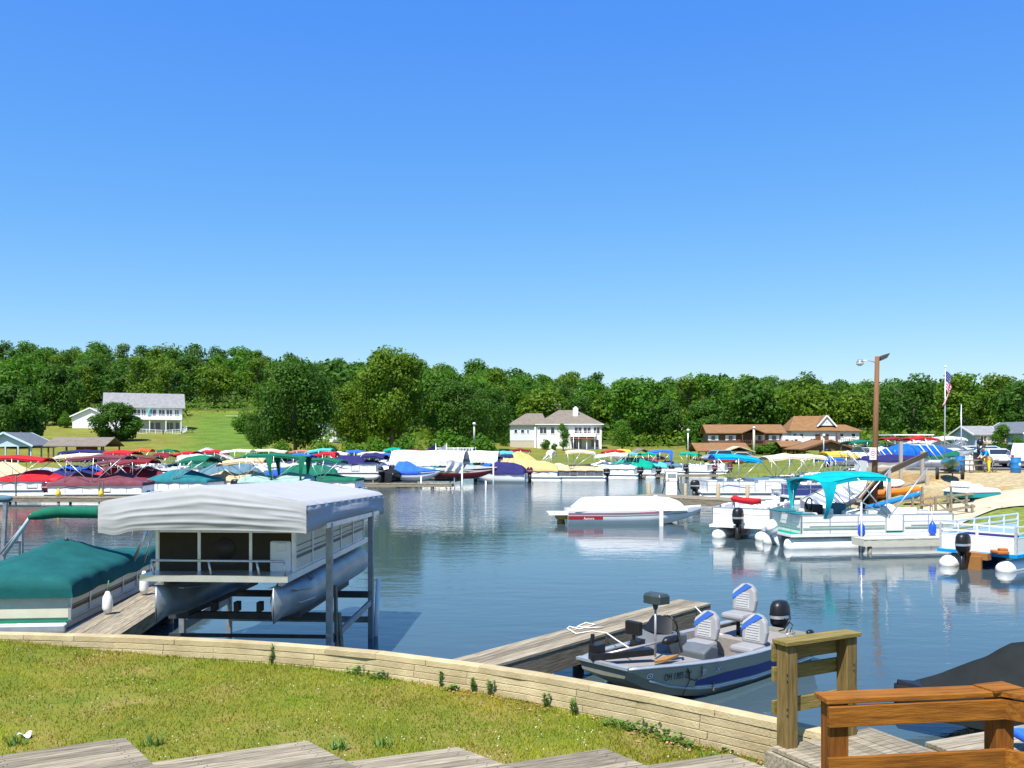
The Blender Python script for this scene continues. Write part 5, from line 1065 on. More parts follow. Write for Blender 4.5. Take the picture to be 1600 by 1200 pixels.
def fishing_boat():
    t = thing('fishing_boat', 'silver aluminium fishing boat with blue stripe and three seats moored at the pier', 'boat', (4.8, 16.3, 0), math.atan2(-.692, -.723))
    ST = [(0, .86, .5, .72, -.05, -.12), (1, .89, .5, .74, -.05, -.13), (2, .9, .51, .74, -.05, -.14), (3, .88, .55, .68, -.02, -.12), (3.5, .82, .58, .62, .04, -.07), (4, .72, .61, .53, .15, .06), (4.4, .6, .63, .46, .3, .24), (4.8, .47, .645, .4, .5, .48)]
    def sec(x):
        return [interp(x, [(s[0], s[k]) for s in ST]) for k in range(1, 6)]
    SILV = mat('silver_hull_paint', (.34, .345, .29), .5, .1, .08, 2); DSIL = mat('dull_hull_bottom', (.25, .24, .19), .45, .3, .15, 3); CARP = mat('grey_boat_carpet', (.24, .22, .2), .95, var=.15, sc=20)
    xs = [i * .2 for i in range(25)]; A = []
    for x in xs:
        g, gz_, c, cz, kz = sec(x); A.append([(x, -g, gz_), (x, -g, gz_ - .05), (x, -c - .06, cz + .13), (x, -c, cz), (x, 0, kz), (x, c, cz), (x, c + .06, cz + .13), (x, g, gz_ - .05), (x, g, gz_)])
    mb = MB()
    for k in range(8): mb.loft([[q[k], q[k + 1]] for q in A], 1 if k in (2, 3, 4, 5) else 0, closed=False, caps=False)
    mb.add(A[0], [tuple(range(9))], mi=0); mb.add(A[-1], [tuple(range(9))], mi=1); h = mb.build('hull', [SILV, DSIL], t)
    rr = MB()
    for s in (-1, 1): rr.loft([[(x, s * (sec(x)[0] + .02), sec(x)[1] + .012), (x, s * (sec(x)[0] - .1), sec(x)[1] + .012), (x, s * (sec(x)[0] - .1), sec(x)[1] - .02), (x, s * (sec(x)[0] + .02), sec(x)[1] - .02)] for x in xs])
    rr.bar((4.8, -.49, .655), (4.8, .49, .655), .1, .04); rr.build('gunwale', mat('pale_gunwale', (.45, .48, .48), .35, .5), t)
    sp = MB()
    for s in (-1, 1): sp.tube([V(x, s * (sec(x)[2] + .068), sec(x)[3] + .13) for x in xs[:23]], .022, 6)
    sp.build('spray_rail', mat('pale_gunwale', (.45, .48, .48)), h)
    def sd(x, k, s=1, o=.006):
        g, gz_, c, cz, kz = sec(x); return V(x, s * (lerp(g, c + .06, k) + o), lerp(gz_ - .05, cz + .13, k))
    for nm, x0, x1, k0, k1, m in (('blue_stripe', .1, 3.5, .42, .86, mat('stripe_blue', (.01, .03, .2), .25)), ('white_stripe', .1, 3.5, .9, .95, paint('white'))):
        mb = MB()
        for s in (-1, 1):
            X = [lerp(x0, x1, i / 24) for i in range(25)]
            mb.loft([[sd(x, lerp(k0, (k0 + k1) / 2 if nm[1] == 'l' else k0, max(0, (x - 2.95) / .55) ** 1), s), sd(x, k1, s)] for x in X], closed=False, caps=False)
        mb.build(nm, m, h)
    p = sd(3.62, .42); g = math.atan2(sd(3.4, .5).y - sd(3.9, .5).y, .5)
    lt = text('OH 1305 ZY', .15, h, sd(3.93, .4, 1, .022), (R(101), 0, R(180) - g - .12), BLK); lt.scale = (.62, 1, 1)
    for x, k, r_, m, nm in ((4.42, .55, .055, paint('white'), 'round_sticker'), (3.42, .25, .045, paint('white'), 'shield_sticker'), (3.08, .22, .058, paint('white'), 'square_sticker')):
        c = sd(x, k, 1, .012); mb = MB(); n = 4 if nm[0] == 's' and nm[1] == 'q' else 14; a0 = R(45) if n == 4 else 0
        ex = (sd(x + .1, k) - sd(x - .1, k)).normalized(); ez = (sd(x, k - .1) - sd(x, k + .1)).normalized()
        mb.add([c + ex * math.cos(a0 + 6.283 * i / n) * r_ + ez * math.sin(a0 + 6.283 * i / n) * r_ * (1 if nm[1] != 'h' else 1.15) for i in range(n)], [tuple(range(n))]); o = mb.build(nm, m, h)
        mb = MB(); nn = ex.cross(ez).normalized(); nn = nn if nn.y > 0 else -nn; c += nn * .004; mb.add([c + ex * math.cos(6.283 * i / 12) * q + ez * math.sin(6.283 * i / 12) * q for q in (r_ * .38, r_ * .62) for i in range(12)], [(i, (i + 1) % 12, 12 + (i + 1) % 12, 12 + i) for i in range(12)]); mb.build('sticker_print', mat('stripe_blue', (.01, .03, .2)), o)
    dk = MB()
    def deckp(x0, x1, z, ins): X = [lerp(x0, x1, i / 8) for i in range(9)]; dk.loft([[(x, -(sec(x)[0] - ins), z(x)), (x, sec(x)[0] - ins, z(x))] for x in X], closed=False, caps=False, smooth=False)
    deckp(3.1, 4.75, lambda x: sec(x)[1] - .045, .09); deckp(0.05, 1.15, lambda x: .42, .09); deckp(1.1, 3.15, lambda x: .1, .16)
    dk.add([(3.1, -.78, .08), (3.1, .78, .08), (3.1, .78, .51), (3.1, -.78, .51)], [(0, 1, 2, 3)]); dk.add([(1.15, -.78, .08), (1.15, .78, .08), (1.15, .78, .42), (1.15, -.78, .42)], [(0, 1, 2, 3)]); dk.build('carpeted_deck', CARP, t)
    il = MB(); [il.loft([[(x, s * (sec(x)[0] - .1), sec(x)[1] - .01), (x, s * (sec(x)[0] - .16), .08)] for x in xs[5:17]], closed=False, caps=False) for s in (-1, 1)]; il.build('inner_liner', CARP, t)
    SG = mat('grey_seat_vinyl', (.26, .26, .265), .5, var=.06, sc=5); SW = mat('white_seat_vinyl', (.4, .4, .4), .5); SB = mat('blue_seat_vinyl', (.03, .11, .42), .5)
    def seat(x, y, z, ped):
        s = MB(); s.box((x, y, z + .06), (.46, .46, .13)); se = s.build('seat', SG, t, bevel=.05)
        bk = MB(); prof = [(-.22, 0), (-.24, .2), (-.2, .38), (-.1, .47), (0, .49), (.1, .47), (.2, .38), (.24, .2), (.22, 0)]
        fn = lambda a, b, q: (x - .2 - b * .22 + q, y + a, z + .12 + b)
        bk.prism(prof, fn, -.06, .06); b = bk.build('backrest', SG, t, bevel=.035)
        pn = MB(); pn.prism([(-.15, .06), (-.15, .33), (.1, .33), (.13, .06)], lambda a, b_, q: (x - .2 - b_ * .22 + q, y + a, z + .12 + b_), .055, .068); pn.build('backrest_panel', SW, b)
        sw = MB()
        for i in range(6): zz = .09 + i * .042; sw.bar(V(x - .2 - zz * .22 + .07, y - .14, z + .12 + zz), V(x - .2 - zz * .22 + .07, y + .1, z + .12 + zz), .004, .006)
        sw.build('stitching', mat('seam_grey', (.05, .05, .05)), b)
        # diagonal blue and white bands across the backrest
        def dg(lo, hi): return [(-.235, lo), (-.235, hi), (.13, hi + .26), (.19, lo + .28)]
        for po, m, nm in (([(-.236, .19), (-.236, .27), (.02, .487), (.13, .455)], SB, 'blue_band'), ([(-.236, .28), (-.22, .35), (-.06, .482), (.01, .488)], SW, 'white_band')):
            q = MB(); q.prism(po, fn, .06, .074); q.build(nm, m, b)
        pd = MB(); pd.tube([(x, y, z), (x, y, z - ped)], .035, 8); pd.lathe([(.12, 0), (.12, .015)], (x, y, z - ped), 12); pd.build('pedestal', BLK, t)
        return se
    seat(.82, -.22, .72, .3); seat(1.82, -.36, .34, .23); seat(1.48, .38, .34, .23)
    GC = mat('dark_grey_console', (.1, .115, .125), .55, var=.1); c = MB(); c.prism([(2.5, .1), (3.15, .1), (3.2, .55), (2.95, .78), (2.55, .74)], lambda a, b, q: (a, q, b), -.74, -.1); c.build('console', GC, t, bevel=.03)
    c = MB(); c.prism([(2.55, .3), (2.95, .3), (2.95, .58), (2.75, .66), (2.55, .62)], lambda a, b, q: (a, q, b), .02, .5); c.build('side_console', GC, t, bevel=.03)
    wv = MB(); wv.loft([[(2.95, -.72, .76), (3.02, -.42, .78), (2.95, -.12, .76)], [(2.8, -.62, 1.0), (2.86, -.42, 1.04), (2.8, -.22, 1.0)]], closed=False, caps=False); wv.build('windscreen', mat('smoked_acrylic', (.012, .013, .015), .4, spec=.3), t)
    sw = MB(); sw.tube([(2.62 + .04 * math.cos(a), -.42 + .17 * math.sin(a), .84 + .16 * math.cos(a)) for a in (6.283 * i / 14 for i in range(15))], .016, 6); sw.bar((2.62, -.42, .84), (2.75, -.42, .78), .04, .04); sw.build('steering_wheel', BLK, t)
    ff = MB(); ff.box((3.3, -.62, .86), (.1, .3, .22)); ff.bar((3.3, -.62, .56), (3.3, -.62, .78), .05, .05); ff.box((3.25, -.58, .62), (.16, .2, .1)); ff.build('fish_finder', BLK, t, bevel=.02)
    # bow mount trolling motor with upright shaft and head, and the stowed second motor
    tm = MB(); tm.tube([(3.68, .1, .58), (3.66, .09, 1.34)], .018, 8); sh = tm.build('trolling_motor', mat('motor_shaft', (.55, .5, .45), .3, .6), t)
    hd = MB(); hd.loft([[(3.66 + x, .09 + y, z) for x, y in ((-.1, -.2), (.1, -.16), (.12, 0), (.1, .16), (-.1, .2), (-.13, 0))] for z in (1.4, 1.43, 1.52)] + [[(3.66 + x * .8, .09 + y * .85, 1.56) for x, y in ((-.1, -.2), (.1, -.16), (.12, 0), (.1, .16), (-.1, .2), (-.13, 0))]], smooth=False); hd.lathe([(.03, 1.3), (.06, 1.41)], (3.66, .09, 0), 8); hd.build('control_head', mat('grey_green_plastic', (.035, .05, .05), .4), sh, bevel=.01)
    m2 = MB(); m2.tube([(4.75, -.12, .74), (3.7, .3, .86)], .02, 8); st = m2.build('stowed_motor', mat('motor_shaft', (.55, .5, .45)), t)
    m3 = MB(); m3.lathe([(.02, -.24), (.065, -.16), (.07, .08), (.03, .16)], (3.62, .33, .86), 10, axis='x'); m3.bar((3.45, .36, .98), (3.43, .42, .66), .09, .015); m3.build('motor_pod', BLK, st)
    mb = MB(); mb.bar((4.85, -.2, .72), (3.9, .2, .72), .16, .1); mb.box((4.7, -.2, .78), (.2, .16, .22)); mb.bar((4.72, -.3, .8), (4.68, -.3, 1.02), .05, .05); mb.build('motor_mount', BLK, st, bevel=.01)
    pdl = MB(); pdl.prism([(3.5, .42), (3.7, .34), (4.05, .36), (4.12, .43), (3.9, .48)], lambda a, b, q: (a, b, q), .61, .645); pdl.build('wooden_paddle', mat('varnished_wood', (.34, .17, .035), .5, stretch=(1, 8, 8)), t)
    cb = MB(); cb.tube([sd(3.45, -.1, 1, -.05), sd(3.5, .05, 1, .02), sd(3.45, .4, 1, .03), sd(3.55, .62, 1, .02), sd(3.68, .55, 1, .02), sd(3.76, .1, 1, .02), sd(3.82, -.1, 1, -.05)], .009, 5); cb.tube([sd(3.66, .6, 1, .02), sd(3.68, 1.1, 1, .02), V(3.68, .6, .05)], .006, 4); cb.build('cable', BLK, t)
    hand = MB()
    for y in (-.5, .5): MB().tube([(.15, y, .43), (.12, y, .5), (.4, y, .5), (.37, y, .43)], .012, 5).build('grab_rail', ALU, t)
    ob = outboard(t, -.06, 0, .38, 'black', .95); text('40', .09, ob, (-.02, .0, .36), (R(90), 0, R(90)), mat('gold_letter', (.5, .38, .12), .4, .5))
    hz = MB(); hz.tube([(-.2, .2, .75), (.0, .35, .7), (.1, .28, .5), (.05, .15, .45)], .014, 5); hz.tube([(-.15, .15, .65), (.05, .42, .6), (.12, .4, .46)], .01, 5); hz.build('cable_loop', BLK, t)
    kn = MB(); kn.ell((.1, .78, .53), (.1, .06, .05), 8, 5); kn.build('stern_fitting', BLK, t)
fishing_boat()
# ---------------------------------------------------------------- boats in the harbour
def W_(px, D): return V((px - CX) / F * D, D, 0)
GL = 'boats moored in the left rows'; GM = 'boats moored in the middle row'; GR = 'boats moored on the right side'
def bm(xc, zc, L, c, **k): return (xc, zc, L, 2.3, c, k)
# left rows, front to back: label, px, D, heading, keyword arguments
jr = random.Random(77)
def jit(k, ang, px):
    if k.get('bim'): b = list(k['bim']); e = dict(b[5]); e.setdefault('slope', jr.uniform(-.12, .12)); e.setdefault('sag', jr.uniform(.03, .1)); e.setdefault('drop', jr.uniform(.08, .22)); b[5] = e; k['bim'] = tuple(b)
    return ang + (jr.uniform(-9, 9) if px < 1060 else jr.uniform(-2, 2))
def PB(label, px, D, ang, **k): ang = jit(k, ang, px); return pontoon(label, W_(px, D), ang, **k)
def RB(label, px, D, ang, **k): ang = jit(k, ang, px); return runabout(label, W_(px, D), ang, **k)
PB('white pontoon boat with a large mauve maroon cover and matching bimini', 162, 59, -2, L=7.2, group=GL, cover='maroon', peaks=[(-3.1, 1.25), (-1.5, 1.95), (-.3, 1.6), (.4, 1.65), (1.2, 1.95), (2.9, 1.25)], bim=bm(-.2, 3.05, 3.9, 'maroon', hinge=-.3, sag=.08), motor='maroon', swoosh=mat('gold_swoosh', (.4, .3, .12)), skirt=1.0)
PB('white pontoon boat under a bright red cover and wide red bimini at the left edge', 50, 64, 4, L=5.4, group=GL, cover='red', bim=bm(-.9, 2.95, 4.2, 'red', hinge=-.8), peaks=[(-2.3, 1.3), (.3, 1.9), (1.2, 1.8), (2.2, 1.3)], swoosh=mat('gold_swoosh', (.4, .3, .12)))
PB('pontoon boat with a pointed tan cover at the far left, behind the red covered one', 12, 70, 0, L=5.6, group=GL, cover='tan', peaks=[(-2.4, 1.5), (-.5, 2.35), (.8, 2.2), (2.3, 1.5)])
PB('pontoon boat under a dark teal cover with a green folded arch, behind the lift canopy', 292, 63, -3, L=5.6, group=GL, cover='dkteal', peaks=[(-2.4, 1.5), (-.8, 1.95), (.4, 1.9), (2.2, 1.35)], bim=(1.1, 2.95, 2.0, 2.3, 'green', dict(hinge=-.4, drop=.3)), motor='black')
PB('pontoon boat under a rumpled tan cover with tan bimini behind the lift canopy', 372, 65, -2, L=5.2, group=GL, cover='tan', peaks=[(-2.2, 1.35), (-1, 1.8), (.1, 1.5), (1.1, 1.8), (2.1, 1.4)], bim=bm(.5, 2.7, 3.4, 'tan', hinge=.5))
PB('pontoon boat under a dark slate cover behind the rumpled tan one', 362, 72, 0, L=6.2, group=GL, cover='slate', peaks=[(-2.6, 1.6), (-1, 2.2), (1.4, 2.1), (2.5, 1.5)])
PB('pontoon boat with a big green canopy on cloth legs and pale green covers', 436, 62, -2, L=5.8, group=GL, cover='ltgreen', peaks=[(-2.4, 1.5), (-1.3, 1.75), (-.4, 1.4), (.6, 1.75), (2.2, 1.6)], bim=(-.1, 3.1, 4.2, 2.5, 'green', dict(hinge=-.2, legs=[(.42, 0, -.25, -1.2, 1.2, .3), (.96, 0, 1.7, -1.2, 1.2, .3), (.42, 1, -.25, 1.2, 1.2, .3), (.96, 1, 1.7, 1.2, 1.2, .3)])))
PB('boat under a tall flat green cover, right of the green canopy with cloth legs', 486, 68, 10, L=5.0, group=GL, cover='green', peaks=[(-2.1, 1.9), (-1, 2.15), (1, 2.1), (2, 1.8)], skirt=.5)
PB('white pontoon boat with a green cover and small green bimini', 520, 64, 0, L=4.9, group=GL, cover='green', peaks=[(-2, 1.35), (-.4, 1.6), (2, 1.3)], bim=bm(-.3, 2.75, 2.2, 'green', hinge=-.6))
RB('runabout under a red cover with a red bimini behind the mauve covered boat', 192, 71, 5, L=5.4, group=GL, cover='red', bim=bm(-.4, 2.5, 2.6, 'maroon'), peaks=[(-2.7, 1.2), (-1, 1.8), (.5, 1.9), (2.6, 1.0)])
RB('runabout under a dark red cover right of the red covered runabout', 236, 66, -4, L=5.2, group=GL, cover='darkred', bim=bm(-.9, 2.65, 2.4, 'darkred'), peaks=[(-2.6, 1.2), (-.8, 1.9), (.6, 1.7), (2.5, .9)])
PB('pontoon boat with a navy blue cover below a cream white bimini', 122, 73, 0, L=5.8, group=GL, cover='navy', bim=bm(.2, 2.95, 3.6, 'cream', hinge=.1))
PB('pontoon boat under a pale grey cover between the tan and the navy covered ones', 72, 76, 3, L=5.0, group=GL, cover='grey', peaks=[(-2.1, 1.4), (0, 1.75), (2, 1.4)])
PB('pontoon boat with a wide navy bimini in the second left row', 132, 84, 0, L=6, group=GL, bim=bm(0, 3.15, 4.0, 'navy'), cover='blue')
PB('pontoon boat with a bright red and orange bimini in the second left row', 188, 84, 0, L=6, group=GL, bim=bm(0, 3.1, 3.4, 'red'), cover='maroon')
PB('pontoon boat with an orange red bimini near the shore, below the round dark tree', 222, 104, 0, L=6, group=GL, bim=bm(0, 3.1, 2.4, 'orange'), cover='cream')
PB('pontoon boat with a black maroon bimini left of the white hulls', 214, 77, 0, L=5.6, group=GL, bim=bm(.5, 2.75, 2.8, 'brown'), cover='maroon')
PB('white open pontoon boat, left of two in the middle of the left rows', 258, 80, 5, L=5.8, group=GL, motor='white')
PB('white open pontoon boat with a maroon edged white bimini in the left rows', 302, 76, 0, L=5.8, group=GL, bim=bm(.3, 2.85, 2.6, 'white'))
PB('pontoon boat with a small red bimini on white struts, far left row', 258, 93, 0, L=5.6, group=GL, bim=bm(0, 2.75, 1.7, 'darkred'))
PB('pontoon boat with a red bimini, beside the slate roofed boat shed', 293, 95, 0, L=5.6, group=GL, bim=bm(0, 2.9, 2.2, 'red'), cover='green')
PB('pontoon boat with a dull green bimini in the farthest left row', 262, 103, 0, L=5.6, group=GL, bim=bm(0, 3.05, 1.9, 'green'))
PB('pontoon boat with a red bimini under the eave of the slate roofed boat shed', 338, 104, 0, L=5.6, group=GL, bim=bm(0, 2.95, 2.5, 'red'), cover='green')
PB('pontoon boat with a white bimini and olive cover, third from the left shed', 372, 95, 0, L=5.8, group=GL, bim=bm(0, 3.1, 3.2, 'white'), cover='tan')
PB('pontoon boat with a navy bimini between white ones', 385, 84, 0, L=5.6, group=GL, bim=bm(.1, 2.55, 2.0, 'navy'), cover='white')
PB('pontoon boat with a long cream white bimini before the tall dark shore tree', 425, 99, 0, L=6.2, group=GL, bim=bm(0, 3.1, 3.6, 'cream'), cover='white')
PB('pontoon boat with a royal blue bimini and blue cover beside the green canopy', 462, 74, 0, L=6, group=GL, bim=bm(.2, 2.95, 2.6, 'royal'), cover='blue')
PB('pontoon boat with a salmon brown bimini in the far row', 470, 100, 0, L=5.6, group=GL, bim=bm(0, 3.0, 2.4, 'salmon'), cover='white')
PB('pontoon boat with a turquoise bimini in the far row before the shore trees', 502, 99, 0, L=5.6, group=GL, bim=bm(0, 3.15, 2.7, 'turq'), cover='ltgreen')
PB('white pontoon boat with a red canopy on red cloth legs', 508, 84, 0, L=5.6, group=GL, bim=(0, 2.95, 2.3, 2.3, 'red', dict(legs=[(.05, 0, -1.1, -1.15, 1.2, .2), (.95, 0, 1.0, -1.15, 1.2, .2)])))
PB('white pontoon boat with a round white bimini right of the red legged canopy', 530, 92, 0, L=5.6, group=GL, bim=bm(0, 2.9, 1.9, 'white'), cover='cream')
PB('pontoon boat with a royal blue bimini, far row before the biggest shore tree', 558, 97, 0, L=5.6, group=GM, bim=bm(0, 3.0, 2.1, 'royal'), cover='white')
PB('pontoon boat with a long off white bimini, far row right of the blue one', 582, 94, 0, L=5.6, group=GM, bim=bm(0, 2.85, 2.8, 'cream'), cover='white')
PB('pontoon boat with a bright blue bimini, middle row behind the navy roll', 612, 90, 0, L=5.6, group=GM, bim=bm(0, 2.75, 2.8, 'royal'), cover='white')
PB('pontoon boat with an emerald green bimini, farthest row before the biggest shore tree', 614, 106, 0, L=5.6, group=GM, bim=bm(0, 3.2, 2.0, 'emerald'), cover='white')
PB('pontoon boat with a brown red bimini far behind the long white lift canopy', 648, 106, 0, L=5.6, group=GM, bim=bm(0, 3.05, 2.0, 'darkred'), cover='white')
# middle: boats on lifts
PB('white pontoon boat with a navy cover raised on a lift, middle of the water front', 552, 78, 0, L=5.8, lift=.75, group=GM, cover='navy', peaks=[(-2.4, 1.5), (-.9, 1.95), (.4, 1.95), (1.2, 1.55), (2.2, 1.5)], tube=WTUBE, swoosh=BLK, bim=(2.0, 2.2, 1.9, 2.2, 'navy', dict(frame=False, drop=.25)), skirt=1.22)
RB('dark covered runabout with an orange life vest beside the navy covered lift boat', 622, 79, 60, L=5.2, hull='black', cover='black', lift=.5, group=GM, motor='black')
RB('blue and white runabout with a blue cover raised on a lift', 652, 78, -20, L=4.2, W=1.8, hull='white', stripe='blue', cover='royal', lift=.6, group=GM, peaks=[(-2, 1.5), (-.9, 1.6), (0, 1.1), (2, .8)])
RB('maroon wooden speedboat with a grey cover raised on a lift', 728, 80, -8, L=5.6, hull='darkred', stripe='cream', cover='grey', lift=.75, group=GM, motor=None, peaks=[(-2.7, .9), (-1, 1.2), (1, 1.0), (2.6, .85)])
def long_canopy(px, D, L, wd, zb, h, ang, label, hang=.35):
    t = thing('boat_lift', label, 'boat lift', W_(px, D), R(ang)); m = MB()
    def fn(u, v):
        a = 2 * v - 1; y = a * wd / 2; return V(lerp(-L / 2, L / 2, u), y, zb + h * (1 - abs(a) ** 2.2) + .04 * math.sin(u * 12))
    m.grid(fn, 24, 12, thick=.03)
    for s in (0, 1): m.loft([[fn(i / 60, s), fn(i / 60, s) - V(0, 0, hang + .05 * abs(math.sin(i * 60 / 60 * .9)))] for i in range(61)], closed=False, caps=False)
    m.build('canopy', cloth('white'), t)
    for x in (-L * .38, L * .38):
        for y in (-wd * .42, wd * .42): MB().bar((x, y, -1), (x, y, zb + .1), .09, .09).build('post', ALU, t)
    b = MB(); [b.bar((x, -wd * .42, .35), (x, wd * .42, .35), .1, .12) for x in (-L * .38, L * .38)]; [b.bar((-L * .38, y, .4), (L * .38, y, .4), .1, .12) for y in (-wd * .3, wd * .3)]; b.build('cradle_beam', DARKM, t); return t
long_canopy(672, 81, 6.8, 3.2, 2.1, 1.0, -9, 'boat lift with a long white scalloped canopy, middle of the water front')
long_canopy(735, 86, 5.6, 3.2, 2.05, .95, -5, 'second boat lift with a white canopy, right behind the scalloped one', .15)
o = thing('draped_tarpaulin', 'crumpled grey tarpaulin hung at the right end of the scalloped white canopy', 'tarpaulin', W_(710, 77.5)); MB().grid(lambda u, v: V(lerp(-.75, .7, u) + .1 * math.sin(v * 5), -.12 + .14 * math.sin(u * 14 + v * 3), 2.2 - .95 * v + .12 * math.sin(u * 5)), 24, 10).build('sheet', cloth('ltgrey'), o, fix=False)
for px, D, zt, lb in ((722, 74, 1.8, 'white mooring pole standing in the water under the grey tarpaulin'), (771, 78, 2.9, 'white mooring pole right of the maroon speedboat'), (658, 76, .9, 'short white post by the blue and white runabout'), (759, 77, .5, 'short white stub post right of the lifts')):
    o = thing('mooring_pole', lb, 'pole', W_(px, D), 0, 'mooring poles'); MB().tube([(0, 0, -1.2), (0, 0, zt)], .07, 8).build('shaft', WTUBE, o)
for px, D, y0, lb in ((25, 57, 742, 'thin dark mooring pipe before the red covered boat at the left edge'), (155, 56.5, 752, 'thin dark mooring pipe before the mauve covered boat'), (161, 57, 752, 'second thin mooring pipe beside the first, before the mauve covered boat')):
    o = thing('mooring_pole', lb, 'pole', W_(px, D), 0, 'mooring poles'); MB().tube([(0, 0, -1.2), (0, 0, EYE + (HY - y0) / F * D)], .05, 6).build('shaft', DARKM, o)
for px, lb in ((91, 'yellow bumper on the floating dock, left of two'), (158, 'yellow bumper on the floating dock beside the thin mooring pipes')):
    o = thing('dock_bumper', lb, 'bumper', W_(px, 56) + V(0, 0, .44), 0, 'yellow bumpers'); MB().lathe([(.05, 0), (.15, .05), (.15, .25), (.06, .42), (.03, .5)], (0, 0, 0), 10).build('body', cloth('yellow'), o)
def edge_lift():
    t = thing('lift_frame', 'blue grey steel lift frame with a dark rounded cover end, at the left edge', 'boat lift', (0, 0, 0)); m = MB()
    D = 23; m.bar(at(9, 784, D), at(3, 900, D), .09, .09, up=(0, 1, 0)); m.bar(at(33, 822, D + 1), at(33, 905, D + 1), .09, .09, up=(0, 1, 0)); m.bar(at(-30, 847, D), at(34, 847, D + 1), .06, .06); m.build('post', STEEL, t)
    a, b = at(-70, 779, D), at(19, 779, D); MB().tube([a, a.lerp(b, .85), a.lerp(b, .95), b], [.1, .1, .08, .04], 10).build('cover_end', cloth('slate'), t)
edge_lift()
def houseboat():
    t = thing('houseboat', 'double decked turquoise houseboat with a white top rail, behind the white lift canopies', 'boat', W_(712, 100), 0); tubes(t, 8, 1, .35, .1, TUBE)
    MB().box((0, 0, .5), (7.6, 2.8, .12)).build('deck', ALU, t); MB().box((-.2, 0, 1.5), (4.4, 2.4, 1.9)).build('cabin', cloth('turq'), t); MB().box((0, 0, 2.52), (6.2, 2.8, .12)).build('roof_deck', paint('white'), t)
    railing(t, [(-2.2, -1.3, 2.58), (2.2, -1.3, 2.58), (2.2, 1.3, 2.58), (-2.2, 1.3, 2.58), (-2.2, -1.3, 2.58)], .6, TRIM)
    for x in (-1.4, 0, 1.0): window(t, x, 1.6, .8, .7, y=-1.2, mull=0)
    for px, c, lb in ((681, 'navy', 'dark blue flag on a short pole behind the white lift canopies, left of two'), (698, 'grey', 'grey and white flag on a short pole behind the white lift canopies, right of two')):
        f = thing('boat_flag', lb, 'flag', W_(px, 98), 0); MB().tube([(0, 0, 0), (0, 0, EYE + (HY - 692) / F * 98)], .03, 6).build('staff', ALU, f); z = EYE + (HY - 694) / F * 98
        MB().grid(lambda u, v: V(-u * .85, .1 * math.sin(u * 7), z - v * .5 - u * .45 + .06 * math.sin(u * 8)), 10, 6).build('cloth', cloth(c), f, fix=False)
houseboat()
RB('white runabout with a navy cover and red black outboard, right of the lifts', 782, 84, 168, L=5.2, group=GM, cover='navy', motor='maroon', peaks=[(-2.6, 1.5), (-1.4, 1.9), (.3, 2.0), (2.5, 1.1)], fb=.9, bowh=1.0)
PB('pontoon boat with a turquoise bimini before the open lawn', 785, 97, 0, L=5.6, group=GM, bim=bm(0, 2.9, 2.3, 'turq'), cover='blue')
PB('pontoon boat with a navy bimini just left of the big mustard cover', 786, 88, 0, L=5.2, group=GM, bim=bm(0, 2.65, 1.9, 'navy'), cover='bright')
PB('white pontoon boat with a red swoosh under a big mustard yellow cover', 832, 87, 172, L=5.9, group=GM, cover='ytan', peaks=[(-2.5, 1.6), (-1.2, 2.0), (1, 2.15), (2.4, 1.7)], swoosh=paint('red'), skirt=1.05)
RB('boat with a pale mustard pointed cover behind the big mustard covered one', 815, 96, 0, L=5.6, group=GM, cover='ytan', peaks=[(-2.7, 1.5), (-.5, 2.9), (.8, 2.5), (2.6, 1.1)], fb=.9, bowh=1.0)
PB('pontoon boat with a dark red bimini far behind the mustard covers', 812, 108, 0, L=5.6, group=GM, bim=bm(0, 3.1, 2.6, 'darkred'), cover='navy')
PB('pontoon boat with a folded white arch over a tan cover', 856, 91, 170, L=5.6, group=GM, cover='cream', bim=(-.4, 3.1, .6, 2.3, 'white', dict(hinge=.9, drop=.35)))
PB('grey pontoon boat with a fitted tan cover and cream bimini', 903, 87, 174, L=5.4, group=GM, cover='tan', panel=mat('dark_grey_panel', (.12, .12, .13), .4), peaks=[(-2.3, 1.5), (-.5, 1.65), (2.2, 1.55)], bim=bm(-.2, 3.1, 2.9, 'cream', hinge=.9))
PB('white pontoon boat with a ribbed white bimini right of the cream one', 957, 93, 165, L=5.6, group=GM, bim=bm(0, 2.75, 3.4, 'white'), cover='white')
PB('pontoon boat with a brick red bimini, far row before the brown shelter', 958, 104, 0, L=5.6, group=GM, bim=bm(0, 2.95, 2.5, 'red'), cover='white')
PB('pontoon boat with a pale yellow bimini, farthest row before the brown shelter', 970, 109, 0, L=5.6, group=GM, bim=bm(0, 3.0, 2.3, 'yellow'))
PB('white pontoon boat under a spread green cover, left of the turquoise cover', 985, 95, 160, L=5.8, group=GM, cover='emerald', peaks=[(-2.4, 1.7), (-.6, 2.2), (.8, 2.0), (2.4, 1.5)], bim=bm(-.2, 2.75, 1.6, 'turq'))
PB('white pontoon boat with a turquoise cover draped at its stern', 1010, 98, 164, L=5.2, group=GM, cover='turq', peaks=[(-2.2, 1.5), (0, 2.0), (2.1, 1.6)], bim=bm(-.3, 2.75, 1.8, 'emerald'))
PB('pontoon boat with a blue canopy on a single blue cloth leg', 1030, 102, 168, L=5.8, group=GM, bim=(0, 3.0, 2.8, 2.3, 'royal', dict(legs=[(.05, 1, -1.3, 1.15, 1.2, .3)])), cover='slate')
PB('pontoon boat with a red cover, far row left of the blue legged canopy', 1008, 112, 0, L=5.6, group=GM, cover='red')
PB('white pontoon boat with a sea green bimini, right of the blue legged canopy', 1078, 103, 150, L=5.6, group=GM, bim=bm(0, 2.7, 2.2, 'emerald'), motor='maroon')
PB('white open pontoon boat moored before the grey blue van', 1102, 104, 160, L=5.4, group=GM, motor='maroon')
RB('small dark blue and white runabout, before the wide tawny shelter', 1108, 107, 20, L=4.2, hull='white', stripe='blue', group=GM)
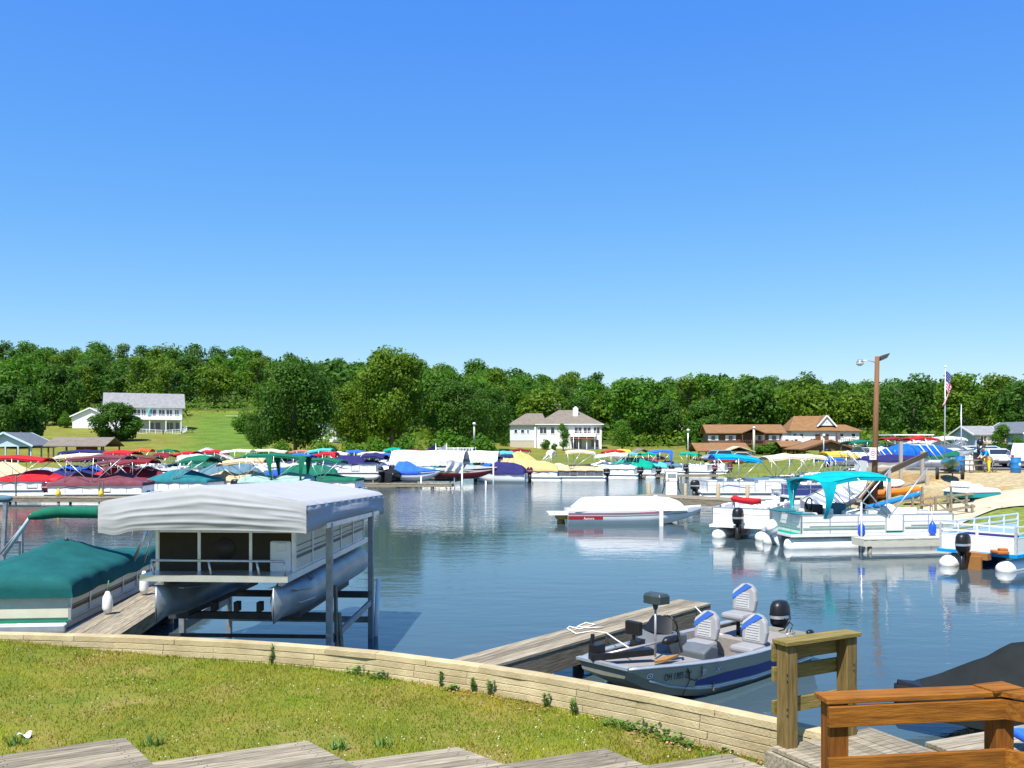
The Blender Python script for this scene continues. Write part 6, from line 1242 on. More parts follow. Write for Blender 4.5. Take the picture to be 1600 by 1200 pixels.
# right side
PB('white pontoon boat with a bright blue bimini and black outboard at the fuel dock', 1168, 60.5, 2, L=7.0, group=GR, bim=bm(-.9, 3.05, 3.1, 'bright', hinge=-.9, hz=1.25), swoosh=mat('blue_swoosh', (.1, .15, .4)), motor='black', tube=WTUBE)
PB('white pontoon boat with a twin bow cream bimini, behind the blue topped one', 1228, 64, 4, L=6.4, group=GR, bim=bm(-.2, 3.05, 3.0, 'cream', hinge=-.3), cover='slate', peaks=[(-2.6, 1.3), (0, 1.4), (2.5, 1.3)])
PB('white pontoon boat with a small cream bimini, right of the twin bow one', 1258, 68, 4, L=6, group=GR, bim=bm(.2, 2.95, 2.2, 'cream'))
PB('pontoon boat with a yellow bimini behind the teal canopy', 1310, 69, 4, L=6, group=GR, bim=bm(.1, 3.15, 2.7, 'yellow'))
PB('pontoon boat with a small blue bimini under the yellow one', 1296, 72, 4, L=6, group=GR, bim=bm(0, 2.7, 1.7, 'royal'))
PB('white and navy pontoon boat behind the teal canopy boat', 1278, 56, 6, L=5.2, group=GR, panel=mat('navy_panel', (.03, .05, .2), .35), motor='white')
def teal_boat():
    t = pontoon('white pontoon boat with a bright teal canopy on cloth legs, right foreground', (13.35, 33.7, 0), 8.6, L=7.2, W=2.5, tube=WTUBE, panel=mat('ivory_panel', (.74, .72, .64), .4, var=.05), cap=ALU, group=GR, seats=True, motor=None, floor='emerald', stripe=mat('faded_green_stripe', (.25, .35, .3)),
        bim=(-1.0, 2.78, 2.6, 2.7, 'teal', dict(hinge=.2, hz=1.2, sag=.05, drop=.12, slope=.1, legs=[(.07, 0, -2.2, -1.22, 1.1, .36), (.07, 1, -2.2, 1.22, 1.1, .36)])))
    outboard(t, -3.35, .0, .5, 'white', 1.0, R(-28)); m = MB(); m.box((-2.9, -.7, 1.27), (.7, 1.0, .05)); m.box((-2.9, .75, 1.27), (.7, .9, .05)); m.build('stern_pad', cloth('dkteal'), t, bevel=.02)
    c = MB(); c.grid(lambda u, v: V(.4 + .9 * u, -.9 + 1.1 * v, .62 + .95 * math.sin(u * 3.1) ** .6 * math.sin(.3 + v * 2.5) ** .6 + .05 * math.sin(u * 12 + v * 9)), 16, 14); c.build('console_cover', cloth('white'), t, fix=False)
    s = MB(); s.box((-.9, .3, 1.1), (.5, .55, .9)); s.build('captain_chair', cloth('slate'), t, bevel=.08); w2 = MB(); w2.tube([(-1.9 + .15 * math.cos(a) * .3, .6 + .24 * math.sin(a), 1.5 + .24 * math.cos(a)) for a in (6.283 * i / 14 for i in range(15))], .03, 6); w2.box((-1.7, .6, 1.1), (.4, .7, .8)); w2.build('helm', BLK, t)
    [MB().tube([(.3, y, 1.1), (1.9, y * .96, 2.9)], .03, 6).build('strut', ALU, t) for y in (-1.2, 1.2)]
    for k, (px, py, lb) in enumerate(((1346, 838, 'blue fender hanging at the side of the teal canopy boat, left one'), (1457, 836, 'blue fender hanging at the bow of the teal canopy boat, right one'))):
        f = thing('fender', lb, 'fender', at(px, py, 32.0), 0, 'blue fenders'); MB().lathe([(.03, .5), (.06, .45), (.12, .36), (.13, .1), (.08, 0)], (0, 0, 0), 12).build('body', mat('blue_fender', (.01, .08, .6), .35), f); MB().tube([(0, 0, .48), (0, .1, 1.0)], .012, 5).build('rope', ROPE, f)
teal_boat()
PB('small white pontoon boat with a folded red bimini, stern and outboard to the viewer', 1178, 37.5, 62, L=5.0, group=GR, motor='black', tube=WTUBE)
o = thing('folded_bimini', 'rolled red bimini lying across the small white pontoon boat', 'bimini', at(1165, 784, 36.6)); MB().tube([(-.6, 0, .12), (-.5, 0, .14), (-.1, .05, .05), (.3, .1, .0), (.65, .1, .03)], [.06, .14, .13, .15, .1], 10).build('roll', cloth('red'), o)
lg = MB(); [lg.tube([(x, .05, 0), (x + .1, .1, -.95)], .02, 5) for x in (-.5, .5)]; lg.build('strut', ALU, o)
def deck_boat():
    a, b = gz(895, 818, 0), gz(1094, 806, .35); t = thing('deck_boat', 'long white covered deck boat with a red stripe floating alone in the channel', 'boat', ((a.x + b.x) / 2 - .1, 42.6, 0), R(2))
    L, W = 6.5, 2.3; S_ = hull_secs(L, W, .66, .8, entry=.55); PW = paint('white'); mb = MB(); mb.loft([q[:9] for q in S_], closed=False); mb.add(S_[0], [tuple(range(10))]); mb.loft([[q[8], q[9], q[0]] for q in S_], closed=False); h = mb.build('hull', PW, t)
    for s in (-1, 1):
        for z0, z1, x0, x1, m, nm in ((.5, .56, 0, 9, mat('pale_red_band', (.5, .12, .17), .3), 'red_band'), (.4, .43, 0, 11, mat('grey_band', (.16, .16, .18), .3), 'grey_band'), (.24, .4, 0, 3, paint('red'), 'red_panel')):
            q = MB(); k = 1 if s < 0 else 7
            def pt(i, z): w_ = abs(S_[i][k][1]); wl = abs(S_[i][3][1]); return (S_[i][0][0], s * (lerp(wl, w_, min(1, z / .6)) * 1.0 + .03), z + (S_[i][0][2] - .66))
            q.loft([[pt(i, z0), pt(i, z1)] for i in range(x0, x1 + 1)], closed=False, caps=False); o = q.build(nm, m, h)
            if nm == 'red_panel' and s < 0: text('Aurora', .17, h, (-2.3, -W / 2 - .03, .31), (R(90), 0, 0), PW)
    cv = MB(); SC = []
    for x, w_, z1 in ((-2.95, .98, .72), (-2.75, .98, .9), (-2.5, .97, 1.12), (-2.3, .96, 1.2), (-1, .95, 1.24), (.6, .93, 1.24), (1.7, .86, 1.2), (2.05, .8, 1.08), (2.3, .72, .86), (2.45, .65, .74)):
        w_ *= W / 2; SC.append([(x, w_ * a, lerp(.64, z1, b)) for a, b in ((-1, 0), (-.985, .35), (-.95, .75), (-.86, .95), (-.5, 1.0), (0, 1.03), (.5, 1.0), (.86, .95), (.95, .75), (.985, .35), (1, 0))])
    cv.loft(SC, closed=False); cv.build('cover', mat('taut_white_cover', (.76, .76, .76), .6, var=.04, sc=3, bump=.15, bsc=6), t)
    sw = MB(); sw.box((-3.7, 0, .48), (.9, 1.6, .08)); sw.build('swim_platform', PW, t); mo = MB(); mo.lathe([(.1, -.5), (.2, -.2), (.18, .2), (.1, .35)], (-3.5, 0, -.02), 10); mo.box((-3.5, 0, .32), (.5, .9, .2)); mo.build('stern_drive', mat('ochre_stained_drive', (.35, .22, .06), .6), t)
    for x, y, z in ((-1.2, -.4, 1.2), (.6, -.3, 1.2), (1.1, .2, 1.2)): MB().ell((x, y, z), (.16, .12, .1), 8, 5).build('cover_bump', paint('white'), t)
    p = thing('mooring_pole', 'square white post standing in front of the red striped deck boat', 'pole', gz(1033, 822, 0), 0, 'mooring poles'); MB().box((0, 0, .2), (.17, .17, 1.4)).build('shaft', PW, p)
deck_boat()
def right_pontoon():
    ang = math.degrees(math.atan2(.62, .78)); t = thing('pontoon_boat', 'white pontoon boat with tall white railings and a black outboard at the right edge', 'boat', W_(1520, 27.2), R(ang), GR)
    tubes(t, 6.5, .85, .26, .06, WTUBE, off=3.2); MB().box((3.2, 0, .46), (6.0, 2.4, .1)).build('deck', cloth('bright'), t)
    mb = MB(); rl = MB(); W2 = 1.12
    for a, b in (((.3, -W2), (.3, W2)), ((.3, -W2), (6, -W2)), ((.3, W2), (6, W2))):
        a, b = V(*a, 0), V(*b, 0); mb.bar(a + V(0, 0, .75), b + V(0, 0, .75), .04, .5); k = max(1, round((b - a).length / 1.1))
        for z in (1.0, 1.12, 1.32): rl.bar(a + V(0, 0, z), b + V(0, 0, z), .05, .05 if z > 1.1 else .03)
        for i in range(k + 1): q = a.lerp(b, i / k); rl.bar(q + V(0, 0, .5), q + V(0, 0, 1.34), .07, .07)
    mb.build('fence', paint('white'), t); rl.build('rail', paint('white'), t)
    s = MB(); s.box((1.2, 0, .8), (.6, 1.5, .4)); s.build('seat', cloth('navy'), t, bevel=.05); mp = MB(); mp.box((.1, 0, .4), (.3, .9, .2)); mp.box((-.1, 0, .2), (.1, .6, .4)); mp.build('motor_mount', mat('brown_mount', (.3, .13, .03), .7), t)
    outboard(t, -.15, .12, .42, 'black', 1.15); o = thing('life_vest', 'orange life vest at the stern of the white railed pontoon boat', 'life vest', t.matrix_basis @ V(.15, -.72, .51)); MB().box((0, 0, .06), (.34, .5, .1)).box((.04, -.1, .14), (.24, .2, .1)).build('vest', mat('orange_fabric', (.4, .12, .02), .8), o, bevel=.03)
right_pontoon()

# docks of the harbour
dock('long floating grey dock before the mauve covered boat', (-36.5, 56.4), (-17, 55.2), 1.6, .42, m=WOODG, pile_step=4)
dock('dock behind the first left row', (-48, 69), (-14, 67.6), 1.5, .45, pile_step=6); dock('dock before the lifted boats', (-19, 76), (-5, 75), 1.3, .35, pile_step=3)
dock('far dock behind the left rows', (-62, 89), (-6, 88), 1.5, .45, pile_step=8); dock('dock at the stern of the mustard covered boats', (-2, 90.5), (22, 95.5), 1.2, .4, pile_step=5)
t_ = gz(1512, 840, .5); dock('narrow white dock along the teal canopy boat', (12.2, 31.3), (17.4, 32.2), .8, .5, m=mat('pale_dock_wood', (.62, .6, .5), .8, sc=4, stretch=(.6, 9, 9), col2=(.45, .43, .34), tv=.1), pile_step=5)
t_ = thing('dock_ladder_pole', 'tall grey dock pole with a brace in front of the teal canopy boat', 'pole', gz(1346, 862, 0)); MB().tube([(0, 0, -1.2), (0, 0, 1.75)], .035, 8).build('shaft', ALU, t_); MB().bar((0, 0, .1), (.45, .2, .45), .06, .06).build('brace', ALU, t_)
def fuel_dock():
    a, b = W_(1003, 55), W_(1185, 49.5); t = dock('wooden fuel dock with round posts and a white pump', (a.x, a.y), (b.x, b.y), 2.6, .62, .35, along=False, pile_step=3, pile_r=.12)
    for px, D, top, r_, lb in ((1014, 55.6, 755, .12, 'round post at the left end of the fuel dock'), (1071, 54.2, 756, .1, 'round post just right of the white fuel pump'), (1122, 52.2, 756, .12, 'third round post of the fuel dock'), (1168, 51, 758, .12, 'rightmost round post of the fuel dock')):
        zt = EYE - (top - HY) / F * D; p = thing('dock_post', lb, 'post', W_(px, D), 0, 'posts of the fuel dock'); MB().tube([(0, 0, -1.4), (0, 0, zt), (0, 0, zt + .03)], [r_, r_, r_ * .6], 10).build('shaft', mat('tan_post', (.42, .34, .22), .85, stretch=(8, 8, .7), col2=(.28, .22, .14)), p)
    p = thing('fuel_pump', 'white fuel pump standing on the dock', 'fuel pump', W_(1048.5, 54.4) + V(0, 0, .62)); m = MB(); m.box((0, 0, .42), (.66, .5, .84)); m.build('lower_cabinet', paint('white'), p, bevel=.03); m = MB(); m.box((0, 0, 1.14), (.7, .52, .56)); m.box((0, 0, 1.5), (.78, .56, .14)); m.build('head', paint('white'), p, bevel=.03)
    m = MB(); m.box((0, -.27, 1.2), (.5, .02, .22)); m.build('display', mat('grey_display', (.25, .28, .28), .3), p); MB().box((-.22, -.275, .95), (.1, .01, .1)).build('price_label', mat('orange_label', (.6, .3, .05)), p)
    for s in (-1, 1): MB().tube([(s * .36, 0, 1.3), (s * .46, -.05, .9), (s * .44, -.05, .4), (s * .56, -.1, .1), (s * .4, -.1, .6), (s * .36, 0, 1.0)], .03, 6).build('hose', RUB, p)
fuel_dock()

# ---------------------------------------------------------------- right bank: small boats, yard things, vehicles, person
def kayak(label, a, b, c, w_=.75, name='kayak', h=.34):
    d = b - a; L = V(d.x, d.y, 0).length; t = thing(name, label, name, a, math.atan2(d.y, d.x)); sl = d.z / L; mb = MB(); secs = []
    for i in range(17):
        s = i / 16; x = s * L; k = max(.03, (1 - abs(2 * s - 1) ** 2.4)); ww = w_ / 2 * k ** .7; hh = h * (.45 + .55 * k ** .5); zz = sl * x + h * .5 + .12 * abs(2 * s - 1) ** 3
        secs.append([(x, ww * math.cos(q), zz + hh * .6 * math.sin(q)) for q in (6.283 * j / 12 for j in range(12))])
    mb.loft(secs); mb.build('hull', mat(name + '_' + label.split()[0], c, .3, clear=.3), t)
    ck = MB(); ck.lathe([(.26, 0), (.3, .05), (.24, .06)], (0, 0, 0), 14); o = ck.build('cockpit', BLK, t); o.location = (L * .5, 0, sl * L * .5 + h * .76); o.scale = (1.6, .75, 1)
    return t
kayak('orange kayak lying on the bank, above the blue one', onland(1326, 52, .12), onland(1440, 46, .1), (.75, .22, .01), .85, h=.45)
kayak('blue and white kayak lying on the bank below the orange one', onland(1352, 48, .1), onland(1438, 44.8, .1), (.02, .22, .55), .8, h=.4)
def rowboat():
    a, b = at(1272, 792, 47.5), at(1348, 757, 49.5); d = b - a; t = thing('rowboat', 'pale aluminium rowboat hauled bow first onto the bank behind the teal canopy', 'boat', (a + b) / 2 + V(0, 0, -.25), math.atan2(d.y, d.x)); t.rotation_euler = (R(22), -math.asin(d.z / d.length), math.atan2(d.y, d.x))
    S_ = hull_secs(4.6, 1.7, .45, .7); mb = MB(); mb.loft([q[:9] for q in S_], closed=False); mb.add(S_[0], [tuple(range(10))]); h = mb.build('hull', mat('pale_mauve_hull', (.5, .48, .52), .4, .2), t); iv = MB(); iv.loft([[(x, y * .96, z - .02) for x, y, z in (q[8], q[6], q[4], q[2], q[0])] for q in S_], closed=False, caps=False); iv.build('inside', paint('white'), t)
    rr = MB(); rr.tube([V(*q[8]) for q in S_], .03, 5); rr.tube([V(*q[0]) for q in S_], .03, 5); rr.build('gunwale', STEEL, t); th = MB(); [th.box((x, 0, .33), (.28, 1.5, .04)) for x in (-1.3, 0, 1.1)]; th.build('thwart', ALU, t)
rowboat()
def canoe():
    b = onland(1484, 51.5); t = thing('canoe', 'dark green canoe pointing at the viewer on a small wheeled trailer', 'canoe', b + V(0, 0, .55), R(-112)); mb = MB(); secs = []; L = 4.8
    for i in range(19):
        s = i / 18; x = lerp(-L / 2, L / 2, s); k = max(.02, 1 - abs(2 * s - 1) ** 2.6); w_ = .46 * k ** .75; zt = .42 + .25 * abs(2 * s - 1) ** 3
        secs.append([(x, w_ * math.cos(q), (zt if math.sin(q) >= 0 else zt + .4 * math.sin(q) * k ** .3) + max(0, math.sin(q)) * .05) for q in (6.283 * j / 14 for j in range(14))])
    mb.loft(secs); mb.build('hull', mat('green_canoe_hull', (.01, .12, .085), .35, clear=.3), t)
    tr = thing('canoe_trailer', 'small wheeled trailer under the green canoe', 'trailer', b, R(-112)); m = MB(); m.bar((-1.8, 0, .42), (2.6, 0, .45), .08, .08); m.bar((0, -.6, .36), (0, .6, .36), .08, .08)
    for x in (-1.2, 1.2): m.bar((x, -.4, .5), (x, .4, .5), .08, .1)
    m.bar((1.8, 0, 0), (1.8, 0, .42), .06, .06); m.build('frame', DARKM, tr)
    for y in (-.66, .66): w2 = MB().lathe([(.2, -.06), (.33, -.08), (.34, 0), (.33, .08), (.2, .06)], (0, y, .34), 16, axis='y').build('wheel', RUB, tr); MB().lathe([(.2, -.065), (.19, .065)], (0, y, .34), 14, axis='y').build('rim', ALU, w2)
canoe()
def paddle_boat():
    c = onland(1520, 43.8); t = thing('paddle_boat', 'white and teal paddle boat lying on the gravel bank', 'boat', c + V(0, 0, .02), R(18)); po = [(-1.25, -.35), (-1.1, -.75), (.9, -.75), (1.25, -.5), (1.3, .5), (.9, .75), (-1.1, .75), (-1.25, .35)]
    MB().prism(po, lambda a, b, q: (a, b, q), .05, .3).build('hull', mat('teal_plastic', (.0, .26, .27), .4), t, bevel=.05)
    m = MB(); vs = lambda z, k: [(x * k, y * k, z) for x, y in po]; m.loft([vs(.303, 1.03), vs(.38, 1.03), vs(.5, .85), vs(.52, .5)], smooth=False); m.box((-.3, .0, .58), (.8, 1.1, .14)); m.box((-.75, 0, .7), (.2, 1.1, .26)); m.build('top_shell', paint('white'), t, bevel=.04)
    m = MB(); m.box((-.3, -.3, .67), (.5, .4, .06)); m.box((-.3, .3, .67), (.5, .4, .06)); m.build('seat', VINYL, t, bevel=.03)
paddle_boat()
def rack():
    t = thing('lumber_rack', 'dark weathered timber walkway frame with upright posts on the bank', 'timber frame', (0, 0, 0)); m = MB(); pts = [(1412, 783, 45.5), (1460, 779, 44), (1522, 771, 42.5)]
    for (a, b) in ((0, 2),): m.bar(at(*pts[0][:2], 44.5), at(*pts[2][:2], 42.5), .5, .1)
    m.bar(at(1432, 803, 41), at(1524, 791, 40), .08, .1); m.bar(at(1432, 790, 42), at(1515, 781, 41), .06, .08); m.build('beam', WOODG, t)
    for px, y0, y1, D in ((1426, 776, 805, 43), (1440, 775, 808, 42), (1462, 776, 803, 41.5), (1481, 772, 803, 41.5), (1486, 760, 800, 41), (1510, 772, 800, 40.5), (1519, 788, 806, 40), (1455, 787, 803, 40.5), (1441, 760, 782, 44)): MB().bar(at(px, y1 + 6, D), at(px, y0, D), .09, .09, up=(0, 1, 0)).build('post', WOODG, t)
    m = MB(); m.bar(at(1482, 774, 41.5), at(1518, 792, 40), .06, .06); m.bar(at(1454, 776, 42), at(1478, 796, 41), .06, .06); m.build('brace', WOODG, t)
rack()
def bank_things():
    t = thing('leaning_beam', 'long dark timber leaning across the bank below the blue tarpaulin', 'beam', (0, 0, 0)); MB().bar(at(1372, 744, 47), at(1449, 709, 51), .12, .28).build('timber', mat('dark_timber', (.09, .065, .045), .85, stretch=(1, 6, 6)), t); MB().bar(at(1342, 780, 44.5), at(1372, 744, 47), .08, .12).build('light_strut', mat('tan_post', (.42, .34, .22)), t)
    for px, top, D, lb in ((1407.5, 690, 53, 'tall square bank post left of the leaning timber'), (1441, 705, 53, 'shorter square bank post under the leaning timber top'), (1448.5, 742, 49.5, 'low stake beside the canoe'), (1389, 735, 47.5, 'low stake with a blue cap below the leaning timber')):
        b = onland(px, D, -.2); o = thing('bank_post', lb, 'post', b, 0, 'posts on the bank'); MB().box((0, 0, (EYE + (HY - top) / F * D - b.z) / 2), (.17, .17, EYE + (HY - top) / F * D - b.z)).build('shaft', mat('grey_tan_post', (.36, .33, .27), .85, stretch=(8, 8, .7)), o)
    o = thing('fallen_pole', 'pale fallen pole lying on the bank left of the canoe', 'pole', (0, 0, 0)); MB().tube([onland(1398, 49, .12), onland(1448, 50.5, .14)], .1, 8).build('log', WOODP, o)
    o = thing('white_dinghy', 'small upturned white dinghy behind the leaning timber', 'boat', onland(1392, 50.5, .1), R(25)); MB().loft([[(x, w_ * math.cos(q), max(0, h * math.sin(q))) for q in (3.1416 * j / 10 for j in range(11))] for x, w_, h in ((-1.0, .35, .3), (-.9, .48, .42), (0, .52, .45), (.7, .36, .4), (1.15, .05, .25))], closed=True).build('hull', paint('white'), o)
    # big blue tarpaulin over a boat on the yard
    t = thing('covered_trailer_boat', 'boat under a shiny bright blue tarpaulin on the yard left of the flagpole', 'boat', onland(1434, 66), R(3))
    S_ = hull_secs(5.0, 2.1, 1.3, 1.45); mb = MB(); mb.loft([[(x, y, z * .6 + .1) for x, y, z in q[:9]] for q in S_], closed=False); mb.build('hull', paint('white'), t); _M['canvas_bluetarp'] = mat('blue_tarpaulin', (.01, .11, .62), .35, var=.2, sc=3, bump=.5, bsc=4); CLR['bluetarp'] = (.01, .1, .6)
    tarp(t, -2.35, 2.5, 2.25, 1.3, .85, 'bluetarp', [(-2.3, 1.4), (-1.6, 1.7), (0, 1.8), (1, 1.72), (2.4, 1.4)], bow=.75, nu=40)
    st = MB(); [st.bar((x, -.7, 0), (x, .7, 0), .1, 1.2) for x in (-1.5, 1.2)]; st.build('stand', DARKM, t)
    for px, D, c, nm, lb, pk in ((1418, 70, 'green', 0, 'low boat under a dark green cover behind the leaning timber', [(-2, 1.3), (0, 1.5), (2, 1.3)]), (1462, 66, 'green', 0, 'second low boat under a green cover, left of the flagpole', [(-2, 1.1), (0, 1.4), (2, 1.0)]), (1392, 60, 'navy', 0, 'boat under a dull blue cover with a maroon strip on the bank', [(-2, .95), (0, 1.05), (2, .95)]), (1435, 80, 'red', 1, 'boat with a red bimini behind the blue tarpaulin', None), (1395, 84, 'darkred', 1, 'boat with a dark red bimini right of the light pole', None), (1345, 74, 'green', 1, 'boat with a green bimini left of the light pole', None), (1480, 82, 'white', 1, 'boat with a white bimini far behind the flagpole', None)):
        q = onland(px, D); 
        if nm: runabout(lb, q + V(0, 0, .35), 5, L=5.2, bim=bm(0, 2.0, 2.6, c), cover='white', motor='black', group='boats on trailers in the yard')
        else: runabout(lb, q + V(0, 0, .1), 3, L=4.2, cover=c, peaks=pk, motor=None, group='boats on trailers in the yard')
    for px, D, lb in ((1347, 60, 'row of leaning white bimini struts left of the light pole'), (1382, 62, 'row of leaning white bimini struts right of the light pole'), (1455, 64, 'row of leaning white bimini struts left of the flagpole base'), (1285, 63, 'leaning white bimini struts between cream and yellow biminis')):
        t = thing('bimini_frame', lb, 'bimini frame', W_(px, D) if px < 1300 else onland(px, D), 0, 'folded bimini frames'); z = .6
        for i in range(3):
            mb = MB(); x = i * .5; mb.tube([(x, 0, z), (x - .85, 0, z + 1.05), (x - .85, 1.9, z + 1.05), (x, 1.9, z)], .035, 6); mb.build('bow', TRIM, t)
        b = MB(); b.bar((-.2, 0, z - .1), (1.6, 0, z - .1), .06, .12); b.bar((-.2, 1.9, z - .1), (1.6, 1.9, z - .1), .06, .12); b.build('side_rail', FENCE, t)
    def barrel(px, D, lb):
        t = thing('barrel', lb, 'barrel', onland(px, D), 0, 'blue plastic barrels'); B = mat('blue_barrel_plastic', (.015, .16, .42), .4); MB().lathe([(.27, 0), (.3, .06), (.3, .3), (.315, .33), (.3, .36), (.3, .62), (.315, .65), (.3, .68), (.29, .9), (.27, .94)], (0, 0, 0), 18).build('body', B, t); MB().lathe([(.29, .91), (.3, .95), (.26, .96)], (0, 0, 0), 18).build('rim', B, t); return t
    barrel(1500, 58, 'blue plastic barrel left of the picnic table'); q = barrel(1587, 55, 'blue plastic barrel with a white label near the right edge'); MB().box((.08, -.297, .55), (.12, .02, .14)).build('label', paint('white'), q)
    t = thing('picnic_table', 'grey metal picnic table on the yard beside the blue barrel', 'table', onland(1529, 56), R(4)); MB().box((0, 0, .75), (2.1, .75, .06)).build('table_top', WOODG, t)
    for y in (-.65, .65): MB().box((0, y, .44), (2.1, .25, .05)).build('bench', WOODG, t)
    m = MB()
    for x in (-.75, .75): m.tube([(x, -.65, .42), (x, -.7, .1), (x, -.5, .02), (x, .5, .02), (x, .7, .1), (x, .65, .42)], .03, 6); m.tube([(x, -.3, .72), (x, -.25, .05)], .03, 6); m.tube([(x, .3, .72), (x, .25, .05)], .03, 6)
    m.build('leg_frame', STEEL, t)
    t = thing('standing_grill', 'black smoker grill with a chimney behind the picnic table', 'grill', onland(1530, 58)); m = MB(); m.box((0, 0, .95), (.55, .5, .5)); m.box((0, 0, .35), (.32, .32, .7)); m.build('body', BLK, t, bevel=.02); MB().tube([(-.05, 0, 1.2), (-.05, 0, 1.75)], .09, 8).build('chimney', DARKM, t); MB().ell((.06, 0, 1.85), (.22, .2, .22), 10, 6).build('lid', BLK, t); MB().box((0, -.26, 1.0), (.1, .02, .34)).build('gauge_plate', paint('white'), t)
    t = thing('ice_chest', 'white ice chest cabinet behind the picnic table', 'ice chest', onland(1516, 58.6)); MB().box((0, 0, .45), (1.0, .6, .9)).build('body', paint('white'), t, bevel=.04); MB().box((0, 0, .93), (1.04, .64, .06)).build('lid', paint('white'), t)
    for px, lb in ((1354, 'black folded motor cover left of the light pole foot'), (1373, 'black folded motor cover right of the light pole foot')):
        t = thing('motor_cover', lb, 'cover', onland(px, 49.6), 0, 'black covers by the light pole'); MB().loft([[(w_ * math.cos(q) + o, .3 * w_ * math.sin(q), z) for q in (6.283 * j / 10 for j in range(10))] for z, w_, o in ((0, .28, 0), (.3, .3, 0), (.7, .22, .05), (1.15, .14, .12), (1.35, .05, .16))]).build('cloth', cloth('black'), t)
bank_things()
def car(label, p, ang, col, prof, glass, W=1.75, name='car', cat='car', lights=True):
    """prof: side outline (x, z) of the body, front +x; glass: side window outline"""
    t = thing(name, label, cat, p, R(ang)); pm = mat('car_paint_' + '%02x%02x%02x' % tuple(int(c * 255) for c in col), col, .25, .2, .03, 2, clear=.6); mb = MB(); zs_ = max(z for _, z in prof)
    belt = min(z for _, z in glass) - .04
    def yw(z): return W / 2 * (1 if z < belt else 1 - .22 * (z - belt) / (zs_ - belt))
    n = len(prof); vs = [(x, s * yw(z), z) for s in (-1, 1) for x, z in prof]; mb.add(vs, [tuple(range(n)), tuple(range(2 * n - 1, n - 1, -1))] + [(j, j + n, (j + 1) % n + n, (j + 1) % n) for j in range(n)]); mb.build('body', pm, t, bevel=.05)
    g = MB()
    for s in (-1, 1): g.add([(x, s * (yw(z) + .012), z) for x, z in glass], [tuple(range(len(glass)))])
    g.build('side_window', GLASS, t)
    top = sorted([q for q in prof if q[1] > belt + .1], key=lambda q: q[0]); fr, bk = top[-1], top[0]
    lowf = min([q for q in prof if q[0] > fr[0] and q[1] <= belt + .12], key=lambda q: q[0], default=fr); lowb = max([q for q in prof if q[0] < bk[0] + .01 and q[1] <= belt + .12], key=lambda q: q[0], default=bk)
    for a, b, nm in ((fr, lowf, 'windscreen'), (bk, lowb, 'rear_window')):
        q = MB(); dx, dzz = b[0] - a[0], b[1] - a[1]; sg = 1 if nm[0] == 'w' else -1; o = (.012 * sg, .008)
        P = [(a[0] + dx * k + o[0], a[1] + dzz * k + o[1]) for k in (.14, .9)]
        q.add([(x, s * (yw(z) - .12), z) for x, z, s in ((*P[0], -1), (*P[0], 1), (*P[1], 1), (*P[1], -1))], [(0, 1, 2, 3)]); q.build(nm, GLASS, t)
    xs = [q[0] for q in prof]; x0, x1 = min(xs), max(xs)
    for x in (x0 + .75, x1 - .8):
        for s in (-1, 1): w2 = MB().lathe([(.2, -.1), (.32, -.11), (.33, 0), (.32, .11), (.2, .1)], (x, s * (W / 2 - .1), .33), 16, axis='y').build('wheel', RUB, t); MB().lathe([(.19, -.112), (.2, .112)], (x, s * (W / 2 - .1), .33), 12, axis='y').build('rim', ALU, w2)
    for s in (-1, 1):
        MB().box((x1 - .02, s * W * .36, .68), (.08, .3, .14)).build('headlight', mat('headlight_lens', (.7, .7, .68), .1), t); MB().box((x0 + .02, s * W * .43, .8), (.08, .16, .3)).build('taillight', mat('taillight_red', (.35, .01, .02), .2), t)
    MB().box((x1 + .01, 0, .42), (.1, W * .92, .16)).build('bumper', mat('dark_bumper', (.06, .06, .065), .5), t); MB().box((x0 - .01, 0, .45), (.1, W * .92, .18)).build('bumper', mat('dark_bumper', (.06, .06, .065), .5), t)
    return t
SEDAN = [(-2.1, .35), (2.15, .35), (2.2, .6), (2.05, .78), (1.05, .92), (.35, 1.36), (-.9, 1.4), (-1.7, .98), (-2.15, .9)]; SG_ = [(.95, .93), (.32, 1.3), (-.85, 1.33), (-1.5, .98)]
VAN = [(-2.2, .35), (2.25, .35), (2.3, .7), (2.1, .9), (1.35, 1.05), (.6, 1.68), (-2.0, 1.72), (-2.25, 1.0)]; VG = [(1.2, 1.08), (.55, 1.58), (-1.85, 1.62), (-2.0, 1.08)]
PICK = [(-2.7, .5), (2.6, .5), (2.65, .85), (2.5, 1.02), (1.35, 1.12), (.75, 1.75), (-2.4, 1.78), (-2.7, 1.1)]
PG = [(1.2, 1.16), (.7, 1.66), (-2.15, 1.68), (-2.4, 1.16)]
car('silver blue van parked before the long brown house', onland(1121, 122), -145, (.3, .36, .44), VAN, VG, name='van', cat='van')
car('red car parked in front of the silver blue van', onland(1133, 117), -10, (.4, .02, .04), SEDAN, SG_)
car('tan small car right of the red car', onland(1163, 119), -15, (.45, .38, .26), SEDAN, SG_)
car('white car facing the viewer behind the picnic table', onland(1557, 65), -102, (.75, .75, .75), SEDAN, SG_)
car('white truck cut by the right edge, its rear towards the yard', onland(1596, 63.5), 66, (.75, .75, .75), PICK, PG, W=1.9, name='pickup_truck', cat='truck')
car('pale blue car in the row far behind the white car', onland(1536, 84), 170, (.45, .6, .7), SEDAN, SG_); car('white car far behind the blue barrel', onland(1505, 86), 175, (.72, .72, .72), SEDAN, SG_)
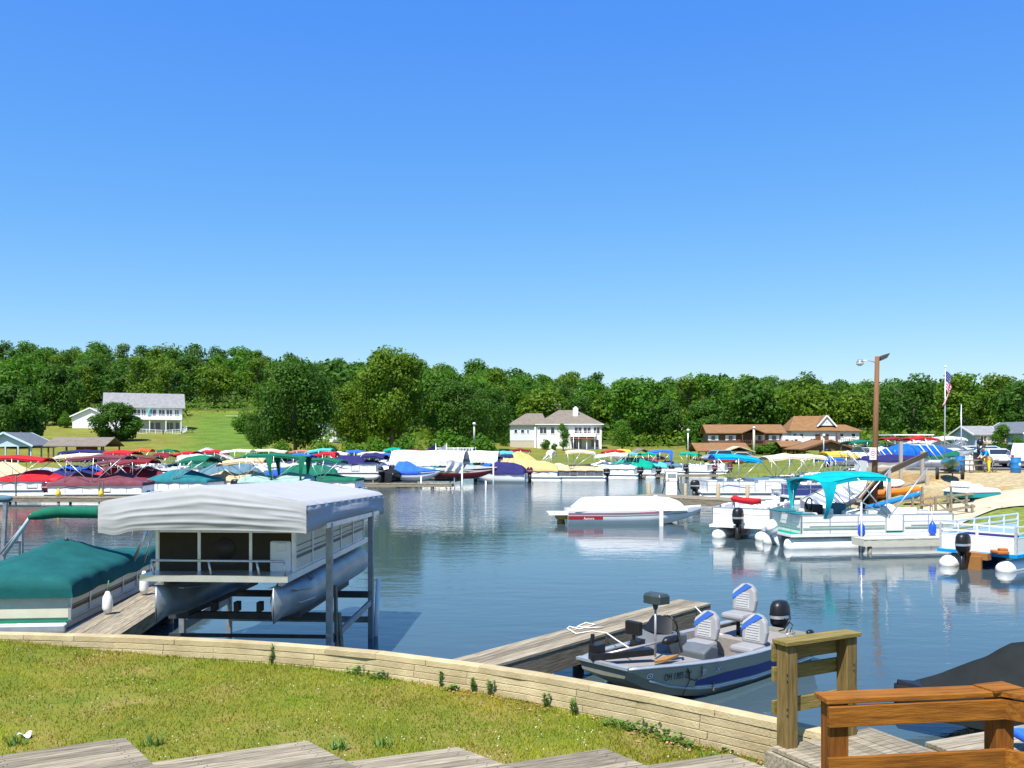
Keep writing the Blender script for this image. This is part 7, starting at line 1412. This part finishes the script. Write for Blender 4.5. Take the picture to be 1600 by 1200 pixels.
def person():
    p = onland(1544, 55.2); t = thing('person', 'person in a blue shirt and yellow trousers leaning over the end of the picnic table', 'person', p, R(0))
    J = dict(pel=(0, 0, .88), sp=(-.06, 0, 1.1), ch=(-.16, 0, 1.3), nk=(-.22, 0, 1.42), hd=(-.27, 0, 1.5), tp=(-.3, 0, 1.64), lh=(0, -.1, .82), lk=(-.02, -.13, .46), la=(.0, -.12, .08), lt=(-.16, -.13, .04), rh=(0, .1, .82), rk=(.06, .13, .46), ra=(.16, .12, .08), rt=(.0, .13, .04), ls=(-.17, -.2, 1.34), le=(-.32, -.26, 1.1), lw=(-.5, -.2, .95), lf=(-.58, -.19, .92), rs=(-.17, .2, 1.34), re=(-.34, .25, 1.1), rw=(-.5, .2, .95), rf=(-.58, .18, .92))
    rad = dict(pel=.15, sp=.14, ch=.16, nk=.06, hd=.1, tp=.08, lh=.1, rh=.1, lk=.065, rk=.065, la=.045, ra=.045, lt=.04, rt=.04, ls=.075, rs=.075, le=.05, re=.05, lw=.035, rw=.035, lf=.04, rf=.04)
    E = [('pel', 'sp'), ('sp', 'ch'), ('ch', 'nk'), ('nk', 'hd'), ('hd', 'tp'), ('pel', 'lh'), ('lh', 'lk'), ('lk', 'la'), ('la', 'lt'), ('pel', 'rh'), ('rh', 'rk'), ('rk', 'ra'), ('ra', 'rt'), ('ch', 'ls'), ('ls', 'le'), ('le', 'lw'), ('lw', 'lf'), ('ch', 'rs'), ('rs', 're'), ('re', 'rw'), ('rw', 'rf')]
    def skin(name, keys, m, parent, grow=0):
        ed = [(a, b) for a, b in E if a in keys and b in keys]; me = bpy.data.meshes.new(name); ix = {k: i for i, k in enumerate(keys)}; me.from_pydata([J[k] for k in keys], [(ix[a], ix[b]) for a, b in ed], []); o = bpy.data.objects.new(name, me); COL.objects.link(o); o.parent = parent
        sk = o.modifiers.new('skin', 'SKIN'); 
        for k in keys: me.skin_vertices[0].data[ix[k]].radius = (rad[k] + grow, (rad[k] + grow) * (.75 if k in ('ch', 'sp', 'pel') else 1)); 
        me.skin_vertices[0].data[0].use_root = True
        o.modifiers.new('sub', 'SUBSURF').levels = 1; me.materials.append(m); sk.use_smooth_shade = True; return o
    b = skin('body', list(J), mat('skin', (.5, .3, .22), .6), t); skin('shirt', ['ch', 'sp', 'pel', 'ls', 'le', 'rs', 're'], cloth('bright'), t, .018); skin('trousers', ['pel', 'lh', 'lk', 'la', 'rh', 'rk', 'ra'], cloth('yellow'), t, .02)
    h = MB(); h.ell((-.27, 0, 1.62), (.12, .105, .09), 10, 6); h.build('hair', mat('dark_hair', (.03, .02, .015), .7), t)
person()
